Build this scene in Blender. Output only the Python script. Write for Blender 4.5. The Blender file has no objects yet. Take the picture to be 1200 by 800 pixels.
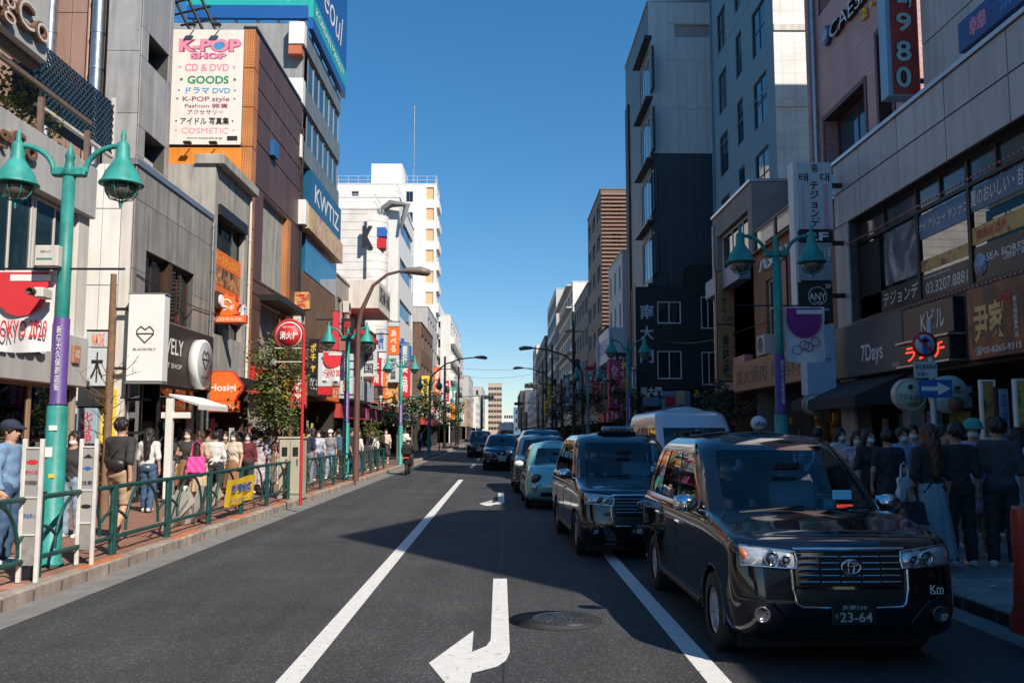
import bpy, bmesh, math, random
import numpy as np
from mathutils import Vector, Matrix

SC = bpy.context.scene
COL = SC.collection
R = math.radians
# ------------------------------------------------------------------ camera
FPX = 1050.0; CAM_H = 1.75
PITCH = math.atan(106 / FPX); YAW = math.atan(12 / FPX * math.cos(PITCH))
cs, sn, ct, st = math.cos(YAW), math.sin(YAW), math.cos(PITCH), math.sin(PITCH)
V_R = Vector((cs, -sn, 0)); V_F = Vector((sn * ct, cs * ct, st)); V_U = V_R.cross(V_F)
cam = bpy.data.cameras.new('camera'); cam.lens = 36 * FPX / 1200; cam.sensor_width = 36
cam.clip_start = 0.05; cam.clip_end = 5000
cam_o = bpy.data.objects.new('camera', cam); COL.objects.link(cam_o)
m = Matrix.Identity(4)
for i in range(3):
    m[i][0] = V_R[i]; m[i][1] = V_U[i]; m[i][2] = -V_F[i]
m[2][3] = CAM_H
cam_o.matrix_world = m
SC.camera = cam_o
# ------------------------------------------------------------------ sky, sun, exposure
SUN_EL = R(40); SUN_AZ = (0.56, -0.83)           # direction towards the sun: right and behind the camera
world = bpy.data.worlds.new('World'); SC.world = world; world.use_nodes = True
nt = world.node_tree
sky = nt.nodes.new('ShaderNodeTexSky'); sky.sky_type = 'NISHITA'; sky.sun_disc = False
sky.sun_elevation = SUN_EL; sky.sun_rotation = math.atan2(SUN_AZ[0], SUN_AZ[1])
sky.air_density = 1.0; sky.dust_density = 0.0; sky.ozone_density = 6.0; sky.altitude = 0
bg = nt.nodes['Background']; bg.inputs['Strength'].default_value = 0.15
hs_ = nt.nodes.new('ShaderNodeHueSaturation'); hs_.inputs['Saturation'].default_value = 1.40
gm_ = nt.nodes.new('ShaderNodeGamma'); gm_.inputs['Gamma'].default_value = .74
nt.links.new(sky.outputs[0], gm_.inputs['Color']); nt.links.new(gm_.outputs[0], hs_.inputs['Color']); nt.links.new(hs_.outputs[0], bg.inputs['Color'])
sun = bpy.data.lights.new('sun', 'SUN'); sun.energy = 4.7; sun.angle = R(0.5); sun.color = (1.0, 0.90, 0.77)
sun_o = bpy.data.objects.new('sun', sun); COL.objects.link(sun_o)
d = Vector((SUN_AZ[0] * math.cos(SUN_EL), SUN_AZ[1] * math.cos(SUN_EL), math.sin(SUN_EL)))
sun_o.rotation_euler = d.to_track_quat('Z', 'Y').to_euler()
vs = SC.view_settings
vs.view_transform = 'Standard'; vs.look = 'None'; vs.gamma = 1.0; vs.use_curve_mapping = False
vs.exposure = 0.36
SC.render.engine = 'CYCLES'
SC.cycles.use_denoising = True
SC.cycles.max_bounces = 8; SC.cycles.transparent_max_bounces = 16
SC.cycles.caustics_reflective = False; SC.cycles.caustics_refractive = False

# ------------------------------------------------------------------ from a picture point to a place on a real plane
def ray(px, py):
    return V_R * (px - 600) + V_U * (400 - py) + V_F * FPX
def RX(X, px, py):                                # point on the plane x = X -> (y, z)
    r = ray(px, py); t = X / r.x
    return r.y * t, CAM_H + r.z * t
def RY(Y, px, py):                                # point on the plane y = Y -> (x, z)
    r = ray(px, py); t = Y / r.y
    return r.x * t, CAM_H + r.z * t
def RZ(Z, px, py):
    r = ray(px, py); t = (Z - CAM_H) / r.z
    return r.x * t, r.y * t

# ------------------------------------------------------------------ objects
PENDING = []                                      # linked to the scene at the very end, so lettering stays quick
WO = {}                                           # world origin of each unrotated object
def thing(name, label, cat, loc=(0, 0, 0), rz=0, group=None):
    o = bpy.data.objects.new(name, None); PENDING.append(o); o.empty_display_size = .2
    o.location = loc; o.rotation_euler = (0, 0, rz); o['label'] = label; o['category'] = cat
    if group: o['group'] = group
    WO[o] = Vector(loc) if rz == 0 else Vector((0, 0, 0))
    return o
def tag(o, label, cat, group=None):
    o['label'] = label; o['category'] = cat
    if group: o['group'] = group
    return o
def link(name, me, parent=None, loc=(0, 0, 0), mt=None, label=None, kind=None, rot=None):
    """one mesh object; loc is in world space (or in the root's own space for a turned root)"""
    o = bpy.data.objects.new(name, me); PENDING.append(o)
    if mt is not None:
        if len(me.materials) == 0: me.materials.append(mt)
        elif me.materials[0] != mt:
            o.material_slots[0].link = 'OBJECT'; o.material_slots[0].material = mt
    l = Vector(loc)
    if parent is not None:
        o.parent = parent; o.location = l - WO.get(parent, Vector((0, 0, 0)))
    else:
        o.location = l
    if rot: o.rotation_euler = rot
    WO[o] = l
    if label: o['label'] = label
    if kind: o['kind'] = kind
    return o

class MB:
    """collects shapes into one mesh"""
    def __init__(s): s.v = []; s.f = []; s.smooth = []; s.mi = []; s.cm = 0
    def add(s, vs, fs, smooth=False):
        b = len(s.v); s.v += [tuple(x) for x in vs]
        for f in fs: s.f.append(tuple(i + b for i in f)); s.smooth.append(smooth); s.mi.append(s.cm)
        return s
    def box(s, c, d, ch=0.0, rot=None):
        hx, hy, hz = d[0] / 2, d[1] / 2, d[2] / 2
        if ch <= 0:
            vs = [(x, y, z) for x in (-hx, hx) for y in (-hy, hy) for z in (-hz, hz)]
            fs = [(0, 1, 3, 2), (4, 6, 7, 5), (0, 4, 5, 1), (2, 3, 7, 6), (0, 2, 6, 4), (1, 5, 7, 3)]
        else:
            ch = min(ch, hx * .9, hy * .9, hz * .9)
            vs = []; idx = {}
            for sx in (-1, 1):
                for sy in (-1, 1):
                    for sz in (-1, 1):
                        for a in range(3):
                            p = [sx * (hx - ch), sy * (hy - ch), sz * (hz - ch)]
                            p[a] = (sx * hx, sy * hy, sz * hz)[a]
                            idx[(sx, sy, sz, a)] = len(vs); vs.append(tuple(p))
            fs = []
            for a in range(3):
                b, c2 = (a + 1) % 3, (a + 2) % 3
                for sg in (-1, 1):
                    q = []
                    for (i, j) in ((-1, -1), (1, -1), (1, 1), (-1, 1)):
                        k = [0, 0, 0]; k[a] = sg; k[b] = i; k[c2] = j
                        q.append(idx[(*k, a)])
                    fs.append(tuple(q) if sg > 0 else tuple(q[::-1]))
            for a in range(3):                   # edges along axis a
                b, c2 = (a + 1) % 3, (a + 2) % 3
                for i in (-1, 1):
                    for j in (-1, 1):
                        k0 = [0, 0, 0]; k0[a] = -1; k0[b] = i; k0[c2] = j
                        k1 = list(k0); k1[a] = 1
                        q = [idx[(*k0, b)], idx[(*k1, b)], idx[(*k1, c2)], idx[(*k0, c2)]]
                        fs.append(tuple(q) if i * j < 0 else tuple(q[::-1]))
            for sx in (-1, 1):
                for sy in (-1, 1):
                    for sz in (-1, 1):
                        q = [idx[(sx, sy, sz, a)] for a in range(3)]
                        fs.append(tuple(q) if sx * sy * sz > 0 else tuple(q[::-1]))
        c = Vector(c)
        if rot is not None:
            M_ = rot if isinstance(rot, Matrix) else Matrix.Rotation(rot, 3, 'Z')
            vs = [tuple(M_ @ Vector(v) + c) for v in vs]
        else:
            vs = [(v[0] + c.x, v[1] + c.y, v[2] + c.z) for v in vs]
        return s.add(vs, fs)
    def span(s, a, b, ch=0.0):
        return s.box([(a[i] + b[i]) / 2 for i in range(3)], [abs(b[i] - a[i]) for i in range(3)], ch)
    def tube(s, pts, r, n=8, closed=False, caps=True):
        pts = [Vector(p) for p in pts]; k = len(pts)
        rs = r if isinstance(r, (list, tuple)) else [r] * k
        vs = []; fs = []; prev = None
        for i, p in enumerate(pts):
            if closed: t = pts[(i + 1) % k] - pts[i - 1]
            else: t = pts[min(i + 1, k - 1)] - pts[max(i - 1, 0)]
            t.normalize()
            if prev is None:
                a = Vector((0, 0, 1)) if abs(t.z) < .9 else Vector((1, 0, 0))
                u = t.cross(a).normalized()
            else:
                u = (prev - t * prev.dot(t)).normalized()
            prev = u; w = t.cross(u)
            for j in range(n):
                an = 2 * math.pi * j / n
                vs.append(p + (u * math.cos(an) + w * math.sin(an)) * rs[i])
        for i in range(k if closed else k - 1):
            for j in range(n):
                a = i * n + j; b = i * n + (j + 1) % n; i2 = (i + 1) % k
                fs.append((a, b, i2 * n + (j + 1) % n, i2 * n + j))
        s.add(vs, fs, True)
        if caps and not closed:
            s.add([vs[j] for j in range(n)], [tuple(range(n))[::-1]]); s.add([vs[(k - 1) * n + j] for j in range(n)], [tuple(range(n))])
        return s
    def lathe(s, prof, c=(0, 0, 0), n=16, axis='Z', smooth=True, cap=True):
        vs = []; fs = []; c = Vector(c); k = len(prof)
        for (r, h) in prof:
            for j in range(n):
                a = 2 * math.pi * j / n; x, y = r * math.cos(a), r * math.sin(a)
                v = {'Z': (x, y, h), 'X': (h, x, y), 'Y': (y, h, x)}[axis]
                vs.append(Vector(v) + c)
        for i in range(k - 1):
            for j in range(n):
                fs.append((i * n + j, i * n + (j + 1) % n, (i + 1) * n + (j + 1) % n, (i + 1) * n + j))
        if cap and prof[0][0] > 1e-5: fs.append(tuple(range(n))[::-1])
        if cap and prof[-1][0] > 1e-5: fs.append(tuple((k - 1) * n + j for j in range(n)))
        return s.add(vs, fs, smooth)
    def prism(s, poly, o, u, v, n, depth):
        """polygon (2d) swept along n by depth; o + a*u + b*v"""
        o, u, v, n = Vector(o), Vector(u), Vector(v), Vector(n)
        k = len(poly)
        vs = [o + u * a + v * b for a, b in poly] + [o + u * a + v * b + n * depth for a, b in poly]
        fs = [tuple(range(k))[::-1], tuple(range(k, 2 * k))] + [(i, (i + 1) % k, k + (i + 1) % k, k + i) for i in range(k)]
        return s.add(vs, fs)
    def mesh(s, name='m', mats=None):
        me = bpy.data.meshes.new(name); me.from_pydata(s.v, [], s.f)
        me.polygons.foreach_set('use_smooth', s.smooth)
        if mats:
            for q in mats: me.materials.append(q)
            me.polygons.foreach_set('material_index', s.mi)
        me.update(); return me
    def fixed(s, name='m', mats=None):           # with outward normals
        me = s.mesh(name, mats); bm = bmesh.new(); bm.from_mesh(me)
        bmesh.ops.recalc_face_normals(bm, faces=bm.faces); bm.to_mesh(me); bm.free(); return me
    def build(s, name, mt, parent=None, loc=(0, 0, 0), label=None, kind=None, rot=None):
        return link(name, s.fixed(name), parent, loc, mt, label, kind, rot)

_boxes = {}
def box(name, a, b, mt, parent=None, ch=0.0, label=None, kind=None):
    """a box piece between two world corners; alike boxes share their mesh"""
    d = tuple(round(abs(b[i] - a[i]), 3) for i in range(3)); key = (d, ch)
    me = _boxes.get(key)
    if me is None: me = _boxes[key] = MB().box((0, 0, 0), d, ch).mesh(name)
    c = [(a[i] + b[i]) / 2 for i in range(3)]
    return link(name, me, parent, c, mt, label, kind)

# ------------------------------------------------------------------ materials
_m = {}
def mat(name, col=(.5, .5, .5), rough=.6, metal=0.0, var=.15, scale=1.5, bump=0.0, bscale=40, coat=0.0,
        streak=0.0, rnd=0.0, emit=0.0, space='world', spec=.5):
    if name in _m: return _m[name]
    M = bpy.data.materials.new(name); M.use_nodes = True; t = M.node_tree; N = t.nodes; L = t.links
    p = N['Principled BSDF']; p.inputs['Roughness'].default_value = rough; p.inputs['Metallic'].default_value = metal
    p.inputs['Coat Weight'].default_value = coat; p.inputs['Coat Roughness'].default_value = .03
    p.inputs['Specular IOR Level'].default_value = spec
    col = tuple(col[:3]) + (1,)
    p.inputs['Base Color'].default_value = col
    if space == 'world': co = N.new('ShaderNodeNewGeometry').outputs['Position']
    else: co = N.new('ShaderNodeTexCoord').outputs['Object']
    if var > 0:
        no = N.new('ShaderNodeTexNoise'); no.inputs['Scale'].default_value = scale; no.inputs['Detail'].default_value = 6
        no.inputs['Roughness'].default_value = .65
        L.new(co, no.inputs['Vector'])
        mr = N.new('ShaderNodeMapRange'); mr.inputs[1].default_value = .25; mr.inputs[2].default_value = .75
        mr.inputs[3].default_value = 1 - var; mr.inputs[4].default_value = 1 + var
        L.new(no.outputs[0], mr.inputs[0]); fac = mr.outputs[0]
        if streak > 0:
            mp = N.new('ShaderNodeMapping'); mp.inputs['Scale'].default_value = (3.5, 3.5, .25); L.new(co, mp.inputs['Vector'])
            n2 = N.new('ShaderNodeTexNoise'); n2.inputs['Scale'].default_value = 1.6; n2.inputs['Detail'].default_value = 8
            L.new(mp.outputs[0], n2.inputs['Vector'])
            m2 = N.new('ShaderNodeMapRange'); m2.inputs[1].default_value = .42; m2.inputs[2].default_value = .75
            m2.inputs[3].default_value = 1; m2.inputs[4].default_value = 1 - streak; L.new(n2.outputs[0], m2.inputs[0])
            mu = N.new('ShaderNodeMath'); mu.operation = 'MULTIPLY'; L.new(fac, mu.inputs[0]); L.new(m2.outputs[0], mu.inputs[1]); fac = mu.outputs[0]
        if rnd > 0:
            oi = N.new('ShaderNodeObjectInfo'); m3 = N.new('ShaderNodeMapRange')
            m3.inputs[3].default_value = 1 - rnd; m3.inputs[4].default_value = 1 + rnd
            L.new(oi.outputs['Random'], m3.inputs[0])
            mu = N.new('ShaderNodeMath'); mu.operation = 'MULTIPLY'; L.new(fac, mu.inputs[0]); L.new(m3.outputs[0], mu.inputs[1]); fac = mu.outputs[0]
        mx = N.new('ShaderNodeVectorMath'); mx.operation = 'SCALE'; mx.inputs[0].default_value = col[:3]
        L.new(fac, mx.inputs['Scale']); L.new(mx.outputs[0], p.inputs['Base Color'])
        mrr = N.new('ShaderNodeMapRange'); mrr.inputs[3].default_value = max(.02, rough * .85); mrr.inputs[4].default_value = min(1, rough * 1.15)
        L.new(no.outputs[0], mrr.inputs[0]); L.new(mrr.outputs[0], p.inputs['Roughness'])
    if bump > 0:
        nb = N.new('ShaderNodeTexNoise'); nb.inputs['Scale'].default_value = bscale; nb.inputs['Detail'].default_value = 4
        L.new(co, nb.inputs['Vector'])
        b = N.new('ShaderNodeBump'); b.inputs['Strength'].default_value = bump; b.inputs['Distance'].default_value = .02
        L.new(nb.outputs[0], b.inputs['Height']); L.new(b.outputs[0], p.inputs['Normal'])
    if emit > 0:
        p.inputs['Emission Color'].default_value = col; p.inputs['Emission Strength'].default_value = emit
    _m[name] = M; return M

def glassy(name, col=(.015, .02, .024), rough=.02, wav=.03, wsc=.9, rnd=.5):
    """window glass seen from the street by day: dark, mirror-like, faintly wavy"""
    if name in _m: return _m[name]
    M = mat(name, col, rough, var=.3, scale=.8, rnd=rnd, spec=.8)
    t = M.node_tree; N = t.nodes; L = t.links
    co = N.new('ShaderNodeNewGeometry').outputs['Position']
    nb = N.new('ShaderNodeTexNoise'); nb.inputs['Scale'].default_value = wsc; nb.inputs['Detail'].default_value = 1
    L.new(co, nb.inputs['Vector'])
    b = N.new('ShaderNodeBump'); b.inputs['Strength'].default_value = wav; b.inputs['Distance'].default_value = .2
    L.new(nb.outputs[0], b.inputs['Height']); L.new(b.outputs[0], N['Principled BSDF'].inputs['Normal'])
    return M
def clearglass(name, tint=(.75, .85, .86), refl=.12):
    if name in _m: return _m[name]
    M = bpy.data.materials.new(name); M.use_nodes = True; t = M.node_tree; N = t.nodes; L = t.links
    N.remove(N['Principled BSDF'])
    tr = N.new('ShaderNodeBsdfTransparent'); tr.inputs[0].default_value = (*tint, 1)
    gl = N.new('ShaderNodeBsdfGlossy'); gl.inputs['Roughness'].default_value = .01
    fr = N.new('ShaderNodeFresnel'); fr.inputs['IOR'].default_value = 1.5
    ad = N.new('ShaderNodeMath'); ad.operation = 'ADD'; ad.use_clamp = True; ad.inputs[1].default_value = refl
    mx = N.new('ShaderNodeMixShader'); L.new(fr.outputs[0], ad.inputs[0]); L.new(ad.outputs[0], mx.inputs[0])
    L.new(tr.outputs[0], mx.inputs[1]); L.new(gl.outputs[0], mx.inputs[2]); L.new(mx.outputs[0], N['Material Output'].inputs['Surface'])
    _m[name] = M; return M
def pattern(name, c1, c2, kind='check', scale=10.0, rough=.6, bump=.0, c3=None):
    """flat print or tile pattern: brick / check / diamond / photo / weave"""
    if name in _m: return _m[name]
    M = bpy.data.materials.new(name); M.use_nodes = True; t = M.node_tree; N = t.nodes; L = t.links
    p = N['Principled BSDF']; p.inputs['Roughness'].default_value = rough
    co = N.new('ShaderNodeNewGeometry').outputs['Position']
    def ramp(src, stops):
        r = N.new('ShaderNodeValToRGB'); e = r.color_ramp.elements
        while len(e) < len(stops): e.new(.5)
        for q, (ps, c) in zip(e, stops): q.position = ps; q.color = (*c, 1)
        L.new(src, r.inputs[0]); return r.outputs[0]
    if kind == 'photo':
        n = N.new('ShaderNodeTexNoise'); n.inputs['Scale'].default_value = scale; n.inputs['Detail'].default_value = 3
        n.inputs['Distortion'].default_value = 1.2; L.new(co, n.inputs['Vector'])
        st_ = [(.3, c1), (.5, c2), (.68, c3 or c1)]
        out = ramp(n.outputs[0], st_)
    elif kind == 'cells':
        n = N.new('ShaderNodeTexVoronoi'); n.inputs['Scale'].default_value = scale; L.new(co, n.inputs['Vector'])
        n2 = N.new('ShaderNodeSeparateColor'); L.new(n.outputs['Color'], n2.inputs[0])
        out = ramp(n2.outputs[0], [(0, c1), (.5, c2), (1, c3 or c1)])
    elif kind == 'diamond':
        sp = N.new('ShaderNodeSeparateXYZ'); L.new(co, sp.inputs[0])
        a = N.new('ShaderNodeMath'); a.operation = 'ADD'; L.new(sp.outputs[0], a.inputs[0]); L.new(sp.outputs[1], a.inputs[1])
        cb = N.new('ShaderNodeCombineXYZ')
        s1 = N.new('ShaderNodeMath'); s1.operation = 'ADD'; L.new(a.outputs[0], s1.inputs[0]); L.new(sp.outputs[2], s1.inputs[1])
        s2 = N.new('ShaderNodeMath'); s2.operation = 'SUBTRACT'; L.new(a.outputs[0], s2.inputs[0]); L.new(sp.outputs[2], s2.inputs[1])
        L.new(s1.outputs[0], cb.inputs[0]); L.new(s2.outputs[0], cb.inputs[1])
        ck = N.new('ShaderNodeTexChecker'); ck.inputs['Scale'].default_value = scale
        ck.inputs['Color1'].default_value = (*c1, 1); ck.inputs['Color2'].default_value = (*c2, 1); L.new(cb.outputs[0], ck.inputs['Vector'])
        out = ck.outputs[0]
    else:
        sp = N.new('ShaderNodeSeparateXYZ'); L.new(co, sp.inputs[0])
        a = N.new('ShaderNodeMath'); a.operation = 'ADD'; L.new(sp.outputs[0], a.inputs[0]); L.new(sp.outputs[1], a.inputs[1])
        cb = N.new('ShaderNodeCombineXYZ'); L.new(a.outputs[0], cb.inputs[0]); L.new(sp.outputs[2], cb.inputs[1])
        br = N.new('ShaderNodeTexBrick'); br.inputs['Scale'].default_value = scale
        br.inputs['Color1'].default_value = (*c1, 1); br.inputs['Color2'].default_value = (*(c3 or c1), 1); br.inputs['Mortar'].default_value = (*c2, 1)
        br.inputs['Mortar Size'].default_value = .025
        if kind == 'tile': br.offset = 0; br.inputs['Brick Width'].default_value = .5; br.inputs['Row Height'].default_value = .5
        if kind == 'siding': br.offset = 0; br.inputs['Brick Width'].default_value = 40; br.inputs['Row Height'].default_value = .5
        L.new(cb.outputs[0], br.inputs['Vector']); out = br.outputs[0]
        if bump > 0:
            b = N.new('ShaderNodeBump'); b.inputs['Strength'].default_value = bump; b.inputs['Distance'].default_value = .02; b.invert = True
            L.new(br.outputs['Fac'], b.inputs['Height']); L.new(b.outputs[0], p.inputs['Normal'])
    n = N.new('ShaderNodeTexNoise'); n.inputs['Scale'].default_value = 1.1; n.inputs['Detail'].default_value = 8; L.new(co, n.inputs['Vector'])
    mr = N.new('ShaderNodeMapRange'); mr.inputs[1].default_value = .3; mr.inputs[2].default_value = .7; mr.inputs[3].default_value = .82; mr.inputs[4].default_value = 1.1
    L.new(n.outputs[0], mr.inputs[0])
    mx = N.new('ShaderNodeVectorMath'); mx.operation = 'SCALE'; L.new(out, mx.inputs[0]); L.new(mr.outputs[0], mx.inputs['Scale'])
    L.new(mx.outputs[0], p.inputs['Base Color'])
    _m[name] = M; return M

# everyday materials
M_CONC = mat('concrete', (.39, .37, .335), .85, streak=.45, var=.2, bump=.15)
M_WHITE = mat('white_paint', (.78, .77, .74), .55, streak=.15, var=.08)
M_OFFW = mat('offwhite_wall', (.66, .63, .58), .75, streak=.25, var=.08)
M_BLACK = mat('black_paint', (.02, .02, .021), .4)
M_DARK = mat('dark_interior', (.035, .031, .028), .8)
M_STEEL = mat('galvanised_steel', (.42, .43, .44), .35, metal=.9, var=.25, scale=6)
M_ALU = mat('aluminium', (.55, .55, .55), .35, metal=.85, var=.1)
M_DKMET = mat('dark_metal', (.035, .033, .032), .45, metal=.5)
M_GLASS = glassy('window_glass')
M_GLASSB = glassy('window_glass_blue', (.02, .05, .07))
M_SHOPGL = clearglass('shop_glass')
M_CHROME = mat('chrome', (.75, .76, .78), .08, metal=1, var=0)
M_TEAL = mat('teal_paint', (.035, .31, .275), .5, var=.3, scale=5, streak=.4, bump=.12, bscale=25)
M_GREEN = mat('green_rail_paint', (.008, .062, .056), .5, var=.45, scale=9, coat=.1, bump=.15, bscale=30)
M_WOOD = mat('brown_wood', (.16, .085, .045), .7, var=.3, scale=5)
M_RED = mat('red_paint', (.55, .025, .03), .45, var=.1)
M_ORANGE = mat('orange_panel', (.78, .16, .02), .5, var=.08)

# ------------------------------------------------------------------ lettering
_txt = {}
def text_mesh(s, offset=0.0, shear=0.0, vertical=False, ext=.004):
    key = (s, offset, shear, vertical, ext)
    if key in _txt: return _txt[key]
    if vertical: s = '\n'.join(s)
    c = bpy.data.curves.new('lettering', 'FONT'); c.body = s; c.align_x = 'CENTER'; c.resolution_u = 3
    c.offset = offset; c.shear = shear; c.extrude = .0; c.fill_mode = 'FRONT'; c.space_line = .98 if vertical else 1.0
    o = bpy.data.objects.new('lettering', c); COL.objects.link(o)
    dg = bpy.context.evaluated_depsgraph_get()
    me = bpy.data.meshes.new_from_object(o.evaluated_get(dg))
    bpy.data.objects.remove(o); bpy.data.curves.remove(c)
    n = len(me.vertices); co = np.empty(n * 3, 'f'); me.vertices.foreach_get('co', co); co = co.reshape(-1, 3)
    fs = [tuple(p.vertices) for p in me.polygons]; bpy.data.meshes.remove(me)
    if n:
        lo, hi = co.min(0), co.max(0); co[:, :2] = (co[:, :2] - (lo + hi)[:2] / 2)
        asp = (hi[0] - lo[0], hi[1] - lo[1])
    else: asp = (1, 1)
    _txt[key] = (co, fs, asp); return _txt[key]
def letters(s, c, u, n, w, h, mt, parent, name='lettering', offset=.01, shear=0.0, vertical=False, lift=.005, thick=0.0, v=(0, 0, 1)):
    """the words s fitted in a w x h rectangle centred at c on the plane (u, v); n points to the reader"""
    co, fs, asp = text_mesh(s, offset, shear, vertical)
    if not len(co): return None
    u, n, v = Vector(u), Vector(n), Vector(v); c = Vector(c)
    if w is None: w = h * asp[0] / asp[1]
    if h is None: h = w * asp[1] / asp[0]
    sx, sy = w / max(asp[0], 1e-6), h / max(asp[1], 1e-6)
    U = np.array(u); Vv = np.array(v); Nn = np.array(n)
    P = co[:, :1] * sx * U + co[:, 1:2] * sy * Vv + Nn * (lift + thick)
    flip = u.cross(v).dot(n) < 0
    F_ = [f[::-1] if flip else f for f in fs]
    vs = [tuple(x) for x in P]; 
    if thick > 0:                                 # solid letters: sides from the outline edges
        k = len(vs); vs += [tuple(x - Nn * thick) for x in P]
        ec = {}
        for f in F_:
            for i in range(len(f)):
                a, b = f[i], f[(i + 1) % len(f)]
                ec[(a, b)] = 1
        sd = [(b, a, a + k, b + k) for (a, b) in ec if (b, a) not in ec]
        F_ = F_ + sd
    me = bpy.data.meshes.new(name); me.from_pydata(vs, [], F_); me.update()
    return link(name, me, parent, c, mt)

# ------------------------------------------------------------------ facades
LU, LN = Vector((0, 1, 0)), Vector((1, 0, 0))      # left side of the street, facing +x
RU, RN = Vector((0, -1, 0)), Vector((-1, 0, 0))    # right side, facing -x
CU, CN = Vector((1, 0, 0)), Vector((0, -1, 0))     # walls facing the camera
UP = Vector((0, 0, 1))
class Plane:
    """axis 'X' or 'Y' plane with a normal; rectangles are given in (h, z) with h = y or x"""
    def __init__(s, axis, at, sg): s.axis, s.at, s.sg = axis, at, sg
    @property
    def n(s): return Vector((s.sg, 0, 0)) if s.axis == 'X' else Vector((0, s.sg, 0))
    @property
    def u(s): return UP.cross(s.n)
    def pt(s, h, z, d=0.0):
        return Vector((s.at + s.sg * d, h, z)) if s.axis == 'X' else Vector((h, s.at + s.sg * d, z))
    def px(s, x, y): return RX(s.at, x, y) if s.axis == 'X' else RY(s.at, x, y)
    def rect(s, x0, yt, yb, x1):                  # edges at picture x0 (top yt, bottom yb) and x1 -> h0,h1,z0,z1
        a, z1 = s.px(x0, yt); _, z0 = s.px(x0, yb); b, _ = s.px(x1, (yt + yb) / 2)
        return min(a, b), max(a, b), z0, z1
    def piece(s, name, h0, h1, z0, z1, d0, d1, mt, parent, ch=0.0, label=None):
        return box(name, s.pt(h0, z0, d0), s.pt(h1, z1, d1), mt, parent, ch, label)
    def wall(s, name, h0, h1, z0, z1, holes, depth, mt, parent, jamb=None):
        """a wall face with real openings and their reveals"""
        hs = sorted({h0, h1, *[min(max(q[0], h0), h1) for q in holes], *[min(max(q[1], h0), h1) for q in holes]})
        zs = sorted({z0, z1, *[min(max(q[2], z0), z1) for q in holes], *[min(max(q[3], z0), z1) for q in holes]})
        mb = MB(); o = s.pt(h0, z0)
        def q4(a, b, c, d): mb.add([p - o for p in (a, b, c, d)], [(0, 1, 2, 3)])
        inside = lambda h, z: any(q[0] < h < q[1] and q[2] < z < q[3] for q in holes)
        for i in range(len(hs) - 1):
            for j in range(len(zs) - 1):
                if hs[i + 1] - hs[i] < 1e-5 or zs[j + 1] - zs[j] < 1e-5: continue
                if inside((hs[i] + hs[i + 1]) / 2, (zs[j] + zs[j + 1]) / 2): continue
                q4(s.pt(hs[i], zs[j]), s.pt(hs[i + 1], zs[j]), s.pt(hs[i + 1], zs[j + 1]), s.pt(hs[i], zs[j + 1]))
        for (a, b, c, d_) in holes:
            for (p, q) in (((a, c), (b, c)), ((b, c), (b, d_)), ((b, d_), (a, d_)), ((a, d_), (a, c))):
                q4(s.pt(*p), s.pt(*q), s.pt(*q, -depth), s.pt(*p, -depth))
        me = mb.mesh(name)
        return link(name, me, parent, o, mt)
    def window(s, h0, h1, z0, z1, parent, fm, gm, nx=2, ny=1, depth=.12, fw=.05, sill=None, name='window'):
        """frame bars with a pane behind, standing in an opening"""
        mb = MB(); c = s.pt((h0 + h1) / 2, (z0 + z1) / 2, -depth)
        def bar(a0, a1, b0, b1, t=.05):
            p, q = s.pt(a0, b0, -depth) - c, s.pt(a1, b1, -depth + t) - c
            mb.span(p, q)
        bar(h0, h1, z0, z0 + fw); bar(h0, h1, z1 - fw, z1)
        bar(h0, h0 + fw, z0 + fw, z1 - fw); bar(h1 - fw, h1, z0 + fw, z1 - fw)
        for i in range(1, nx):
            x = h0 + (h1 - h0) * i / nx; bar(x - fw * .4, x + fw * .4, z0 + fw, z1 - fw, .042)
        for i in range(1, ny):
            z = z0 + (z1 - z0) * i / ny; bar(h0 + fw, h1 - fw, z - fw * .4, z + fw * .4, .038)
        o = mb.build(name, fm, parent, c)
        box('pane', s.pt(h0 + .01, z0 + .01, -depth + .008), s.pt(h1 - .01, z1 - .01, -depth + .02), gm, o)
        if sill: box('sill', s.pt(h0 - .05, z0 - .06, -depth + .01), s.pt(h1 + .05, z0 - .004, .05), sill, o)
        return o
    def sign(s, h0, h1, z0, z1, d0, d1, mt, parent, ch=.01, name='sign_board'):
        return s.piece(name, h0, h1, z0, z1, d0, d1, mt, parent, ch)
    def text(s, t, h0, h1, z0, z1, d, mt, parent, **k):
        return letters(t, s.pt((h0 + h1) / 2, (z0 + z1) / 2, d), s.u, s.n, h1 - h0, z1 - z0, mt, parent, **k)
    def body(s, name, h0, h1, z0, z1, d0, d1, mt, parent):
        """the mass of a building behind its faces"""
        return s.piece(name, h0, h1, z0, z1, d0, d1, mt, parent)
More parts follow.
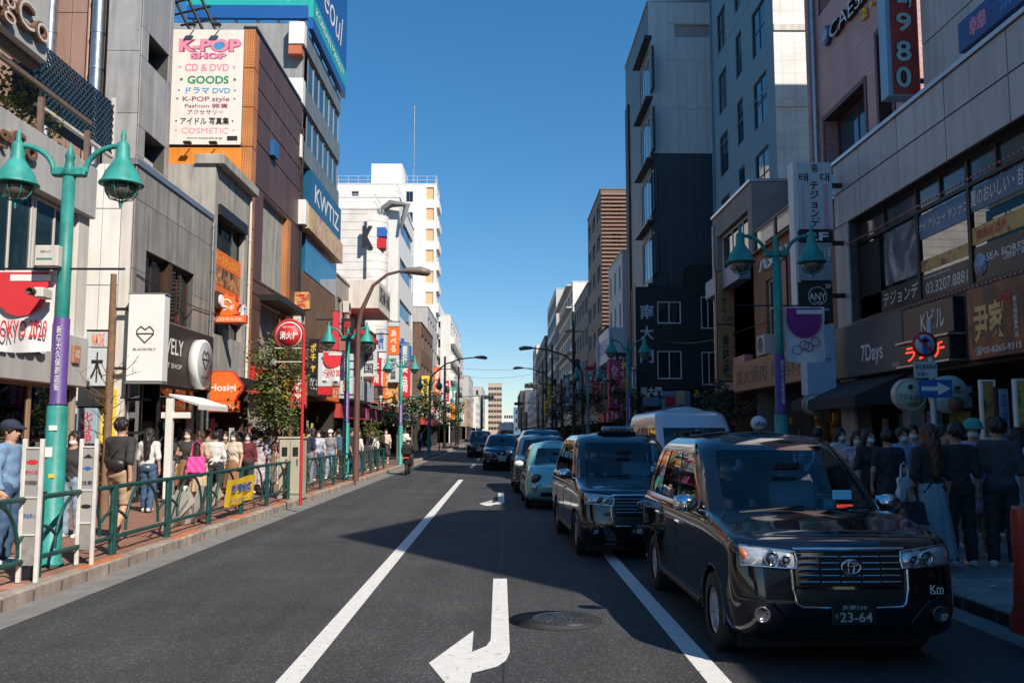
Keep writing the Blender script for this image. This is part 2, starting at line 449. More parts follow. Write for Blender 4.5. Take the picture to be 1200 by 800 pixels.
# ================================================================== GROUND
KL, KR = -4.87, 4.55                                # kerb lines
PZ = 0.15                                           # pavement height
def asphalt():
    M = bpy.data.materials.new('asphalt'); M.use_nodes = True; t = M.node_tree; N = t.nodes; L = t.links
    p = N['Principled BSDF']; co = N.new('ShaderNodeNewGeometry').outputs['Position']
    def noise(sc, det=4, r=.6, mp=None):
        n = N.new('ShaderNodeTexNoise'); n.inputs['Scale'].default_value = sc; n.inputs['Detail'].default_value = det; n.inputs['Roughness'].default_value = r
        if mp:
            m_ = N.new('ShaderNodeMapping'); m_.inputs['Scale'].default_value = mp; L.new(co, m_.inputs['Vector']); L.new(m_.outputs[0], n.inputs['Vector'])
        else: L.new(co, n.inputs['Vector'])
        return n.outputs[0]
    def mr(src, a, b, c, d_):
        m_ = N.new('ShaderNodeMapRange'); m_.inputs[1].default_value = a; m_.inputs[2].default_value = b; m_.inputs[3].default_value = c; m_.inputs[4].default_value = d_
        L.new(src, m_.inputs[0]); return m_.outputs[0]
    def mul(a, b):
        m_ = N.new('ShaderNodeMath'); m_.operation = 'MULTIPLY'; L.new(a, m_.inputs[0]); L.new(b, m_.inputs[1]); return m_.outputs[0]
    vo = N.new('ShaderNodeTexVoronoi'); vo.inputs['Scale'].default_value = 75; L.new(co, vo.inputs['Vector'])
    se = N.new('ShaderNodeSeparateColor'); L.new(vo.outputs['Color'], se.inputs[0])
    chips = mr(se.outputs[0], .78, 1.0, .85, 2.5)
    f = mul(chips, mr(noise(130, 2), .3, .7, .6, 1.4))
    f = mul(f, mr(noise(.5, 9, .7), .3, .7, .68, 1.3))
    f = mul(f, mr(noise(1.0, 5, .6, (1.6, .04, 1)), .3, .7, .74, 1.22))
    sc_ = N.new('ShaderNodeVectorMath'); sc_.operation = 'SCALE'; sc_.inputs[0].default_value = (.050, .0505, .0515); L.new(f, sc_.inputs['Scale'])
    L.new(sc_.outputs[0], p.inputs['Base Color']); p.inputs['Roughness'].default_value = .82
    b = N.new('ShaderNodeBump'); b.inputs['Strength'].default_value = .45; b.inputs['Distance'].default_value = .010
    L.new(vo.outputs['Distance'], b.inputs['Height']); L.new(b.outputs[0], p.inputs['Normal'])
    return M
M_ASPH = asphalt()
def sheet(name, x0, x1, y0, y1, z, mt, parent=None, ny=1):
    mb = MB(); n = ny
    for i in range(n):
        a = y0 + (y1 - y0) * i / n; b = y0 + (y1 - y0) * (i + 1) / n
        mb.add([(x0, a, z), (x1, a, z), (x1, b, z), (x0, b, z)], [(0, 1, 2, 3)])
    o = link(name, mb.mesh(name), parent, (0, 0, 0), mt)
    if parent is None: o['kind'] = 'structure'
    return o
M_GROUND = mat('far_ground', (.12, .115, .11), .9)
sheet('ground', -1500, 1500, -400, 3000, -.02, M_GROUND)
road = sheet('road', KL, KR + 1.1, -40, 700, 0, M_ASPH)
sheet('crossing_road', -60, 60, -24, -7.2, .004, M_ASPH)
M_GUT = mat('gutter_concrete', (.21, .205, .195), .85, var=.25, scale=2.5, streak=0, bump=.25, bscale=60)
sheet('gutter', KL, KL + .42, -.0, 400, .004, M_GUT, road)
sheet('gutter', KR - .30, KR, -.0, 17, .004, M_GUT, road)
# painted lines, worn
def worn_paint(name, col):
    M = mat(name, col, .6, var=.10, scale=9, bump=.3, bscale=90)
    t = M.node_tree; N = t.nodes; L = t.links; p = N['Principled BSDF']
    co = N.new('ShaderNodeNewGeometry').outputs['Position']
    n = N.new('ShaderNodeTexNoise'); n.inputs['Scale'].default_value = 14; n.inputs['Detail'].default_value = 9; n.inputs['Roughness'].default_value = .75; L.new(co, n.inputs['Vector'])
    r = N.new('ShaderNodeValToRGB'); r.color_ramp.elements[0].position = .33; r.color_ramp.elements[1].position = .42; L.new(n.outputs[0], r.inputs[0])
    mx = N.new('ShaderNodeMix'); mx.data_type = 'RGBA'; src = p.inputs['Base Color'].links[0].from_socket
    mx.inputs[6].default_value = (.12, .118, .112, 1); L.new(r.outputs[0], mx.inputs[0]); L.new(src, mx.inputs[7]); L.new(mx.outputs[2], p.inputs['Base Color'])
    return M
M_LINE = worn_paint('road_paint', (.74, .73, .70))
def marking(poly, name='painted_marking', z=.005):
    mb = MB(); mb.add([(x, y, z) for x, y in poly], [tuple(range(len(poly)))])
    return link(name, mb.fixed(name), road, (0, 0, 0), M_LINE)
lw = .085
marking([(-1.50 - lw, 3), (-1.50 + lw, 3), (-1.50 + lw, 33.4), (-1.50 - lw, 33.4)], 'lane_line')
marking([(1.53 - lw, 3), (1.53 + lw, 3), (1.53 + lw, 60), (1.53 - lw, 60)], 'lane_line')
for y0 in (44, 56, 68, 80, 92): marking([(-1.58, y0), (-1.42, y0), (-1.42, y0 + 5), (-1.58, y0 + 5)], 'lane_line')
def arrow(cy):
    """bent turning arrow on the lane, its head towards the viewer's left"""
    P = lambda x, y: RZ(0.0, x, y)
    pts = [P(578, 678), P(594, 678), P(597.5, 764), P(593, 774), P(583, 781), P(553, 789), P(550, 803), P(524, 803), P(502.5, 777), P(555, 739), P(553, 764), P(570, 757), P(575, 750)]
    off = cy - pts[0][1]
    return marking([(x, y + off) for x, y in pts], 'arrow_marking')
arrow(RZ(0, 578, 678)[1])
arrow(26.2)
# seam in the asphalt
M_SEAM = mat('tar_seam', (.02, .02, .02), .6)
mb = MB(); xs = [(.0, 3.0), (.02, 8), (-.01, 12), (.03, 18), (0, 26), (.02, 40)]
for (a, b) in zip(xs[:-1], xs[1:]): mb.add([(a[0] - .008, a[1], .003), (a[0] + .008, a[1], .003), (b[0] + .008, b[1], .003), (b[0] - .008, b[1], .003)], [(0, 1, 2, 3)])
link('tar_seam', mb.mesh('seam'), road, (0, 0, 0), M_SEAM)
# manhole cover with its patch of newer asphalt
hx, hy = RZ(0, 663, 725)
mh = thing('manhole_cover', 'round patterned iron manhole cover set in the middle lane', 'manhole cover', (hx, hy, 0))
M_IRON = mat('cast_iron', (.10, .10, .105), .42, metal=.7, var=.3, scale=20)
M_PATCH = mat('patched_asphalt', (.04, .0405, .04), .8, var=.3, scale=5, bump=.3, bscale=120)
MB().lathe([(.44, .0035), (.0, .0038)], n=40).build('patch', M_PATCH, mh, (hx - .10, hy - .05, 0))
mb = MB().lathe([(.315, .004), (.315, .010), (.295, .010), (.295, .006), (.285, .006), (.285, .009), (0, .009)], n=40)
mb.build('cover_plate', M_IRON, mh, (hx, hy, 0))
mb = MB()
for rr, k in ((.06, 6), (.11, 10), (.16, 15), (.21, 20), (.255, 26)):
    for j in range(k):
        a = 2 * math.pi * (j + (.5 if k % 2 else 0)) / k; mb.box((rr * math.cos(a), rr * math.sin(a), .0125), (.03, .022, .007), rot=a)
mb.build('stud_pattern', M_IRON, mh, (hx, hy, 0), kind='stuff')
# pavements: slab under, pavers on top, kerb stones along
M_BED = mat('pavement_bed', (.14, .11, .10), .9, var=.2)
M_PAVER = mat('paver_red_brown', (.36, .18, .125), .85, var=.22, scale=4, rnd=.28, bump=.2)
M_PAVER2 = mat('paver_grey', (.31, .295, .28), .85, var=.22, scale=4, rnd=.25, bump=.2)
M_KERB = mat('kerb_stone', (.36, .31, .265), .85, var=.35, scale=3, rnd=.12, streak=.3, bump=.3)
M_KORG = mat('kerb_orange', (.55, .17, .06), .75, var=.35, scale=6)
def pavement(name, x0, x1, kx, y0, y1, m_pav, n_near, seed):
    """a bed, kerb stones, and real pavers: nearest ones as pieces, the rest joined"""
    rng = random.Random(seed)
    bed = box(name, (x0, y0, -.1), (x1, y1, PZ - .03), M_BED); bed['kind'] = 'structure'
    sg = 1 if kx > (x0 + x1) / 2 else -1
    y = y0; i = 0
    while y < min(y1, 90):
        zt = PZ + .004 + rng.uniform(-.003, .003)
        kb = box('kerb_stone', (kx - sg * .18, y + .004, -.05), (kx, y + .596, round(zt, 3)), M_KERB, bed, .018)
        if sg > 0 and (i % 5 in (0, 1)) and y < 40:
            box('painted_edge', (kx - .17, y + .02, zt - .004), (kx - .035, y + .58, zt + .004), M_KORG, kb)
        y += .6; i += 1
    if y < y1: box('kerb', (kx - sg * .18, y, -.05), (kx, y1, PZ + .004), M_KERB, bed, .018)
    a, b = (x0, kx - .185) if sg > 0 else (kx + .185, x1)
    s = .30; nx = int((b - a) / s); near = []; yy = max(y0, 8.0); rest = MB(); k = 0
    cells = []
    while yy < min(y1, 46):
        for j in range(nx):
            cx = (b - s * (j + .5)) if sg > 0 else (a + s * (j + .5))
            cells.append((cx, yy + s / 2, PZ + rng.uniform(-.004, .003)))
        yy += s
    cells.sort(key=lambda c: c[1])
    for q, c in enumerate(cells):
        if q < n_near:
            box('paver', (c[0] - s / 2 + .004, c[1] - s / 2 + .004, PZ - .04), (c[0] + s / 2 - .004, c[1] + s / 2 - .004, round(c[2], 3)), m_pav, bed, .006)
        else: rest.box((c[0], c[1], c[2] - .02), (s - .008, s - .008, .04))
    if rest.v: rest.build('pavers_beyond', m_pav, bed, kind='stuff')
    return bed
pav_l = pavement('pavement_left', -16, KL, KL, -7.2, 400, M_PAVER, 260, 1)
pav_r = pavement('pavement_right', KR, 16, KR, -7.2, 17.0, M_PAVER2, 260, 2)
pav_r2 = pavement('pavement_right_far', KR + 1.1, 16, KR + 1.1, 17.0, 28, M_PAVER2, 0, 3)
pav_r3 = pavement('pavement_right_end', KR, 16, KR, 28, 400, M_PAVER2, 0, 4)
# ================================================================== SHARED PIECES FOR FACADES
def goods(name, pl, h0, h1, z0, z1, d0, d1, parent, seed, pal, n=60):
    """things on show in a shop: small boxes in many colours, joined"""
    rng = random.Random(seed); mats = [mat('goods_%d%d%d' % tuple(int(c * 99) for c in q), q, .6, var=.1) for q in pal]
    mb = MB(); o = pl.pt(h0, z0)
    for i in range(n):
        h = rng.uniform(h0, h1); z = rng.uniform(z0, z1); d_ = rng.uniform(d0, d1); w = rng.uniform(.08, .28); k = rng.uniform(.08, .35)
        mb.cm = rng.randrange(len(mats)); a, b = pl.pt(h, z, d_) - o, pl.pt(h + w, z + k, d_ + rng.uniform(.03, .12)) - o
        mb.span(a, b)
    return link(name, mb.mesh(name, mats), parent, o, kind='stuff')
GOODS = [(.7, .65, .6), (.6, .08, .08), (.75, .5, .1), (.1, .25, .4), (.05, .05, .05), (.5, .3, .2), (.7, .4, .45), (.12, .35, .2)]
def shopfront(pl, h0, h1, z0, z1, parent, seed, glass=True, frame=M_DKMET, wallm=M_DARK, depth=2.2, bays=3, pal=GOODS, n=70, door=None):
    """an open ground floor: side walls, back wall, ceiling, goods, glass bays"""
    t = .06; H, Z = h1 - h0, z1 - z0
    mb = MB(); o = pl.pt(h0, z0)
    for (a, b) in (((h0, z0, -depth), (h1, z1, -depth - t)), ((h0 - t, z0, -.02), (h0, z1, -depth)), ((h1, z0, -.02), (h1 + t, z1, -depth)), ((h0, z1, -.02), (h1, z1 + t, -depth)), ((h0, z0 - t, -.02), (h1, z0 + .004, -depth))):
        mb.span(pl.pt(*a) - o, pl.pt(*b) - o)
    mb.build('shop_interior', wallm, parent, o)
    goods('goods', pl, h0 + .15, h1 - .35, z0 + .1, z0 + min(2.1, Z - .4), -depth + .1, -.55, parent, seed, pal, n)
    if glass:
        w = H / bays
        for i in range(bays):
            if door is not None and i == door: continue
            f = MB(); a, b = h0 + i * w, h0 + (i + 1) * w; c = pl.pt((a + b) / 2, (z0 + z1) / 2, -.12)
            for (p, q) in (((a, z0), (a + .06, z1)), ((b - .06, z0), (b, z1)), ((a + .06, z1 - .06), (b - .06, z1)), ((a + .06, z0), (b - .06, z0 + .12))):
                f.span(pl.pt(*p, -.15) - c, pl.pt(*q, -.09) - c)
            fo = f.build('shop_window', frame, parent, c)
            box('pane', pl.pt(a + .05, z0 + .1, -.125), pl.pt(b - .05, z1 - .05, -.115), M_SHOPGL, fo)
def ac_unit(p, n, parent, s=1.0):
    """outdoor air-conditioner box with a round fan grille; p = centre, n = the way it faces (x or y axis)"""
    p = Vector(p); n = Vector(n); ax = abs(n.x) > .5
    d = (.3 * s, .8 * s, .6 * s) if ax else (.8 * s, .3 * s, .6 * s)
    o = MB().box((0, 0, 0), d, .02).build('air_conditioner', M_OFFW, parent, p)
    g = MB().lathe([(.23 * s, 0), (.23 * s, .012), (.2 * s, .012), (.19 * s, .004), (.05, .004), (.04, .012), (0, .012)], n=18, axis='X' if ax else 'Y')
    sg = n.x if ax else n.y
    if sg < 0: g.v = [((-v[0], v[1], v[2]) if ax else (v[0], -v[1], v[2])) for v in g.v]
    g.build('fan_grille', M_DKMET, o, p + n * .152 * s)
def roofrail(pl, h0, h1, z, d, parent, mt, hgt=1.0, step=1.2):
    mb = MB(); o = pl.pt(h0, z, d)
    n = max(1, int((h1 - h0) / step))
    for i in range(n + 1):
        h = h0 + (h1 - h0) * i / n; mb.tube([pl.pt(h, z, d) - o, pl.pt(h, z + hgt, d) - o], .02, 5)
    for k in (1, .5): mb.tube([pl.pt(h0, z + hgt * k, d) - o, pl.pt(h1, z + hgt * k, d) - o], .02, 5)
    mb.build('roof_railing', mt, parent, o)
def panels(pl, hs, zs, d, mt, parent, gap=.012, t=.03, skip=(), name='panel', ch=.004):
    for i in range(len(hs) - 1):
        for j in range(len(zs) - 1):
            a, b, c, e = hs[i] + gap / 2, hs[i + 1] - gap / 2, zs[j] + gap / 2, zs[j + 1] - gap / 2
            hit = [q for q in skip if q[0] < b - .01 and q[1] > a + .01 and q[2] < e - .01 and q[3] > c + .01]
            if not hit: pl.piece(name, a, b, c, e, d, d + t, mt, parent, ch); continue
            q = hit[0]                             # cut round the opening, up to four rests
            for (a2, b2, c2, e2) in ((a, min(b, q[0]), c, e), (max(a, q[1]), b, c, e), (max(a, q[0]), min(b, q[1]), c, min(e, q[2])), (max(a, q[0]), min(b, q[1]), max(c, q[3]), e)):
                if b2 - a2 > .03 and e2 - c2 > .03: pl.piece(name, a2, b2, c2, e2, d, d + t, mt, parent)
def hbar(pl, h0, h1, z0, z1, d0, d1, mt, parent, name, ch=.0): return pl.piece(name, h0, h1, z0, z1, d0, d1, mt, parent, ch)
def lin(a, b, n): return [a + (b - a) * i / n for i in range(n + 1)]

M_TXTW = mat('letter_white', (.82, .81, .78), .5, var=.04)
M_TXTK = mat('letter_black', (.02, .02, .022), .5, var=.04)
M_TXTR = mat('letter_red', (.62, .03, .04), .5, var=.04)
M_TXTY = mat('letter_yellow', (.85, .55, .05), .5, var=.04)
M_TXTB = mat('letter_blue', (.03, .12, .45), .5, var=.04)
M_TXTP = mat('letter_pink', (.80, .28, .40), .5, var=.04)
M_TXTG = mat('letter_green', (.02, .28, .12), .5, var=.04)
M_GREYP = mat('grey_metal_panel', (.36, .335, .30), .45, metal=.12, var=.22, scale=1.2, streak=.5, rnd=.10)
M_SILV = mat('silver_panel', (.44, .425, .40), .42, metal=.2, var=.15, streak=.35, rnd=.08)
M_BRONZE = mat('bronze_frame', (.10, .055, .035), .45, metal=.4)
M_CASH = mat('light_grey_cladding', (.48, .475, .46), .6, var=.08, streak=.2)

# ================================================================== LEFT SIDE
# --- corner boutique with grey sign bands (its name reads placebo)
A = Plane('X', -8.6, 1)
yA0 = 7.0; yA1 = A.px(95, 450)[0]; yA2 = A.px(47, 60)[0]
bA = thing('boutique_building', 'light grey boutique with brown letter signs on stacked bands, nearest on the left', 'building', (-11, 12, 0))
zf0 = A.px(95, 454)[1]; zf1 = A.px(95, 396)[1]; zw1 = A.px(94, 252)[1]; zp1 = A.px(94, 190)[1]; zt1 = A.px(47, 75)[1]
A.body('core', yA0, yA1, zf0 + .1, zp1, -.5, -7, M_OFFW, bA)
A.body('core', yA0, yA2, zp1 + .02, 13.0, -2.4, -7, M_OFFW, bA)
M_SHOPIN = mat('pale_shop_interior', (.30, .27, .23), .8)
shopfront(A, yA0, yA1 - .2, PZ, zf0, bA, 3, frame=mat('timber_frame', (.36, .24, .15), .6), wallm=M_SHOPIN, bays=7, n=160)
A.piece('fascia', yA0, yA1, zf0, zf1, -.5, .12, M_CASH, bA, .02)
a, z_ = A.px(0, 413); b, _ = A.px(41, 413)
A.text('placebo', b - 2.05, b, zf0 + .42, zf0 + .82, .12, mat('letter_slate', (.05, .05, .055), .5), bA, thick=.09, offset=.015)
A.text('placebo', b - 2.05, b, zf0 + .42, zf0 + .82, .215, M_TXTW, bA, offset=-.005)
for k, (u_, zz) in enumerate(((yA1 - .62, zf0 + .62),)):
    A.piece('name_plaque', u_ - .12, u_ + .2, zz - .18, zz + .2, .12, .17, mat('copper_plaque', (.45, .2, .12), .5), bA, .02)
    A.text('AND', u_ - .06, u_ + .14, zz - .06, zz + .1, .17, M_TXTW, bA)
hA = lin(yA0, yA1 - .5, 7)
for i in range(7):
    A.window(hA[i] + .02, hA[i + 1] - .02, zf1 + .05, zw1 - .03, bA, M_OFFW, M_GLASSB, 2, 1, .1, .06)
A.piece('corner_pier', yA1 - .48, yA1, zf1, zw1, -.4, .02, M_OFFW, bA, .01)
A.piece('sign_band', yA0, yA1, zw1, zp1, -.5, .14, M_CASH, bA, .02)
M_BRL = mat('letter_brown', (.20, .11, .07), .5)
ca, za = A.px(25, 180)
A.text('DangCo', ca - 2.25, ca + .16, za - .25, za + .25, .14, M_BRL, bA, thick=.07, offset=.02)
# terrace with steel frame and planting behind it
for i, hh in enumerate(lin(yA0, yA1 - .1, 6)):
    A.piece('terrace_post', hh - .04, hh + .04, zp1, zt1 + .3 if hh < yA2 else zt1 - .55, -.12, -.02, mat('rust_steel', (.17, .12, .095), .7, var=.3, scale=6), bA)
A.piece('terrace_rail', yA0, yA1, zp1 + .95, zp1 + 1.03, -.11, -.04, mat('rust_steel'), bA)
A.piece('terrace_beam', yA0, yA2, zt1 - .12, zt1, -.16, .0, mat('rust_steel'), bA)
box('terrace_floor', (-8.62, yA0, zp1 - .1), (-11, yA1, zp1 - .01), M_OFFW, bA)
A.piece('top_sign_panel', yA0, yA2, zt1, zt1 + 1.85, -.4, .14, M_CASH, bA, .02)
ca, za = A.px(45, 45)
A.text('DangCo', ca - 3.0, ca - .1, za - .36, za + .3, .14, M_BRL, bA, thick=.1, offset=.03)
A.text('DangCo', ca - 3.0, ca - .1, za - .36, za + .3, .245, mat('letter_cream', (.7, .62, .52), .5), bA, offset=-.012)
# lattice screen on the flat roof towards the alley
LAT = Plane('X', -9.0, 1)
l0, lz1 = LAT.px(46, 60); l1, lz1b = LAT.px(133, 122); lz0 = LAT.px(133, 184)[1]; lzt = max(lz1, lz1b)
mb = MB(); o = LAT.pt(l0, lz0); hgt = lz1b - lz0; L_ = l1 - l0; st_ = .16
n = int((L_ + hgt) / st_)
for i in range(n):
    a = i * st_ - hgt
    for sg in (1, -1):
        p0, p1 = (a, 0), (a + hgt, hgt)
        u0 = max(p0[0], 0); u1 = min(p1[0], L_)
        if u1 - u0 < .02: continue
        z0 = u0 - a; z1 = u1 - a
        if sg < 0: z0, z1 = hgt - z0, hgt - z1
        mb.tube([(0, u0, z0), (0, u1, z1)], .026, 4, caps=False)
mb.build('lattice_screen', mat('navy_lattice', (.018, .045, .075), .5, var=.3, scale=5), bA, o)
LAT.piece('lattice_frame', l0, l1, lz0 - .06, lz0, -.05, .05, M_OFFW, bA); LAT.piece('lattice_frame', l1, l1 + .07, lz0 - .06, lz1b + .15, -.05, .05, M_OFFW, bA)
LAT.piece('lattice_backing', l0, l1, lz0, lz1b, -.5, -.46, mat('dark_blue_sheet', (.02, .05, .08), .6, var=.3), bA)

# --- brown rendered wall with silver pipes and the metal clad block with deep window slots
bC = thing('slot_window_building', 'silver metal clad block with deep dark window slots behind the lattice', 'building', (-12, 25, 0))
C = Plane('X', -9.6, 1); CF = Plane('Y', 23.0, -1)
yC1 = C.px(196, 200)[0]; zC0 = 5.0; zC1 = 19
xl = RY(23, 126, 60)[0]
holes = []
for (x0, yt, yb, x1) in ((152, 15, 52, 193), (147, 125, 172, 188)):
    holes.append(C.rect(x0, yt, yb, x1))
h0_, h1_, zA_, zB_ = holes[0]; h0_ = 23.45; h1_ = yC1 - .3; dz = holes[0][2] - holes[1][2]
holes.append((h0_, h1_, zA_ + dz, zB_ + dz)); holes[1] = (h0_, h1_, zA_ - dz, zB_ - dz); holes[0] = (h0_, h1_, zA_, zB_)
C.wall('facade', 23, yC1, zC0, zC1, holes, .9, mat('joint_dark', (.08, .08, .08), .6), bC)
panels(C, [23, 24.0, 24.9, yC1], [zC0] + sorted([z for q in holes for z in q[2:]]) + [zC1], .0, M_SILV, bC, skip=holes)
C.body('core', 23.95, yC1 - .02, 0, zC1 - .05, -1.0, -6, M_DARK, bC)
for q in holes:
    C.piece('slot_back', q[0], q[1], q[2], q[3], -.96, -.9, M_DARK, bC)
    C.piece('slot_railing', q[0], q[1], q[2], q[2] + .35, -.35, -.3, M_OFFW, bC)
panels(CF, [xl, -9.6], [zC0 + i * 1.7 for i in range(9)], .002, M_SILV, bC)
CF.body('core', xl, -9.63, zC0, zC1 - .05, -.002, -.4, M_SILV, bC)
bBr = thing('brown_rendered_building', 'brown rendered wall with silver duct pipes behind the boutique', 'building', (-14, 23, 0))
BR = Plane('Y', 23.3, -1)
M_BRR = mat('brown_render', (.34, .21, .165), .8, var=.1, streak=.25)
xb0 = -17.0
BR.body('core', xb0, xl - .02, 0, 19, -.04, -2.2, M_BRR, bBr)
for i, (q0, q1) in enumerate(zip(lin(xb0, xl - .05, 6)[:-1], lin(xb0, xl - .05, 6)[1:])):
    for j in range(6): BR.piece('render_panel', q0 + .01, q1 - .01, 1 + j * 3 + .01, 4 + j * 3 - .01, -.03, 0, M_BRR, bBr)
for x_, r_ in ((112.5, .17), (56, .16)):
    X_ = RY(23.0, x_, 60)[0]; mb = MB().tube([(0, 0, 3), (0, 0, 19)], r_, 14)
    for zz in range(3, 19, 1): mb.tube([(0, 0, zz + .3), (0, 0, zz + .36)], r_ + .015, 14)
    mb.build('duct_pipe', M_STEEL, bBr, (X_, 23.3 - r_ - .06, 0))
for x_ in (99, 122):
    X_ = RY(23.0, x_, 60)[0]; MB().tube([(0, 0, 3), (0, 0, 19)], .045, 8).build('drain_pipe', mat('copper_pipe', (.45, .27, .18), .5), bBr, (X_, 23.2, 0))

# --- grey panel boutique with heart emblem signs
B = Plane('X', -8.3, 1); yB0 = B.px(150, 400)[0]; yB1 = B.px(247, 300)[0]; BF = Plane('Y', yB0, -1)
bB = thing('grey_panel_building', 'grey metal panel building with brown heart emblem shop sign band', 'building', (-11, yB0 + 3, 0))
zB1 = B.px(153, 182)[1]; zs0 = B.px(200, 452)[1]; zs1 = B.px(200, 381)[1]
win = B.rect(170, 293, 374, 226); win = (win[0], win[1], zs1 + .06, win[3])
B.wall('facade', yB0, yB1, zs0, zB1, [win], .22, mat('joint_dark'), bB)
panels(B, [yB0] + [B.px(x, 300)[0] for x in (176, 201, 224)] + [yB1], [zs1, (zs1 + zB1) / 2 - .75, (zs1 + zB1) / 2 + .85, zB1 - .12], .0, M_GREYP, bB, skip=[win])
w_ = win; mid = (w_[0] + w_[1]) / 2
for (a, b) in ((w_[0], mid - .12), (mid + .12, w_[1])): B.window(a, b, w_[2], w_[3], bB, M_BRONZE, M_GLASS, 2, 1, .18, .07)
B.piece('window_mullion', mid - .12, mid + .12, w_[2], w_[3], -.2, .0, M_BRONZE, bB)
B.piece('roof_coping', yB0 - .03, yB1, zB1 - .12, zB1 + .02, -.3, .07, M_ALU, bB)
B.body('core', yB0 + .04, yB1, zs0, zB1 - .14, -.25, -6, M_DARK, bB)
xw = RY(yB0, 94, 300)[0] - 1.5
zs_ = [PZ, 2.9, zs1 + .6, (zs1 + zB1) / 2 + .6, zB1 - .1]
for (q0, q1) in ((xw, -9.0), (-9.0, -8.33)):
    for j in range(4): BF.piece('white_wall_panel', q0 + .008, q1 - .008, zs_[j] + .01, zs_[j + 1] - .01, -.03, 0, M_WHITE, bB, .004)
BF.body('core', xw, -8.34, 0, zB1 - .12, -.034, -.3, M_OFFW, bB)
BF.piece('pilaster', -8.55, -8.31, PZ, zB1 - .3, .0, .05, M_OFFW, bB)
M_BRND = mat('dark_brown_board', (.035, .024, .02), .5, var=.15)
B.piece('sign_band', yB0 - .02, yB1 + .02, zs0, zs1, -.1, .16, M_BRND, bB, .01)
h_, z_ = B.px(203, 421); B.text('BLACKVELY', h_ - 2.6, h_ + .22, zs0 + .75, zs0 + 1.15, .16, M_TXTW, bB, offset=.01)
B.text('SELECT SHOP', h_ - 1.6, h_ + .16, zs0 + .42, zs0 + .54, .16, M_TXTW, bB, offset=0)
hc, zc = B.px(223, 427)
def heart(mb, c, s, th, dep):
    """angular heart outline with a bar across, local (u, z)"""
    P = [(0, .30), (.26, .5), (.5, .26), (.5, .02), (0, -.5), (-.5, .02), (-.5, .26), (-.26, .5)]
    for i in range(len(P)):
        a, b = Vector(P[i]), Vector(P[(i + 1) % len(P)]); mb.tube([c(*(a * s)), c(*(b * s))], th, 4)
    mb.tube([c(-.5 * s, .06 * s), c(.5 * s, .06 * s)], th, 4)
rs = thing('round_shop_sign', 'round white drum sign with a heart emblem on the brown band', 'sign', (-8.1, hc, zc))
MB().lathe([(.66, 0), (.66, .2), (.645, .225), (0, .225)], n=48, axis='X').build('drum', mat('sign_white', (.78, .78, .77), .35, var=.04), rs, (-8.13, hc, zc))
MB().lathe([(.6, 0), (.6, .006), (0, .006)], n=48, axis='X').build('face_disc', mat('sign_grey_face', (.36, .36, .37), .45, var=.08), rs, (-7.905, hc, zc))
mb = MB(); heart(mb, lambda a, b: Vector((0, a, b)), .5, .016, 0); mb.build('heart_emblem', M_TXTK, rs, (-7.893, hc, zc + .1))
letters('BLACKVELY', (-7.899, hc, zc - .36), LU, LN, .55, .07, M_TXTK, rs, lift=.004)
# projecting light box
x0, z1 = RY(19.5, 151, 345); x1, z0 = RY(19.5, 189, 447)
ps = thing('projecting_light_box', 'tall white light box sign with heart emblem above the pavement', 'sign', (x0, 19.5, z0))
box('cabinet', (x0, 19.5, z0), (x1, 19.85, z1), mat('sign_white'), ps, .02)
box('edge_frame', (x0 - .02, 19.52, z0 - .04), (x1 + .02, 19.83, z0 - .002), M_ALU, ps); box('edge_frame', (x0 - .02, 19.52, z1 + .002), (x1 + .02, 19.83, z1 + .04), M_ALU, ps)
cx = (x0 + x1) / 2; cz = RY(19.5, 170, 392)[1]
mb = MB(); heart(mb, lambda a, b: Vector((a, 0, b)), .36, .013, 0); mb.build('heart_emblem', M_TXTK, ps, (cx, 19.492, cz))
letters('BLACKVELY', (cx, 19.5, cz - .32), CU, CN, .5, .055, M_TXTK, ps)
for zz in (z0 + .3, z1 - .3): box('bracket', (x0 - .35, 19.64, zz - .03), (x0, 19.70, zz + .03), M_DKMET, ps)
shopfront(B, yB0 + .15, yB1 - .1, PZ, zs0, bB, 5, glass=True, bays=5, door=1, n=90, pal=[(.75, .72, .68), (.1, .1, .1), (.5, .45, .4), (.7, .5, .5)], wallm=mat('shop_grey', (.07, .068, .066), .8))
# white awning on a post
hx_, hy_ = -8.05, B.px(189, 470)[0]
aw = thing('striped_awning', 'white corrugated awning on a white post before the shop door', 'awning', (hx_, hy_, PZ))
za = B.px(189, 462)[1]; zo_ = RX(-7.45, 215, 477)[1]; yb = B.px(228, 470)[0]
M_AWN = mat('awning_white', (.74, .73, .70), .6, var=.06)
post = box('post', (hx_ - .08, hy_ - .16, PZ), (hx_ + .08, hy_, za - .1), M_AWN, aw, .01)
box('beam', (hx_ - .2, hy_ - .13, zo_ - .25), (hx_ + .5, hy_ - .03, zo_ - .10), M_AWN, aw, .01)
mb = MB(); N_ = 60; ya = hy_; vs = []; fs = []
for i in range(N_ + 1):
    y = ya + (yb - ya) * i / N_; w = .025 * math.sin(i * math.pi / 1.5)
    vs += [(-8.12, y, za + w), (-7.4, y, zo_ + .1 + w), (-7.4, y, zo_ - .03 + w * .6), (-8.12, y, za - .03 + w), (-7.42, y, zo_ + .07 + w)]
for i in range(N_):
    a, b = i * 5, i * 5 + 5
    fs += [(a, b, b + 1, a + 1), (a + 1, b + 1, b + 2, a + 2), (a + 3, a + 4, b + 4, b + 3)]
mb.add(vs, fs); link('corrugated_sheet', mb.mesh(), aw, (0, 0, 0), M_AWN)
box('short_post', (hx_ + .25, hy_ + .2, PZ), (hx_ + .38, hy_ + .33, PZ + 1.25), M_AWN, aw, .01)

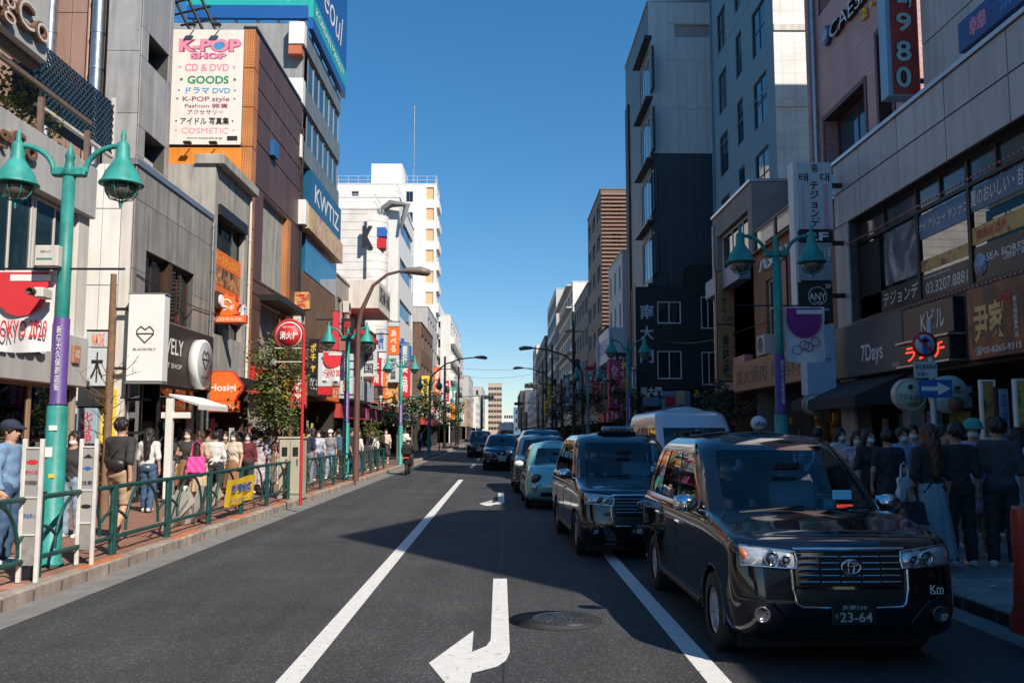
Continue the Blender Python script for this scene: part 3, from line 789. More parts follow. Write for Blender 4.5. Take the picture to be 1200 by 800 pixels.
# --- narrow concrete house with food posters and orange star signs
K3 = Plane('X', -8.25, 1); y3a = yB1 + .06; y3b = K3.px(292, 300)[0]; K3F = Plane('Y', y3a, -1)
b3 = thing('concrete_eatery_building', 'narrow bare concrete house with orange food posters in its windows', 'building', (-11, y3a + 2, 0))
z3 = K3.px(249, 188)[1]; zo0, zo1 = K3.px(252, 372)[1], K3.px(252, 232)[1]
zg = K3.px(250, 449)[1]
wide = (y3a + .28, y3b - .55, zs1 + .15, z3 - 1.1)
low = (y3a + .28, y3b - .55, zg + .25, zs1 - .1)
K3.wall('facade', y3a, y3b, zg, z3, [wide], .3, M_CONC, b3)
K3F.wall('end_wall', -14, -8.25, 4, z3, [], .1, M_CONC, b3)
K3.body('core', y3a + .03, y3b, zg, z3 - .02, -.4, -5.7, M_CONC, b3)
K3.piece('roof_slab', y3a - .1, y3b + .05, z3 - .02, z3 + .28, -.6, .25, M_CONC, b3, .02)
K3.piece('roller_blind_box', wide[0], wide[1], wide[3] - .32, wide[3], -.2, .1, M_DKMET, b3, .01)
M_FOOD = pattern('food_photo', (.05, .02, .015), (.45, .16, .05), 'photo', 2.6, .4, c3=(.75, .45, .12))
zz = wide[2]; hgt = wide[3] - .35 - zz
K3.window(wide[0], wide[1], zz, wide[3] - .32, b3, M_DKMET, M_GLASS, 3, 1, .22, .05)
def bandz(f0, f1): return zz + hgt * f0, zz + hgt * f1
a, b = bandz(.60, .74); K3.piece('poster_band', wide[0], wide[1], a, b, -.12, -.1, M_ORANGE, b3); K3.text('チーズダッカルビ', wide[0] + .2, wide[1] - .2, a + .08, b - .08, -.1, M_TXTY, b3)
pw = (wide[1] - wide[0]) / 3
for i in range(3):
    a, b = bandz(.44, .595); K3.piece('food_poster', wide[0] + i * pw + .02, wide[0] + (i + 1) * pw - .02, a, b, -.12, -.1, M_FOOD, b3)
a, b = bandz(.355, .435); K3.piece('poster_band', wide[0], wide[1], a, b, -.12, -.1, M_ORANGE, b3)
a, b = bandz(.22, .35); K3.text('●ホシギ2号店', wide[0] + .05, wide[1] - .05, a, b, .08, M_TXTW, b3, thick=.06, offset=.03)
K3.piece('letter_backing', wide[0] - .05, wide[1] + .05, a - .02, b + .02, -.02, .07, M_BRND, b3)
a, b = bandz(.15, .21); K3.piece('poster_band', wide[0], wide[1], a, b, -.12, -.1, M_ORANGE, b3)
K3.piece('eaves_slab', y3a, y3b, zg - .05, zg + .2, -.3, .7, M_DKMET, b3, .01)
def star_poly(n, r0, r1, sy=1.0, ph=0): return [((r0 if i % 2 == 0 else r1) * math.cos(math.pi * i / n + ph), (r0 if i % 2 == 0 else r1) * math.sin(math.pi * i / n + ph) * sy) for i in range(2 * n)]
def star_sign(px0, px1, pyt, pyb, Y, label, words, sub, round_=False):
    x0, z1 = RY(Y, px0, pyt); x1, z0 = RY(Y, px1, pyb); w = x1 - x0; h = z1 - z0; cx = (x0 + x1) / 2
    s = thing('orange_shop_sign', label, 'sign', (cx, Y, z0))
    rr = h * .44; pc = z0 + h * .56
    if round_: pl_ = [(r * math.cos(a), r * math.sin(a) * .92) for a, r in [(2 * math.pi * i / 32, rr * .95 * (1 + .06 * math.cos(6 * 2 * math.pi * i / 32))) for i in range(32)]]
    else: pl_ = star_poly(9, rr * 1.15, rr * .85, 1, math.pi / 2)
    MB().prism(pl_, (0, 0, 0), CU, UP, (0, 1, 0), .14).build('star_plate', M_ORANGE, s, (cx, Y, pc))
    MB().prism([(a * 1.08, b * 1.08) for a, b in pl_], (0, 0, 0), CU, UP, (0, 1, 0), .1).build('rim_plate', M_RED, s, (cx, Y + .03, pc))
    box('name_bar', (x0, Y - .03, z0), (x1, Y + .16, z0 + h * .24), M_ORANGE, s, .01); box('bar_rim', (x0 - .02, Y + .0, z0 - .025), (x1 + .02, Y + .13, z0 + h * .26), M_RED, s)
    letters(words, (cx, Y, pc - rr * .05), CU, CN, rr * 1.4, rr * .5, M_TXTW, s, offset=.02)
    letters(sub, (cx, Y - .03, z0 + h * .12), CU, CN, w * .85, h * .13, mat('letter_cream'), s, offset=.01)
    if not round_:
        MB().tube([(rr * .42 * math.cos(a * .5), 0, rr * .3 * math.sin(a * .5)) for a in range(11)], .02, 6).build('swirl_emblem', M_TXTW, s, (cx, Y - .012, pc + rr * .28))
    box('bracket', (x0 - .4, Y + .05, z0 + h * .4), (x0 + .15, Y + .1, z0 + h * .46), M_DKMET, s)
star_sign(241, 288, 345, 378, 26.0, 'orange star shaped sign sticking out at second floor height', 'ホシギ', '韓国料理')
star_sign(243, 279, 432, 482, 25.2, 'rounded orange pumpkin shaped sign over the shop with rectangular name bar below', 'Hosigi', 'FAMILY チキン', True)
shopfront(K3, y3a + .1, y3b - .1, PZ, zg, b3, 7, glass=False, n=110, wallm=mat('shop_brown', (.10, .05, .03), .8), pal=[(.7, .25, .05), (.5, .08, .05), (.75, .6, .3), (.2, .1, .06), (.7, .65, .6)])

# --- tall shop tower: orange tile corner columns, brown panels, big white sign on its end wall
T = Plane('X', -8.3, 1); y4a = y3b + .12; y4b = T.px(350, 300)[0]; TF = Plane('Y', y4a, -1)
b4 = thing('orange_tile_tower', 'brown panel tower with orange tiled columns and a white shop poster on its end wall', 'building', (-11, y4a + 3, 0))
z4 = TF.px(290, 35)[1]; M_TILE = pattern('orange_tile', (.42, .13, .03), (.55, .26, .10), 'diamond', 13, .5)
M_BPAN = mat('brown_glossy_panel', (.105, .055, .043), .5, var=.15, rnd=.12, streak=.15)
M_ORW = mat('orange_wall', (.80, .27, .03), .6, var=.12, streak=.2)
xs0 = RY(y4a, 196, 150)[0]; xc = RY(y4a, 284, 150)[0]
TF.body('core', xs0 - .3, -8.45, 0, z4 - .05, -.3, -(y4b - y4a), M_CONC, b4)
TF.wall('end_wall', xs0 - .3, xc, 3, z4, [], .1, M_CONC, b4)
zo = TF.px(240, 173)[1]; TF.piece('orange_wall_panel', xs0, xc, 4, zo, 0, .06, M_ORW, b4, .01)
for k in range(9): 
    za_, zb_ = PZ + 2.9 + k * (z4 - 3.05) / 9, PZ + 2.9 + (k + 1) * (z4 - 3.05) / 9
    TF.piece('tiled_column_block', xc, -8.3 + .02, za_ + .012, zb_ - .012, -.45, .05, M_TILE, b4, .006)
TF.piece('sign_trim', xs0, xc, zo + .02, zo + .14, 0, .1, M_DKMET, b4)
# the poster
q0, q1, r0, r1 = TF.rect(201, 37, 171, 285)
kp = thing('shop_poster_sign', 'big white poster sign of pink, green and blue words high on the end wall', 'sign', (q0, y4a - .3, r0))
KP = Plane('Y', y4a - .14, -1)
KP.piece('poster_board', q0, q1, r0, r1, -.1, 0, mat('poster_white', (.80, .76, .70), .55, var=.06, streak=.1), kp, .01)
w_, h_ = q1 - q0, r1 - r0
def kt(s, f0, f1, g0, g1, mt, **k): KP.text(s, q0 + w_ * f0, q0 + w_ * f1, r1 - h_ * g1, r1 - h_ * g0, 0, mt, kp, **k)
M_MAG = mat('letter_plum', (.30, .05, .14), .5)
kt('K-POP', .135, .975, .085, .20, M_MAG, offset=.085, lift=.003); kt('K-POP', .13, .97, .08, .195, M_TXTP, offset=.045, lift=.009)
kt('SHOP', .30, .78, .205, .262, M_MAG, offset=.085, lift=.003); kt('SHOP', .29, .77, .202, .258, M_TXTP, offset=.045, lift=.009)
kt('●', .60, .74, .11, .175, mat('letter_sky', (.06, .30, .62), .5), lift=.013)
kt('・CD & DVD・', .14, .9, .30, .365, M_TXTP, offset=.02); kt('・GOODS・', .16, .92, .405, .475, M_TXTG, offset=.03)
kt('・ドラマ DVD・', .14, .92, .505, .56, mat('letter_sky'), offset=.02); kt('・K-POP style・', .12, .92, .585, .64, M_MAG, offset=.01)
kt('Fashion 雑貨', .24, .82, .645, .685, M_MAG); kt('アクセサリー', .28, .76, .70, .74, M_MAG); kt('・アイドル 写真集・', .12, .9, .765, .83, M_TXTK, offset=.02)
kt('・COSMETIC・', .12, .92, .855, .905, M_TXTP, offset=0); kt('www.kstarplus.jp', .28, .76, .935, .955, M_TXTK); kt('■', .82, .96, .925, .965, M_TXTK)
for fx in (.34, .68):
    for zz, s_ in ((r1 + .05, 1), (r0 - .02, 1)):
        o = MB().box((0, -.14, 0), (.03, .28, .03)).build('lamp_arm', M_DKMET, kp, (q0 + w_ * fx, y4a - .16, zz))
        MB().box((0, 0, 0), (.26, .14, .09), .02).build('spot_lamp', M_DKMET, o, (q0 + w_ * fx, y4a - .46, zz - .02))
# street face: brown panels round two deep window bays
hs4 = [y4a + .42] + [T.px(x, 150)[0] for x in (317.5, 327, 335.5, 343)] + [y4b]
bay1 = (T.px(307, 260)[0], T.px(336, 260)[0], T.px(307, 345)[1], T.px(307, 228)[1]); bay1 = (max(bay1[0], hs4[0] + .05), bay1[1], bay1[2] + .4, bay1[3])
bay2 = (bay1[0], bay1[1], T.px(307, 425)[1], T.px(307, 355)[1])
zz4 = [3.05, bay2[3] + .15, bay1[2] - .1, bay1[3] + .1] + lin(bay1[3] + 1.6, z4, 4)
T.wall('facade', y4a + .4, y4b, 3.0, z4, [bay1, bay2], .7, mat('joint_pale', (.38, .33, .3), .7), b4)
panels(T, hs4, zz4, 0, M_BPAN, b4, gap=.05, skip=[bay1, bay2])
M_ANIM = pattern('poster_photo_blue', (.12, .25, .45), (.65, .66, .7), 'photo', 1.6, .4, c3=(.5, .12, .2))
for q, gm in ((bay1, M_ANIM), (bay2, M_GLASS)):
    T.window(q[0], q[1], q[2], q[3], b4, M_DKMET, gm, 3, 2, .6, .07)
for q in (bay1, bay2): T.piece('tiled_jamb', q[1] - .02, q[1] + .5, q[2], q[3], -.3, .05, M_TILE, b4)
T.piece('bay_canopy', bay2[0] - .1, bay2[1] + .5, bay2[3] + .02, bay2[3] + .25, -.1, .7, M_DKMET, b4, .02)
T.piece('roof_edge', y4a, y4b, z4, z4 + .12, -.4, .06, M_DKMET, b4)
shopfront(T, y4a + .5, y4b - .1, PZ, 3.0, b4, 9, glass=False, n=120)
q = T.px(315, 175); T.piece('blue_plate_sign', q[0], q[0] + .6, q[1] - .2, q[1] + .35, .04, .2, mat('blue_sign', (.02, .12, .30), .4), b4)
# steel roof frame sloping behind the poster
mb = MB()
for k in range(3):
    mb.tube([(-12.0 + k * .4, 31.2, 17.6 + k * .2), (-10.9 + k * .4, 31.0, 15.5 + k * .1)], .06, 5)
for k in range(6):
    f = k / 5; mb.tube([(-12.3 + 1.2 * f, 31.1, 17.5 - 2.0 * f), (-11.0 + 1.2 * f, 31.1, 17.9 - 2.2 * f)], .045, 5)
fr = thing('roof_steel_frame', 'dark open steel frame rising above the white poster sign', 'frame', (-10.5, 28, 14)); mb.build('steel_bars', M_DKMET, fr, (0, 0, 0))

# --- glass and grey band tower with a blue billboard on its roof
W = Plane('X', -8.3, 1); y5a = y4b + .1; y5b = W.px(394, 300)[0]; WF = Plane('Y', y5a, -1)
b5 = thing('grey_band_tower', 'tower of grey bands and green glass with white balcony ends', 'building', (-11, y5a + 3, 0))
M_GB = mat('grey_green_band', (.21, .235, .235), .45, metal=.2, var=.12, streak=.3, rnd=.06); M_GLG = glassy('green_glass', (.03, .065, .06))
zlev = [W.px(357, y)[1] for y in (34, 57, 102, 128, 169, 192, 240, 266, 310)]
ztop5 = zlev[0] + .3
W.body('core', y5a + .05, y5b, 3.2, ztop5 - .05, -.45, -7, M_CONC, b5)
WF.body('core', -15, -8.35, 3.2, ztop5 - .1, 0, -.3, mat('grey_end_wall', (.3, .31, .31), .7, streak=.3), b5)
hs5 = lin(y5a, y5b, 5)
for (zt, zb) in ((0, 1), (2, 3), (4, 5)):
    for i in range(5): W.piece('band_panel', hs5[i] + .008, hs5[i + 1] - .008, zlev[zb], zlev[zt], -.3, .07, M_GB, b5, .01)
    box('balcony_end', (-8.85, y5a - .5, zlev[zb] - .05), (-8.2, y5a - .01, zlev[zt] + .1), M_WHITE, b5, .02)
    box('orange_soffit', (-8.85, y5a - .45, zlev[zb] - .45), (-8.3, y5a - .01, zlev[zb] - .06), mat('rust_soffit', (.5, .14, .06), .7), b5)
for (zt, zb) in ((1, 2), (3, 4)):
    hs = lin(y5a + .9, y5b, 6)
    for i in range(6): W.window(hs[i], hs[i + 1], zlev[zb] + .01, zlev[zt] - .01, b5, M_ALU, M_GLG, 1, 1, .06, .05)
M_BLUE = mat('deep_blue_board', (.012, .095, .20), .35, var=.1)
W.piece('blue_sign_board', y5a + 1.2, y5b, zlev[6] - .1, zlev[5] - .1, -.3, .2, M_BLUE, b5, .01); W.text('KWTIZ', y5a + 1.8, y5b - .6, zlev[6] + .35, zlev[5] - .55, .2, M_TXTW, b5, offset=.01)
W.piece('poster_band', y5a + .2, y5b, zlev[7] - .2, zlev[6] - .14, -.2, .32, pattern('poster_photo_gold', (.55, .30, .08), (.70, .55, .25), 'photo', 2.2, .4, c3=(.45, .12, .25)), b5, .01)
box('balcony_end', (-9.1, y5a - .5, zlev[7] - .2), (-7.97, y5a - .01, zlev[6] - .1), M_WHITE, b5, .02)
W.piece('blue_glass_band', y5a + 1.0, y5b, zlev[8] - .3, zlev[7] - .25, -.3, .02, glassy('cobalt_glass', (.015, .11, .20)), b5)
ac_unit((-8.9, y5a - .3, zlev[5] - .4), (0, -1, 0), b5)
bb = thing('roof_billboard', 'blue and teal billboard with white writing on the tower roof', 'billboard', (-10, y5a + .3, ztop5))
zb0 = WF.px(300, 20)[1]; xb = RY(y5a, 218, 10)[0]
M_BB = mat('billboard_blue', (.012, .10, .33), .4, var=.06); M_BT = mat('billboard_teal', (.02, .40, .38), .4, var=.06)
box('board_front', (xb, y5a + .1, zb0), (-8.22, y5a + .3, zb0 + .56), M_BB, bb); box('board_front_teal', (xb, y5a + .1, zb0 + .565), (-8.22, y5a + .3, zb0 + 1.8), M_BT, bb); box('board_front', (xb, y5a + .1, zb0 + 1.805), (-8.22, y5a + .3, zb0 + 6), M_BB, bb)
letters('ONE STOP ビューティー', ((xb - 8.3) / 2 + .3, y5a + .1, zb0 + .98), CU, CN, 3.9, .42, M_TXTW, bb, offset=.02)
zb1 = W.px(356, 33)[1] + .2
for (a, b, mt_) in ((zb1, zb1 + .5, M_BB), (zb1 + .505, zb1 + 1.4, M_BT), (zb1 + 1.405, zb0 + 6, M_BB)): box('board_side', (-8.24, y5a + .31, a), (-8.02, y5b + .2, b), mt_, bb)
W.text('Seoul', y5a + 1.2, y5b - 1.0, zb1 + 2.0, zb1 + 3.6, .29, M_TXTW, bb, shear=.25, offset=-.004); W.text('KOREAN MARKET', y5a + .8, y5b - .5, zb1 + .8, zb1 + 1.15, .29, M_TXTW, bb)
mb = MB()
for x in lin(xb + .2, -8.6, 5): mb.tube([(x, y5a + .4, ztop5 - .1), (x, y5a + .4, zb0 + 3)], .07, 6)
for y in lin(y5a + .6, y5b, 4): mb.tube([(-8.5, y, ztop5 - .1), (-8.5, y, zb0 + 3)], .07, 6)
mb.build('support_posts', M_OFFW, bb, (0, 0, 0))
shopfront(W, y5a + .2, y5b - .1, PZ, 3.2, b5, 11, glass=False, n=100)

# --- lower houses beyond
def simple_building(name, label, side, X, y0, y1, h, wm, floors, nwin, end_windows=0, depth=9.0, base=3.2, fm=M_ALU, gm=M_GLASS, wf=.62, hf=.5, band=None, seed=0, railing=False, sillm=None, endmat=None, endw=None, xh=(), shop=True, parapet=.35):
    """a street building with real window openings on its street face and end wall"""
    pl = Plane('X', X, 1 if side == 'L' else -1); sg = -1 if side == 'L' else 1
    t = thing(name, label, 'building', (X + sg * depth / 2, (y0 + y1) / 2, 0))
    fh = (h - base - parapet) / floors; holes = []
    bw = (y1 - y0) / nwin
    for i in range(floors):
        z0 = base + i * fh + fh * (1 - hf) * .55
        for j in range(nwin): holes.append((y0 + bw * (j + .5 - wf / 2), y0 + bw * (j + .5 + wf / 2), z0, z0 + fh * hf))
    pl.wall('facade', y0, y1, base, h, holes, .18, wm, t)
    for q in holes: pl.window(*q, t, fm, gm, 2 if (q[1] - q[0]) > .9 else 1, 1, .15, .05, sillm)
    em = endmat or wm; eh = []
    pe = Plane('Y', y0, -1); ex0, ex1 = sorted((X, X + sg * depth))
    if end_windows:
        w2 = (ex1 - ex0) / end_windows
        for i in range(floors):
            z0 = base + i * fh + fh * (1 - hf) * .55
            for j in range(end_windows):
                c = ex0 + w2 * (j + .5); eh.append((c - (endw or .45), c + (endw or .45), z0, z0 + fh * hf))
    pe.wall('end_wall', ex0, ex1, 0 if not shop else base, h, eh + list(xh), .18, em, t)
    for q in eh: pe.window(*q, t, fm, gm, 2, 1, .15, .045)
    pl.body('core', y0 + .24, y1 - .01, base, h - .06, -.24, -depth + .01, M_DARK, t)
    pl.piece('parapet_cap', y0 - .04, y1 + .02, h, h + .1, -depth, .06, band or em, t)
    if shop: 
        shopfront(pl, y0 + .1, y1 - .1, PZ, base - .0, t, seed, glass=False, n=int(26 * (y1 - y0) / 2) if y0 < 70 else 20)
        pl.piece('shop_fascia', y0 + .05, y1 - .05, base - .75, base - .05, .01, .3, mat('fascia_%d' % (seed % 7), [(.5, .06, .05), (.04, .04, .045), (.55, .5, .42), (.05, .15, .3), (.6, .35, .05), (.35, .1, .2), (.06, .25, .15)][seed % 7], .5), t, .01)
    if railing: roofrail(pe, ex0, ex1, h + .1, -.2, t, M_WHITE); roofrail(pl, y0, y1, h + .1, -.2, t, M_WHITE)
    return t, pl, pe, fh
b6, P6, E6, _ = simple_building('terrace_house', 'low grey concrete house with red awning and planted terrace', 'L', -8.3, y5b + .15, 53.0, 9.6, M_CONC, 2, 4, 2, seed=14)
P6.piece('red_sign_canopy', y5b + .3, 50, 6.6, 6.85, 0, 1.4, M_RED, b6, .02); P6.piece('brick_pier', y5b + .3, y5b + .8, 4.5, 6.6, 0, .6, pattern('brick_red', (.36, .12, .07), (.3, .25, .22), 'brick', 5), b6)
P6.piece('grey_shop_sign', y5b + .3, 52, 3.4, 4.5, .0, .9, mat('pale_blue_sign', (.45, .5, .55), .4), b6, .02)
MB().box((0, 0, 0), (1.8, 5.2, 1.6), .03).build('oriel_box', M_OFFW, b6, (-7.6, 50.8, 9.2))
letters('DREAM HAIR', (-6.69, 50.8, 9.3), LU, LN, 4.4, .9, M_TXTK, b6)
b7, P7, E7, _ = simple_building('round_corner_building', 'white banded building with a rounded corner and dark K sign', 'L', -8.6, 60.6, 66.5, 17.0, M_WHITE, 5, 3, 0, seed=16, railing=True, endmat=pattern('white_siding', (.74, .71, .68), (.45, .42, .4), 'siding', .9, .6))
mb = MB(); vs = []; fs = []; nA = 10
for i in range(nA + 1):
    a = math.pi / 2 * i / nA; x, y = -9.2 + 1.3 * math.sin(a), 60.55 + 1.3 - 1.3 * math.cos(a) - .4
    vs += [(x, y, 4.2), (x, y, 16.6)]
for i in range(nA): fs.append((2 * i, 2 * i + 2, 2 * i + 3, 2 * i + 1))
mb.add(vs, fs, True); link('rounded_bay', mb.mesh(), b7, (0, 0, 0), pattern('white_siding', (0, 0, 0), (0, 0, 0)))
E7.text('K', -9.5, -8.75, 14.2, 15.7, .42, M_TXTK, b7, thick=.2, offset=.05); box('blue_logo_plate', (-8.6, 60.3, 15.0), (-7.95, 61.2, 15.7), M_TXTB, b7, .05); box('red_logo_plate', (-8.6, 60.32, 14.2), (-7.97, 61.2, 14.95), M_RED, b7, .05)
b8, P8, E8, _ = simple_building('white_slab_building', 'white rendered building with long dark slanting window bands', 'L', -8.3, 71, 83, 20.6, M_WHITE, 5, 1, 1, seed=17, wf=.82, hf=.42, depth=7, endw=.5, railing=True)
P8.text('ホテル', 72, 81, 7.6, 9.4, .02, M_TXTB, b8, thick=.2, offset=.05)
MB().tube([(-10.4, 70.7, 17.6), (-9.9, 70.4, 19.2), (-8.9, 70.3, 19.9), (-7.6, 70.3, 19.8), (-8.1, 70.5, 17.9)], [.15, .25, .35, .3, .12], 6).build('wall_shadow_tube', mat('shadow_grey', (.16, .16, .165), .6), b8, (0, 0, 0))  # a shadow on the white wall, modelled as a dark tube
b9, P9, E9, _ = simple_building('balcony_apartment_tower', 'tall white apartment tower with peach balconies on its street corner', 'L', -8.4, 113, 118, 33.5, M_WHITE, 11, 2, 2, seed=18, depth=14, railing=True, wf=.5, xh=[(-9.75, -8.75, 4.3 + k * 2.72, 5.9 + k * 2.72) for k in range(11)])
M_PEACH = mat('peach_wall', (.72, .45, .24), .7, var=.08)
for k in range(11):
    z0 = 3.2 + k * 2.72
    box('balcony_wall', (-8.38, 113.2, z0 + .1), (-8.1, 117.8, z0 + 1.1), M_WHITE, b9); box('balcony_back', (-9.85, 113.15, z0 + 1.0), (-8.65, 113.22, z0 + 2.8), M_PEACH, b9)
box('stair_head', (-17, 114, 33.5), (-13, 119, 36.5), M_WHITE, b9)
MB().tube([(0, 0, 0), (0, 0, 12)], .09, 5).build('roof_aerial', M_STEEL, b9, (-11.7, 116, 33))
b9b, _, _, _ = simple_building('brown_timber_house', 'brown low house with ranma lattice beyond the terrace house', 'L', -8.3, 53.2, 60.4, 8.0, mat('brown_board', (.17, .10, .065), .75, var=.25, streak=.3), 2, 3, 2, seed=19)
b9c, _, _, _ = simple_building('grey_clad_shop', 'grey clad shop house after the rounded building', 'L', -8.3, 66.7, 70.8, 10, M_GREYP, 2, 2, 2, seed=20)
b9d, _, _, _ = simple_building('brown_plank_building', 'brown planked low building before the apartment tower', 'L', -7.6, 84, 98, 12.0, mat('brown_board'), 3, 4, 2, seed=21)
b9e, _, _, _ = simple_building('grey_office_block', 'narrow grey office block beside the apartment tower', 'L', -8.2, 98.3, 112.5, 15.5, M_CASH, 4, 4, 2, seed=22)
# ================================================================== RIGHT SIDE
K = Plane('X', 8.0, -1); yK1 = K.px(981, 300)[0]; yK0 = -6.8
bK = thing('grey_panel_restaurant_building', 'grey panel building with long upper window band and dark shop signs, nearest right', 'building', (12, 10, 0))
M_KP = mat('pale_grey_panel', (.50, .49, .47), .5, var=.12, streak=.25, rnd=.06)
zr = K.px(1200, 18)[1]; zj = K.px(1200, 75)[1]; zh = K.px(1157, 162)[1]; zl = K.px(1200, 178)[1]; zw0 = K.px(1200, 314)[1]; zs1 = K.px(1068, 362)[1]; zs0 = K.px(1068, 433)[1]
cols = [K.px(x, 300)[0] for x in (1200, 1125, 1065)]; pw = cols[1] - cols[0]
yW1 = K.px(996, 300)[0]
wb = (yK0 + .3, yW1, zw0, zl)
tr = (yK0 + .3, yW1, zl + .02, zh)
K.wall('facade', yK0, yK1, zs0, zr, [(yK0 + .3, yW1, zw0, zh)], .35, mat('joint_dark'), bK)
hK = [yK1, K.px(1008, 200)[0], K.px(1054, 200)[0], K.px(1112, 200)[0], K.px(1184, 100)[0]]
st_ = hK[3] - hK[4]
while hK[-1] > yK0 + st_: hK.append(hK[-1] - st_)
hK = sorted(hK + [yK0])
panels(K, hK, [zh, zj, zr], .0, M_KP, bK, gap=.03)
K.piece('end_pier', yW1, yK1, PZ, zh - .01, -.1, .04, M_KP, bK, .01)
K.piece('parapet_cap', yK0, yK1 + .02, zr, zr + .08, -.5, .08, M_ALU, bK)
K.body('core', yK0, yK1, zs0, zr - .02, -2.2, -7, M_DARK, bK)
K.body('ceiling', yK0, yK1, zh + .02, zr - .02, -.36, -2.2, M_CONC, bK); K.body('floor_slab', yK0, yK1, zs0 + .02, zw0 - .02, -.36, -2.2, M_CONC, bK)
K.body('end_wall', yK1 - .1, yK1 + .0, zs0, zr - .02, -.02, -7, M_KP, bK)
M_GK = clearglass('restaurant_glass', (.30, .34, .36), .16)
hc = [cols[0] - pw * i for i in range(12) if cols[0] - pw * i > yK0 + .3]; hc = sorted(hc + [cols[1], cols[2], yW1, yK0 + .3])
for a, b in zip(hc[:-1], hc[1:]):
    if b - a < .3: continue
    f = MB(); c = K.pt((a + b) / 2, (zw0 + zl) / 2, -.25)
    for (p, q) in (((a, zw0), (a + .05, zh)), ((b - .05, zw0), (b, zh)), ((a + .05, zl), (b - .05, zl + .07)), ((a + .05, zw0), (b - .05, zw0 + .07)), ((a + .05, zh - .06), (b - .05, zh)), (((a + b) / 2 - .03, zl + .07), ((a + b) / 2 + .03, zh - .06))):
        f.span(K.pt(*p, -.27) - c, K.pt(*q, -.18) - c)
    fo = f.build('window', M_DKMET, bK, c)
    box('pane', K.pt(a + .04, zw0 + .06, -.235), K.pt(b - .04, zl + .01, -.22), M_GK, fo)
    box('transom_pane', K.pt(a + .04, zl + .06, -.235), K.pt(b - .04, zh - .05, -.22), glassy('smoked_glass', (.03, .03, .032), .12), fo)
K.body('room_back_wall', yK0, yK1 - .12, zw0, zh, -2.0, -2.1, mat('room_brown', (.12, .08, .06), .8), bK)
goods('room_furnishings', K, yK0 + .5, yW1 - .4, zw0 + .1, zl - .5, -1.8, -.8, bK, 31, [(.3, .18, .1), (.6, .55, .5), (.1, .1, .1), (.5, .35, .1)], 80)
# printed strips and posters on the window band
M_PRK = mat('black_film', (.018, .018, .02), .35, var=.1)
def strip(x0, x1, yt, yb, mt, words, tm, f=(.1, .9, .2, .8), **k):
    h0, h1, z0, z1 = K.rect(x1, yt, yb, x0)
    K.piece('window_strip', h0 + .05, h1 - .05, z0, z1, -.21, -.2, mt, bK)
    if words: K.text(words, h0 + (h1 - h0) * (1 - f[1]), h0 + (h1 - h0) * (1 - f[0]), z0 + (z1 - z0) * f[2], z0 + (z1 - z0) * f[3], -.2, tm, bK, **k)
hz = zl - zw0
def wstrip(a, b, f0, f1, mt, words=None, tm=M_TXTW, g=(.1, .9, .2, .8), **k):
    K.piece('window_strip', a + .05, b - .05, zw0 + hz * f0, zw0 + hz * f1, -.216, -.205, mt, bK)
    if words: K.text(words, b - (b - a) * g[1], b - (b - a) * g[0], zw0 + hz * (f0 + (f1 - f0) * g[2]), zw0 + hz * (f0 + (f1 - f0) * g[3]), -.205, tm, bK, **k)
wstrip(cols[2], yW1, .04, .30, M_PRK, 'テジョンデ', M_TXTW, (.42, .97, .2, .85), shear=.1)
wstrip(cols[1], cols[2], .04, .30, M_PRK, '03.3207.8881', M_TXTW, (.12, .92, .15, .62), offset=.005)
K.text('www.tejonde.com', cols[2] - 1.2, cols[2] - .15, zw0 + hz * .24, zw0 + hz * .28, -.205, M_TXTW, bK)
wstrip(cols[0], cols[1], .04, .38, M_PRK, 'SEA FOREST', M_TXTW, (.25, .93, .52, .72))
K.text('Dinner Menu', cols[0] + .2, cols[0] + .9, zw0 + hz * .17, zw0 + hz * .24, -.205, M_TXTW, bK)
MB().lathe([(.2, 0), (.2, .006), (0, .006)], n=24, axis='X').build('round_emblem', pattern('seal_blue', (.1, .2, .45), (.6, .65, .7), 'cells', 14), bK, K.pt(cols[1] - .28, zw0 + hz * .2, -.195))
wstrip(cols[1], cols[2], .34, .46, pattern('poster_gold', (.55, .28, .06), (.72, .48, .15), 'photo', 3, .5, c3=(.4, .1, .05)))
wstrip(cols[0], cols[1], .41, .58, pattern('poster_gold', (0, 0, 0), (0, 0, 0)), '韓国居酒屋', M_TXTR, (.1, .6, .2, .8))
M_BLF = mat('blue_film', (.02, .13, .28), .35, var=.2)
wstrip(cols[1], cols[2], .70, .97, M_BLF, 'ナイアシュー サンナニ', M_TXTW, (.02, .98, .3, .7), shear=.1)
wstrip(cols[0], cols[1], .74, .97, mat('blue_film2', (.03, .12, .2), .35, var=.2), '夏のおいしい・참돔', M_TXTW, (.03, .98, .2, .9), shear=.1)
wstrip(cols[2] + .0, cols[2] + (yW1 - cols[2]) * .55, .34, .97, pattern('poster_portrait', (.02, .03, .04), (.10, .14, .18), 'photo', 1.6, .4, c3=(.5, .45, .4)))
wstrip(cols[2] + (yW1 - cols[2]) * .6, yW1, .0, .97, mat('dark_curtain', (.03, .025, .022), .8))
# strings of little bulbs along the band
for zz, nm in ((zl + .03, 0), (zw0 - .06, 1)):
    mb = MB()
    h = yK0 + .4
    while h < yW1: mb.box(K.pt(h, zz, .03), (.035, .06, .03)); h += .14
    mb.build('bulb_string', mat('bulb_red', (.55, .16, .12), .4), bK, kind='stuff')
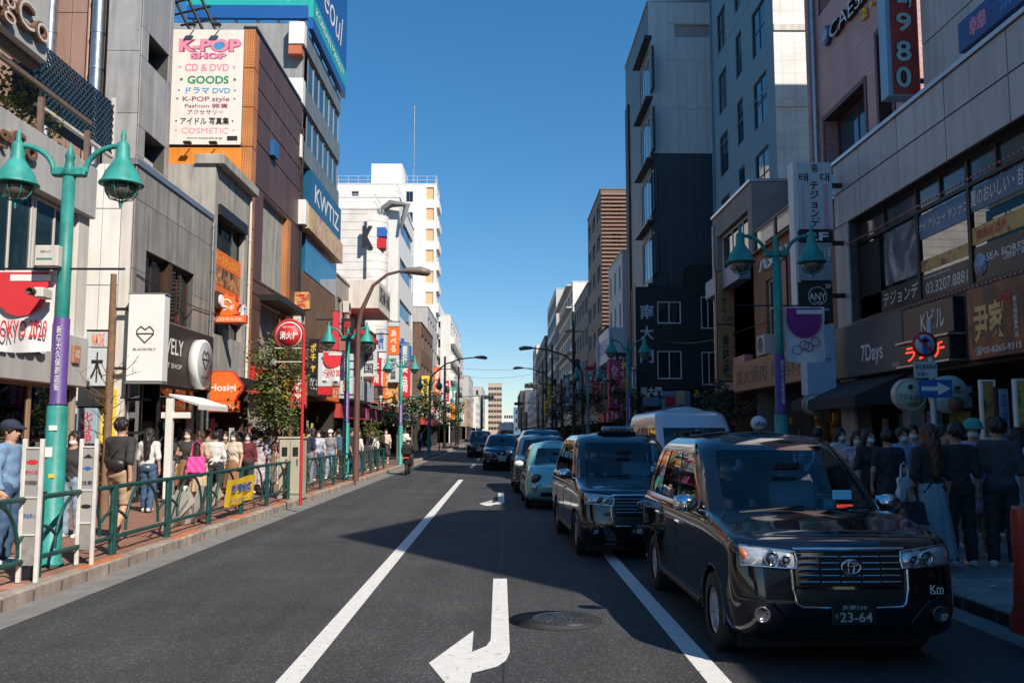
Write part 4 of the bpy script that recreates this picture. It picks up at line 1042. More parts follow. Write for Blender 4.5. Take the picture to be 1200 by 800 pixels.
# ground floor signs
M_SGREY = mat('charcoal_board', (.075, .082, .092), .45, var=.12)
h0, h1, _, _ = K.rect(1068, 362, 433, 984)
K.sign(h0, h1, zs0 - .0, zs1, .02, .2, M_SGREY, bK, .02)
a, z1 = K.px(1046, 392); b, _ = K.px(1010, 410); z0 = K.px(1046, 424)[1]
KS = Plane('X', 7.8, -1)
a, z1 = KS.px(1034, 399); b = KS.px(1009, 410)[0]; z0 = KS.px(1034, 426)[1]; KS.text('7Days', a, b, z0, z1, 0, M_TXTW, bK, offset=.012)
KS.text('SHOP.03-6233', h0 + .08, h0 + .5, zs0 + .08, zs0 + .16, 0, M_TXTW, bK)
a, b = K.px(1131, 380)[0], h0 - .05; zt = K.px(1131, 346)[1]; zm = K.px(1131, 388)[1]
zkb = K.px(1131, 420)[1]
K.piece('building_name_board', a, b, zm, zt, .02, .2, M_PRK, bK, .01)
K.text('Kビル', a + .3, a + (b - a) * .62, zm + .12, zm + .5, .2, M_TXTW, bK)
ld = thing('led_sign', 'black box sign with glowing red dot letters under the K name board', 'sign', K.pt((a + b) / 2, zkb, .3))
K.piece('cabinet', a, b + .05, zkb, zm - .06, .02, .3, M_BLACK, ld, .02); K.piece('frame', a - .04, b + .09, zkb - .04, zkb - .003, .02, .33, M_ALU, ld); K.piece('frame', a - .04, b + .09, zm - .057, zm - .02, .02, .33, M_ALU, ld)
K.text('ランチ', a + .15, a + (b - a) * .85, zkb + .06, zm - .14, .3, mat('led_red', (1, .05, .02), .5, var=0, emit=1.6), ld, offset=.01)
KB = Plane('X', 7.78, -1); h1b = KB.px(1132, 380)[0]; zt2 = KB.px(1132, 347)[1]; zb2 = KB.px(1132, 424)[1]
M_FIRE = pattern('fire_print', (.012, .008, .008), (.10, .025, .01), 'photo', 1.8, .4, c3=(.35, .08, .015))
hb0 = h1b - 3.3
ys = thing('barbecue_sign', 'black and fire red sign with big golden characters and phone number', 'sign', K.pt(hb0, zb2, .3))
K.piece('board', hb0, h1b - .04, zb2, zt2 + .1, .05, .22, M_FIRE, ys, .02)
e0, e1 = K.px(1143, 400)[0], K.px(1194, 400)[0]
M_GOLD = mat('letter_gold', (.80, .50, .16), .45, var=.2, scale=8)
a, b = KB.px(1179, 390)[0], KB.px(1142, 390)[0]; zz1, zz0 = KB.px(1160, 352)[1], KB.px(1160, 399)[1]; KB.text('尹家', a, b, zz0, zz1, 0, M_GOLD, ys, offset=.03)
a, b = KB.px(1198, 408)[0], KB.px(1143, 408)[0]; zz1, zz0 = KB.px(1170, 402)[1], KB.px(1170, 413)[1]; KB.text('☎03-6265-9315', a, b, zz0, zz1, 0, M_TXTW, ys)
a, b = KB.px(1184, 350)[0], KB.px(1172, 350)[0]; zz1, zz0 = KB.px(1178, 343)[1], KB.px(1178, 360)[1]; KB.text('図', a, b, zz0, zz1, 0, M_TXTR, ys)
a, b = KB.px(1193, 370)[0], KB.px(1188, 370)[0]; zz1, zz0 = KB.px(1190, 346)[1], KB.px(1190, 395)[1]; KB.text('炭火焼肉専門店', a, b, zz0, zz1, 0, M_TXTW, ys, vertical=True)
K.piece('dark_fascia', yK0, hb0 - .05, zb2, zt2 + .2, .02, .3, M_PRK, bK, .02)
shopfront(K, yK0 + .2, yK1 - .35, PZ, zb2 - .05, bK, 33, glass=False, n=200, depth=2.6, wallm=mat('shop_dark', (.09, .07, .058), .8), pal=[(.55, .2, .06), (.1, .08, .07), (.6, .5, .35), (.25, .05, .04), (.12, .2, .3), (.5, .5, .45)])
for yy in (yK1 - .9, h0 + .2, 10.2, 6.4, 2.6, -2.0): K.piece('shop_pillar', yy, yy + .35, PZ, zb2 - .04, -.3, .03, mat('pillar_tile', (.30, .27, .24), .6), bK, .01)
# dark awning
awn = thing('dark_cloth_awning', 'dark grey cloth awning over the shop door under the dark sign board', 'awning', K.pt(h0 + 1, zs0 - .5, .6))
mb = MB(); a, b = h0 + .2, h1 + .3
mb.add([K.pt(a, zs0 - .05, .05), K.pt(b, zs0 - .05, .05), K.pt(b, zs0 - .50, 1.1), K.pt(a, zs0 - .50, 1.1), K.pt(b, zs0 - .72, 1.1), K.pt(a, zs0 - .72, 1.1)], [(0, 1, 2, 3), (3, 2, 4, 5)])
mb.add([K.pt(a, zs0 - .05, .05), K.pt(a, zs0 - .50, 1.1), K.pt(a, zs0 - .72, 1.1), K.pt(a, zs0 - .6, .05)], [(0, 1, 2, 3)])
mb.add([K.pt(b, zs0 - .05, .05), K.pt(b, zs0 - .50, 1.1), K.pt(b, zs0 - .72, 1.1), K.pt(b, zs0 - .6, .05)], [(0, 1, 2, 3)])
link('cloth', mb.mesh(), awn, (0, 0, 0), mat('awning_cloth', (.035, .038, .042), .9))
mb = MB()
for hh in (a + .05, b - .05): mb.tube([K.pt(hh, zs0 - .62, .03), K.pt(hh, zs0 - .7, 1.08)], .02, 5)
mb.build('awning_arms', M_ALU, awn)
# round signs and food boards at street level
def round_sign(px, py, Y, dpx, label, words, col, rim, Xs=None):
    x, z = RY(Y, px, py); r = dpx / 2 * Y / FPX
    s = thing('round_hanging_sign', label, 'sign', (x, Y, z))
    MB().lathe([(r, .12), (r, -.03), (r * .97, -.05), (r * .93, -.05), (r * .93, -.035), (0, -.035)], n=36, axis='Y').build('rim', mat(*rim), s, (x, Y, z))
    MB().lathe([(r * .925, .0), (r * .925, -.04), (0, -.04)], n=36, axis='Y').build('face', mat(*col), s, (x, Y, z))
    letters(words, (x, Y - .045, z - r * .12), CU, CN, r * 1.5, r * .42, M_TXTK, s, offset=.015)
    letters('Cafe', (x, Y - .045, z - r * .58), CU, CN, r * .6, r * .22, M_TXTK, s, shear=.2)
    MB().prism(star_poly(5, r * .2, r * .12), (0, 0, 0), CU, UP, (0, -1, 0), .01).build('emblem', M_TXTK, s, (x, Y - .042, z + r * .45))
    box('bracket', (x + r * .9, Y + .02, z - .03), (x + r + .25, Y + .08, z + .03), M_DKMET, s)
round_sign(954, 474, 20.2, 26, 'round pale green cafe sign hanging beside the blue white panel', 'カイザル', ('pale_green', (.50, .55, .42), .5), ('dull_green', (.16, .22, .15), .5))
round_sign(1066, 462, 15.4, 38, 'round pale green restaurant sign left of the blue arrow sign', 'テジョンデ', ('pale_green',), ('cream_rim', (.55, .55, .5), .5))
x_, z_ = RY(14.6, 1112, 462); 
s = thing('round_food_sign', 'round white sign with a red and green dish behind the arrow sign', 'sign', (x_, 14.6, z_)); r = .31
MB().lathe([(r, .1), (r, -.04), (0, -.04)], n=36, axis='Y').build('disc', mat('pale_mint', (.42, .5, .47), .5), s, (x_, 14.6, z_))
letters('本店.', (x_ + .06, 14.56, z_ + .08), CU, CN, .3, .13, M_TXTK, s, offset=.02)
MB().lathe([(.13, 0), (.13, -.01), (0, -.01)], n=20, axis='Y').build('dish_print', pattern('dish_photo', (.35, .04, .03), (.25, .12, .06), 'photo', 14, c3=(.12, .2, .06)), s, (x_ + .08, 14.555, z_ - .16))
box('bracket', (x_ + r - .02, 14.61, z_ - .03), (8.02, 14.66, z_ + .03), M_DKMET, s)
M_MENU = [pattern('menu_photo_%d' % i, c1, c2, 'photo', sc_, .4, c3=c3) for i, (c1, c2, c3, sc_) in enumerate((((.05, .1, .14), (.3, .42, .48), (.5, .1, .06), 3), ((.4, .06, .04), (.65, .45, .12), (.1, .25, .06), 5), ((.03, .02, .015), (.5, .25, .08), (.7, .55, .3), 3.5)))]
MF = Plane('Y', 14.9, -1)
def board(px0, py0, px1, py1, Y, mt, label, words=None, tm=M_TXTK, legs=True, frame=M_DKMET, name='menu_board', vertical=False, cat='sign'):
    x0, z1 = RY(Y, px0, py0); x1, z0 = RY(Y, px1, py1)
    s = thing(name, label, cat, ((x0 + x1) / 2, Y, z0))
    box('panel', (x0, Y, z0), (x1, Y + .06, z1), mt, s, .006)
    for (a, b) in (((x0 - .03, z0 - .03), (x0 - .002, z1 + .03)), ((x1 + .002, z0 - .03), (x1 + .03, z1 + .03)), ((x0, z1 + .002), (x1, z1 + .03)), ((x0, z0 - .03), (x1, z0 - .002))):
        box('frame_bar', (a[0], Y - .012, a[1]), (b[0], Y + .07, b[1]), frame, s)
    if words: letters(words, ((x0 + x1) / 2, Y, (z0 + z1) / 2), CU, CN, (x1 - x0) * .7, (z1 - z0) * (.8 if vertical else .3), tm, s, vertical=vertical, offset=.01)
    if legs:
        for x in (x0 + .03, x1 - .07): box('leg', (x, Y + .01, PZ), (x + .04, Y + .05, z0 - .03), frame, s)
    return s
board(1092, 452, 1140, 478, 14.9, mat('pale_teal_print', (.22, .33, .37), .5), 'pale blue sign board low behind the arrow sign pole', '本場韓国', legs=False)
board(1111, 481, 1139, 512, 14.9, M_MENU[1], 'food photo board of yellow dishes behind the bucket hat person', legs=True)
board(1085, 481, 1107, 520, 15.1, M_MENU[0], 'red and pale photo board just right of the sign pole', legs=True)
board(1151, 447, 1167, 512, 13.2, M_MENU[2], 'tall dark menu board outlined with small white bulbs', legs=True, frame=mat('bulb_white', (.75, .74, .7), .4))
board(1169, 455, 1185, 520, 13.0, mat('pale_blue_banner', (.30, .42, .52), .6), 'tall pale blue vertical banner of dark writing beside the bulb menu', '本格炭火焼肉食べ放題', M_TXTB, True, name='vertical_banner', vertical=True)
board(1191, 446, 1212, 502, 12.6, M_MENU[1], 'white framed food menu cut by the right picture edge', legs=True, frame=M_WHITE)
# upper set back part
KU = Plane('X', 8.9, -1); yU1 = KU.px(1082, 60)[0]
hu = lin(2.6, yU1, 6); zu = [zr + .1, zr + 1.75, zr + 3.4, zr + 5.2, 13.2]
uw = [(hu[i] + .1, hu[i + 1] - .1, zu[2], zu[3]) for i in (1, 3, 5)]
KU.wall('upper_facade', 2.6, yU1, zr - .3, 13.2, uw, .25, mat('joint_dark'), bK)
panels(KU, hu, zu, 0, M_KP, bK, gap=.025, skip=uw)
for q in uw: KU.window(*q, bK, M_DKMET, M_GLASS, 2, 1, .2, .06)
KU.body('upper_core', 2.7, yU1 - .02, zr - .3, 13.15, -.3, -6, M_CONC, bK)
MB().prism([(-2.0, zr - .3), (6.0, zr - .3), (6.0, 14.7), (-2.0, 17.6)], (0, 0, 0), (0, 1, 0), UP, (1, 0, 0), 5.5).build('shadow_tower', M_KP, bK, (8.95, 0, 0)); KU.body('shadow_wing', yK0, -2.02, zr - .3, 10.7, .0, -6, M_KP, bK)  # unseen tower and wing, added and shaped to cast the road's shadow edge
q0, z1 = KU.px(1134, 29); z0 = KU.px(1134, 65)[1]
KU.piece('blue_banner_sign', q0 - 5.2, q0, z0, z1, .05, .2, mat('royal_blue', (.015, .07, .25), .45), bK, .01)
for i, ch in enumerate('韓流百貨店'): KU.text(ch, q0 - 1.0 - i * .98, q0 - .42 - i * .98, z0 + .12, z1 - .12, .2, M_TXTP if i % 2 == 0 else mat('letter_sky'), bK)
# price sign
x0, z1 = RY(18.6, 1041, -30); x1, z0 = RY(18.6, 1078, 110)
s = thing('price_light_box', 'red box sign with pale numerals 2,980 above the grey roof', 'sign', (x0, 18.6, z0))
box('cabinet', (x0 - .1, 18.62, z0 - .04), (x1 + .04, 19.0, z1 + .5), mat('sky_blue_case', (.25, .45, .58), .4), s, .01)
box('face', (x0, 18.6, z0), (x1, 18.618, z1 + .4), mat('oxide_red', (.40, .055, .045), .5), s)
for i, (ch, yt, yb) in enumerate((('2,', -35, 12), ('9', 14, 38), ('8', 47, 73), ('0', 77, 104))):
    a, zt = RY(18.6, 1048, yt); b, zb = RY(18.6, 1070, yb)
    letters(ch, ((a + b) / 2, 18.6, (zt + zb) / 2), CU, CN, (b - a), zt - zb, M_TXTK, s, offset=.09, lift=.003)
    letters(ch, ((a + b) / 2, 18.6, (zt + zb) / 2), CU, CN, (b - a) * .86, (zt - zb) * .93, mat('numeral_teal', (.40, .62, .62), .5), s, offset=.02, lift=.008)
box('bracket', (x1, 18.7, z0 + .3), (9.2, 18.8, z0 + .38), M_DKMET, s)

# projecting pylon sign
YP = 20.3
def sp(px0, py0, px1, py1): 
    x0, z1 = RY(YP, px0, py0); x1, z0 = RY(YP, px1, py1); return x0, x1, z0, z1
x0, x1, z0, z1 = sp(935, 190, 977, 380)
s = thing('pylon_sign', 'tall white column sign of stacked shop names beside the lamp post', 'sign', (x0, YP, z0))
box('side_post', (x0 - .12, YP + .02, z0 - .0), (x0 - .01, YP + .4, z1 + .02), M_WHITE, s)
M_SW = mat('pale_sign_face', (.55, .60, .63), .45, var=.05)
def seg(py0, py1, mt, px0=935, px1=977):
    a, b, c, e = sp(px0, py0, px1, py1); box('sign_face', (a, YP, c + .006), (b, YP + .42, e - .006), mt, s, .008); return a, b, c, e
def pt_(t, px0, py0, px1, py1, mt, **k):
    a, b, c, e = sp(px0, py0, px1, py1); letters(t, ((a + b) / 2, YP, (c + e) / 2), CU, CN, b - a, e - c, mt, s, **k)
seg(190, 269, M_SW); seg(270, 284, M_BLACK); seg(284, 329, mat('grey_photo_face', (.30, .36, .38), .5, var=.3, scale=3)); seg(330, 378, mat('black_green', (.015, .022, .02), .45)); seg(380, 463, mat('powder_blue', (.36, .50, .66), .5), 944, 981)
pt_('종', 950, 193, 959, 202, M_TXTK, offset=.02); pt_('태', 936, 203, 947, 213, M_TXTK, offset=.02); pt_('대', 961, 203, 972, 213, M_TXTK, offset=.02)
pt_('テジョンデ', 949, 213, 961, 266, M_TXTK, vertical=True, offset=.03); pt_('韓国焼肉韓国家庭料理', 964, 216, 972, 268, M_TXTP, vertical=True); pt_('한국전통음식점', 938, 217, 944, 266, M_TXTP, vertical=True)
pt_('2F', 945, 272, 971, 282, M_TXTW, offset=.03); pt_('つきさ', 942, 296, 958, 304, M_TXTW); pt_('もん屋', 960, 290, 974, 312, M_TXTW, shear=.1)
pt_('ANY', 948, 343, 968, 352, M_TXTW, offset=.01); pt_('CAFE', 953, 353, 964, 356, M_TXTW); pt_('5F', 967, 333, 974, 338, M_TXTW); pt_('COFFEE & TEA', 946, 361, 972, 364, M_TXTW); pt_('ビンス', 953, 366, 965, 370, M_TXTW); pt_('CAFE', 953, 371, 965, 374, M_TXTW)
a, b, c, e = sp(958, 347, 958, 347); MB().tube([(.21 * math.cos(t * math.pi / 14), 0, .21 * math.sin(t * math.pi / 14)) for t in range(28)], .008, 5, closed=True).build('ring_emblem', M_TXTW, s, (a, YP - .006, c))
pt_('7Days', 953, 417, 974, 425, M_TXTK)
for py in (215, 283, 345): 
    zz = RY(YP, 960, py)[1]; box('bracket', (x1, YP + .15, zz - .05), (8.0, YP + .25, zz + .05), M_DKMET, s)

# --- pink sided building set back
Q = Plane('X', 9.8, -1); yQ0 = yK1 + .15; yQ1 = Q.px(950, 100)[0]
bQ = thing('pink_clad_building', 'pink clad building with dark letters and deep red window recesses', 'building', (13, yQ0 + 3, 0))
M_PINK = pattern('pink_siding', (.58, .35, .32), (.40, .23, .21), 'siding', 2.6, .6, bump=.4)
zq = 21.0
wins = [Q.rect(1013, 97, 230, 967)]; w0 = wins[0]; wins = [(w0[0], w0[1], w0[3] - 1.9, w0[3])]
wins.append((w0[0], w0[1], w0[3] + 3.4, w0[3] + 5.2)); wins.append((yQ0 + .5, w0[0] - .9, w0[3] - 1.9, w0[3] + .9))
Q.wall('facade', yQ0, yQ1, 4, zq, wins, .5, M_PINK, bQ)
M_DRED = mat('deep_red_trim', (.13, .022, .025), .5)
for q in wins:
    Q.window(q[0], q[1], q[2], q[3], bQ, M_DRED, M_GLASSB, 2, 1, .45, .09)
    for (a, b, c, e) in ((q[0] - .14, q[0], q[2], q[3] + .14), (q[1], q[1] + .14, q[2], q[3] + .14), (q[0], q[1], q[3], q[3] + .14)): Q.piece('window_surround', a, b, c, e, -.4, .03, M_DRED, bQ)
Q.body('core', yQ0 + .1, yQ1 - .02, 0, zq - .05, -.55, -7, M_CONC, bQ)
Plane('Y', yQ0, -1).wall('end_wall', 9.8, 16, 0, zq, [], .1, M_PINK, bQ)
t0, t1 = Q.px(1040, 20)[0], Q.px(978, 40)[0]; zt1 = Q.px(978, 30)[1]; zt0 = Q.px(978, 48)[1]
Q.text('CAESAR', t0, t1, zt0, zt1, .02, M_TXTK, bQ, thick=.12, offset=.01); Q.text('CAESAR', t0, t1, zt0, zt1, .146, M_TXTW, bQ, offset=-.012)
a, b = Q.px(1046, 20)[0], Q.px(1013, 20)[0]; c, e = Q.px(1013, 26)[1], Q.px(1013, 13)[1]; Q.text('2・3F', a, b, c, e, .02, M_TXTY, bQ, thick=.08, offset=.02)
hh, zz = Q.px(972, 42); MB().lathe([(.3, 0), (.3, -.1), (.26, -.12), (0, -.12)], n=28, axis='X').build('round_emblem', mat('navy_emblem', (.04, .09, .22), .4), bQ, (9.78, hh, zz)); MB().lathe([(.2, 0), (.2, -.01), (0, -.01)], n=20, axis='X').build('emblem_face', mat('emblem_face', (.4, .45, .5), .5), bQ, (9.655, hh, zz))
for x_, r_, mt_ in ((953, .1, M_PINK), (958, .07, M_STEEL)): hh = Q.px(x_, 100)[0]; MB().tube([(0, 0, 3), (0, 0, zq)], r_, 8).build('downpipe', mt_, bQ, (9.7, hh, 0))

# --- low orange brown eatery in front of it
O = Plane('X', 8.0, -1); yO0 = yK1 + .1; yO1 = O.px(857, 350)[0]
bO = thing('brick_eatery', 'low orange brown eatery with a glazed roof terrace and wooden name board', 'building', (9, yO0 + 3, 0))
M_OB = mat('orange_brown_wall', (.30, .13, .065), .7, var=.2, streak=.2); zO = O.px(931, 268)[1]
ow = [(yO0 + .6, yO0 + 1.7, 4.6, 6.3), (yO0 + 2.3, yO0 + 3.4, 4.6, 6.3), (yO0 + 4.6, yO0 + 5.7, 4.6, 6.3)]
O.wall('facade', yO0, yO1, 3.3, zO, ow, .2, M_OB, bO)
for q in ow: O.window(*q, bO, M_OFFW, M_GLASS, 1, 2, .15, .06)
for yy in (yO0 + 1.85, yO0 + 3.6): O.piece('dark_red_panel', yy, yy + .35, 3.9, 6.7, 0, .05, M_DRED, bO)
O.body('core', yO0, yO1, 3.3, zO - .02, -.3, -1.75, M_CONC, bO)
zO2 = O.px(931, 247)[1]
for (a, b) in zip(lin(yO0, yO1 - 2.5, 3)[:-1], lin(yO0, yO1 - 2.5, 3)[1:]): O.window(a + .02, b - .02, zO + .05, zO2 + .35, bO, M_DRED, M_SHOPGL, 1, 1, .1, .07, name='terrace_window')
O.piece('terrace_sill', yO0, yO1, zO - .0, zO + .05, -.5, .15, M_OB, bO)
goods('terrace_plants', O, yO0 + .2, yO1 - 3, zO + .1, zO + .7, -.9, -.4, bO, 44, [(.05, .1, .04), (.2, .12, .08), (.1, .15, .06)], 40)
a, b = O.px(934, 300)[0], O.px(893, 300)[0]; zz1, zz0 = O.px(915, 292)[1], O.px(915, 308)[1]; O.text('ハヌルソ', a, b, zz0, zz1, .01, M_TXTW, bO, thick=.1, offset=.03)
O.piece('wooden_name_board', yO0 + .4, yO1 - 1.3, 3.05, 3.95, .05, .35, mat('tan_board', (.42, .22, .095), .6, var=.2), bO, .01); O.text('炭火焼肉 韓国料理', yO0 + .8, yO1 - 1.7, 3.25, 3.75, .35, M_TXTK, bO, shear=.1, offset=.01)
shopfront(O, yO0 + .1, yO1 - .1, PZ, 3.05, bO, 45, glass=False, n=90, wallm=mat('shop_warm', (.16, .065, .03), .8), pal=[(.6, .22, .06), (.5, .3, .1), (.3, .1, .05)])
# tan column sign
x0, z1 = RY(30.5, 840, 318); x1, z0 = RY(30.5, 867, 446); zm = RY(30.5, 850, 380)[1]
s = thing('tan_column_sign', 'tall tan wooden column sign with brushed black characters', 'sign', (x0, 30.5, z0)); M_TAN = mat('tan_board')
box('sign_face', (x0, 30.5, zm + .02), (x1, 30.75, z1), M_TAN, s, .01); box('sign_face', (x0, 30.5, z0), (x1, 30.75, zm - .02), M_TAN, s, .01); box('back_plate', (x0 - .04, 30.55, z0 - .04), (x1 + .04, 30.7, z1 + .04), M_DKMET, s)
w = x1 - x0; h = z1 - zm
letters('カイサル', (x0 + w * .32, 30.5, zm + h * .52), CU, CN, w * .26, h * .62, M_TXTK, s, vertical=True, offset=.02); letters('韓国カフェ', (x0 + w * .68, 30.5, zm + h * .55), CU, CN, w * .12, h * .6, M_TXTR, s, vertical=True); letters('Cafe', (x0 + w * .5, 30.5, zm + h * .12), CU, CN, w * .55, h * .12, M_TXTK, s, shear=.2)
h = zm - z0; letters('美味味', (x0 + w * .35, 30.5, z0 + h * .45), CU, CN, w * .34, h * .75, M_TXTK, s, vertical=True, shear=.1, offset=.02); letters('やみつき', (x0 + w * .74, 30.5, z0 + h * .55), CU, CN, w * .2, h * .6, M_TXTR, s, vertical=True)
box('bracket', (x1, 30.6, z1 - .6), (8.1, 30.66, z1 - .52), M_DKMET, s)

# --- beige brick building with shop window upstairs
J = Plane('X', 8.0, -1); yJ0 = J.px(881, 250)[0]; yJ1 = J.px(836, 300)[0]
bJ = thing('beige_brick_building', 'beige brick building with a wide upstairs window and flat grey end wall', 'building', (11, yJ0 + 3, 0))
zJ = J.px(881, 212)[1]; M_BEB = pattern('beige_brick', (.36, .33, .29), (.22, .2, .18), 'brick', 4.5, .8, .4, c3=(.32, .29, .25))
qw = J.rect(876, 246, 302, 840)
J.wall('facade', yJ0, yJ1, 3.2, zJ, [qw], .3, M_BEB, bJ); J.window(*qw, bJ, M_WHITE, M_GLASS, 3, 1, .25, .07)
JE = Plane('Y', yJ0, -1); JE.wall('end_wall', 8.0, 13.5, 0, zJ, [], .1, mat('grey_end_panel', (.30, .29, .265), .8, streak=.2), bJ)
JE.piece('brick_return', 8.01, 9.1, zO, zJ - .02, 0, .03, M_BEB, bJ)
J.body('core', yJ0 + .05, yJ1, 3.2, zJ - .02, -.4, -5.5, M_CONC, bJ); J.piece('roof_cap', yJ0 - .05, yJ1, zJ, zJ + .1, -5, .07, M_ALU, bJ)
J.piece('blue_sign_band', qw[0] - .2, qw[1] + .3, qw[2] - .75, qw[2] - .12, 0, .4, mat('slate_blue', (.20, .27, .36), .5), bJ, .01)
shopfront(J, yJ0 + .1, yJ1 - .1, PZ, 3.2, bJ, 47, glass=False, n=60)
J.piece('pink_panel_sign', yJ0 + .2, yJ0 + 1.6, 3.3, 4.2, .02, .3, mat('pink_sign', (.6, .2, .22), .5), bJ, .01)

# --- blue grey tower
N_ = Plane('X', 10.5, -1); yN0 = N_.px(907, 60)[0]; yN1 = N_.px(832, 60)[0]
bN = thing('blue_grey_tower', 'blue grey tower with dark framed windows and white tiled end wall', 'building', (14, yN0 + 4, 0))
M_TB = mat('blue_grey_render', (.15, .28, .345), .7, var=.06, streak=.1); M_WT = pattern('white_tile', (.70, .70, .68), (.60, .60, .60), 'tile', 1.0, .45)
zN = 30.0; nh = []
zr0 = N_.px(898, 185)[1]; zr1 = N_.px(898, 110)[1]; dz = abs(zr1 - zr0)
for (xa, xb, yt, yb) in ((883, 898, 85, 138), (864, 870.5, 118, 165), (842, 851, 80, 125)):
    h0, h1, z0, z1 = N_.rect(xb, yt, yb, xa)
    for k in range(-3, 5):
        zz = z0 + k * 3.05
        if 4 < zz < zN - 3: nh.append((h0, h1, zz, zz + 1.95))
N_.wall('facade', yN0, yN1, 0, zN, nh, .12, M_TB, bN)
for q in nh: N_.window(*q, bN, mat('brown_black_frame', (.03, .022, .02), .5), M_GLASSB, 2 if q[1] - q[0] > 1 else 1, 2, .1, .07)
for k in range(6): N_.piece('render_joint', yN0, yN1, 6.2 + k * 3.05 * 1.5, 6.24 + k * 3.05 * 1.5, 0, .012, M_TB, bN)
NE = Plane('Y', yN0, -1); NE.wall('end_wall', 10.5, 16, 0, zN, [], .1, M_WT, bN)
for k in range(8): NE.piece('ledge', 10.5, 16, 5 + k * 3.05, 5.25 + k * 3.05, 0, .06, M_OFFW, bN)
N_.body('core', yN0 + .1, yN1 - .02, 0, zN - .05, -.2, -6, M_DARK, bN)
for k in range(4): ac_unit((12.5, yN0 - .2, 12.5 + k * 3.05), (0, -1, 0), bN, .9)

# --- two tone tower
Z2 = 24.3; YT = 47.0
bT = thing('two_tone_tower', 'two tone tower, pale siding above and navy siding below, blue side windows', 'building', (11, 52, 0))
TP = Plane('X', 8.0, -1); TE = Plane('Y', YT, -1); yT1 = TP.px(735, 250)[0]
Z2 = TE.px(800, 3)[1]; zsp = TE.px(800, 180)[1]
M_PALE = mat('pale_siding', (.58, .63, .65), .5, var=.06, streak=.08, rnd=.03); M_NAVY = mat('navy_siding', (.035, .05, .065), .5, var=.1, rnd=.05); M_SLA = mat('slate_side', (.10, .135, .155), .55, var=.08)
xr = 11.6; xs = lin(8.0, xr, 7)
ew = TE.rect(790, 29, 44, 832)
TE.wall('end_wall', 8.0, xr, 0, Z2, [(ew[0], xr - .1, ew[2], ew[3])], .15, M_PALE, bT)
TE.window(ew[0], xr - .1, ew[2], ew[3], bT, M_ALU, mat('blind_pane', (.36, .34, .35), .4), 2, 1, .12, .05)
zz_ = [zsp, zsp + 2.5, zsp + 5.2, Z2]
for i in range(7):
    for j in range(3):
        a, b = xs[i] + .008, xs[i + 1] - .008
        if j == 2 and b > ew[0]:
            TE.piece('siding_panel', a, b, ew[3] + .06, Z2 - .01, 0, .03, M_PALE, bT); TE.piece('siding_panel', a, b, zz_[2] + .008, ew[2] - .06, 0, .03, M_PALE, bT); continue
        TE.piece('siding_panel', a, b, zz_[j] + .008, zz_[j + 1] - .01, 0, .03, M_PALE, bT)
    for j in range(5): TE.piece('siding_panel', xs[i] + .008, xs[i + 1] - .008, zsp * j / 5 + .008, zsp * (j + 1) / 5 - .008, 0, .03, M_NAVY, bT)
th = []
for (yt, yb) in ((75, 92), (130, 150)): pass
hA, hB = TP.px(764, 100)[0], TP.px(750, 100)[0]
for k in range(6):
    z1 = TP.px(764, 52)[1] - k * 3.35
    if z1 > 5: th.append((hA, hB, z1 - 2.3, z1))
TP.wall('facade', YT, yT1, 0, Z2, th, .15, M_SLA, bT)
for q in th: TP.window(*q, bT, M_WHITE, glassy('sky_glass', (.05, .16, .28)), 4, 1, .1, .05)
for q in th: TP.piece('window_hood', q[0] - .2, q[1] + .2, q[3] + .35, q[3] + .5, 0, .4, M_DKMET, bT)
TP.piece('edge_shaft', yT1 - 1.6, yT1 - .4, 0, Z2 - 3, 0, .12, mat('umber_shaft', (.05, .04, .035), .7), bT)
TP.body('core', YT + .2, yT1 - .02, 0, Z2 - .02, -.2, -3.5, M_DARK, bT); TP.piece('roof_cap', YT - .06, yT1, Z2, Z2 + .12, -3.7, .07, M_ALU, bT)

# --- black restaurant
PE = Plane('Y', 45.5, -1)
bP = thing('black_restaurant', 'black rendered restaurant with white framed windows and three pale characters', 'building', (8.8, 46, 0))
xa, xb = PE.px(745, 400)[0], 10.95; zP = PE.px(770, 336)[1]; zP2 = PE.px(822, 309)[1]; xm = PE.px(808, 330)[0]
M_BLK = mat('black_render', (.022, .021, .022), .7, var=.15, streak=.1)
ph = [PE.rect(770, 353, 379, 798), PE.rect(770, 411, 444, 799), PE.rect(821, 347, 385, 838), PE.rect(822, 412, 451, 840)]
zb = PE.px(770, 456)[1]
PE.wall('front_wall', xa, xb, zb, zP, ph, .15, M_BLK, bP); PE.wall('front_wall', xm, xb, zP, zP2, [], .15, M_BLK, bP)
for q in ph: PE.window(*q, bP, M_WHITE, M_GLASS, 2, 1, .08, .06)
Plane('X', xa, -1).wall('side_wall', 45.5, 46.9, 0, zP, [], .1, M_BLK, bP)
box('core', (xa + .02, 45.75, zb), (xb, 46.9, zP - .02), M_DARK, bP); box('core', (xm + .02, 45.7, zP), (xb, 46.9, zP2 - .02), M_DARK, bP)
box('corner_trim', (xa - .06, 45.42, zb), (xa, 45.6, zP + .1), M_OFFW, bP)
for ch, yt, yb in (('南', 357, 374), ('大', 382, 398), ('門', 410, 425)):
    a, z1 = PE.px(750, yt); b, z0 = PE.px(766, yb); PE.text(ch, a, b, z0, z1, 0, mat('letter_mist', (.5, .58, .64), .5), bP, thick=.06, offset=.02)
a, z1 = PE.px(750, 453); b, z0 = PE.px(775, 463); PE.text('南大門', a, b, z0, z1, .1, M_TXTW, bP, offset=.02)
PE.piece('shop_board', PE.px(753, 470)[0], PE.px(772, 470)[0], PE.px(753, 476)[1], PE.px(753, 465)[1], 0, .15, mat('steel_blue', (.12, .22, .32), .5), bP)
PE.piece('shop_board', PE.px(775, 470)[0], PE.px(808, 470)[0], PE.px(775, 481)[1], PE.px(775, 458)[1], 0, .2, mat('slate_blue'), bP)
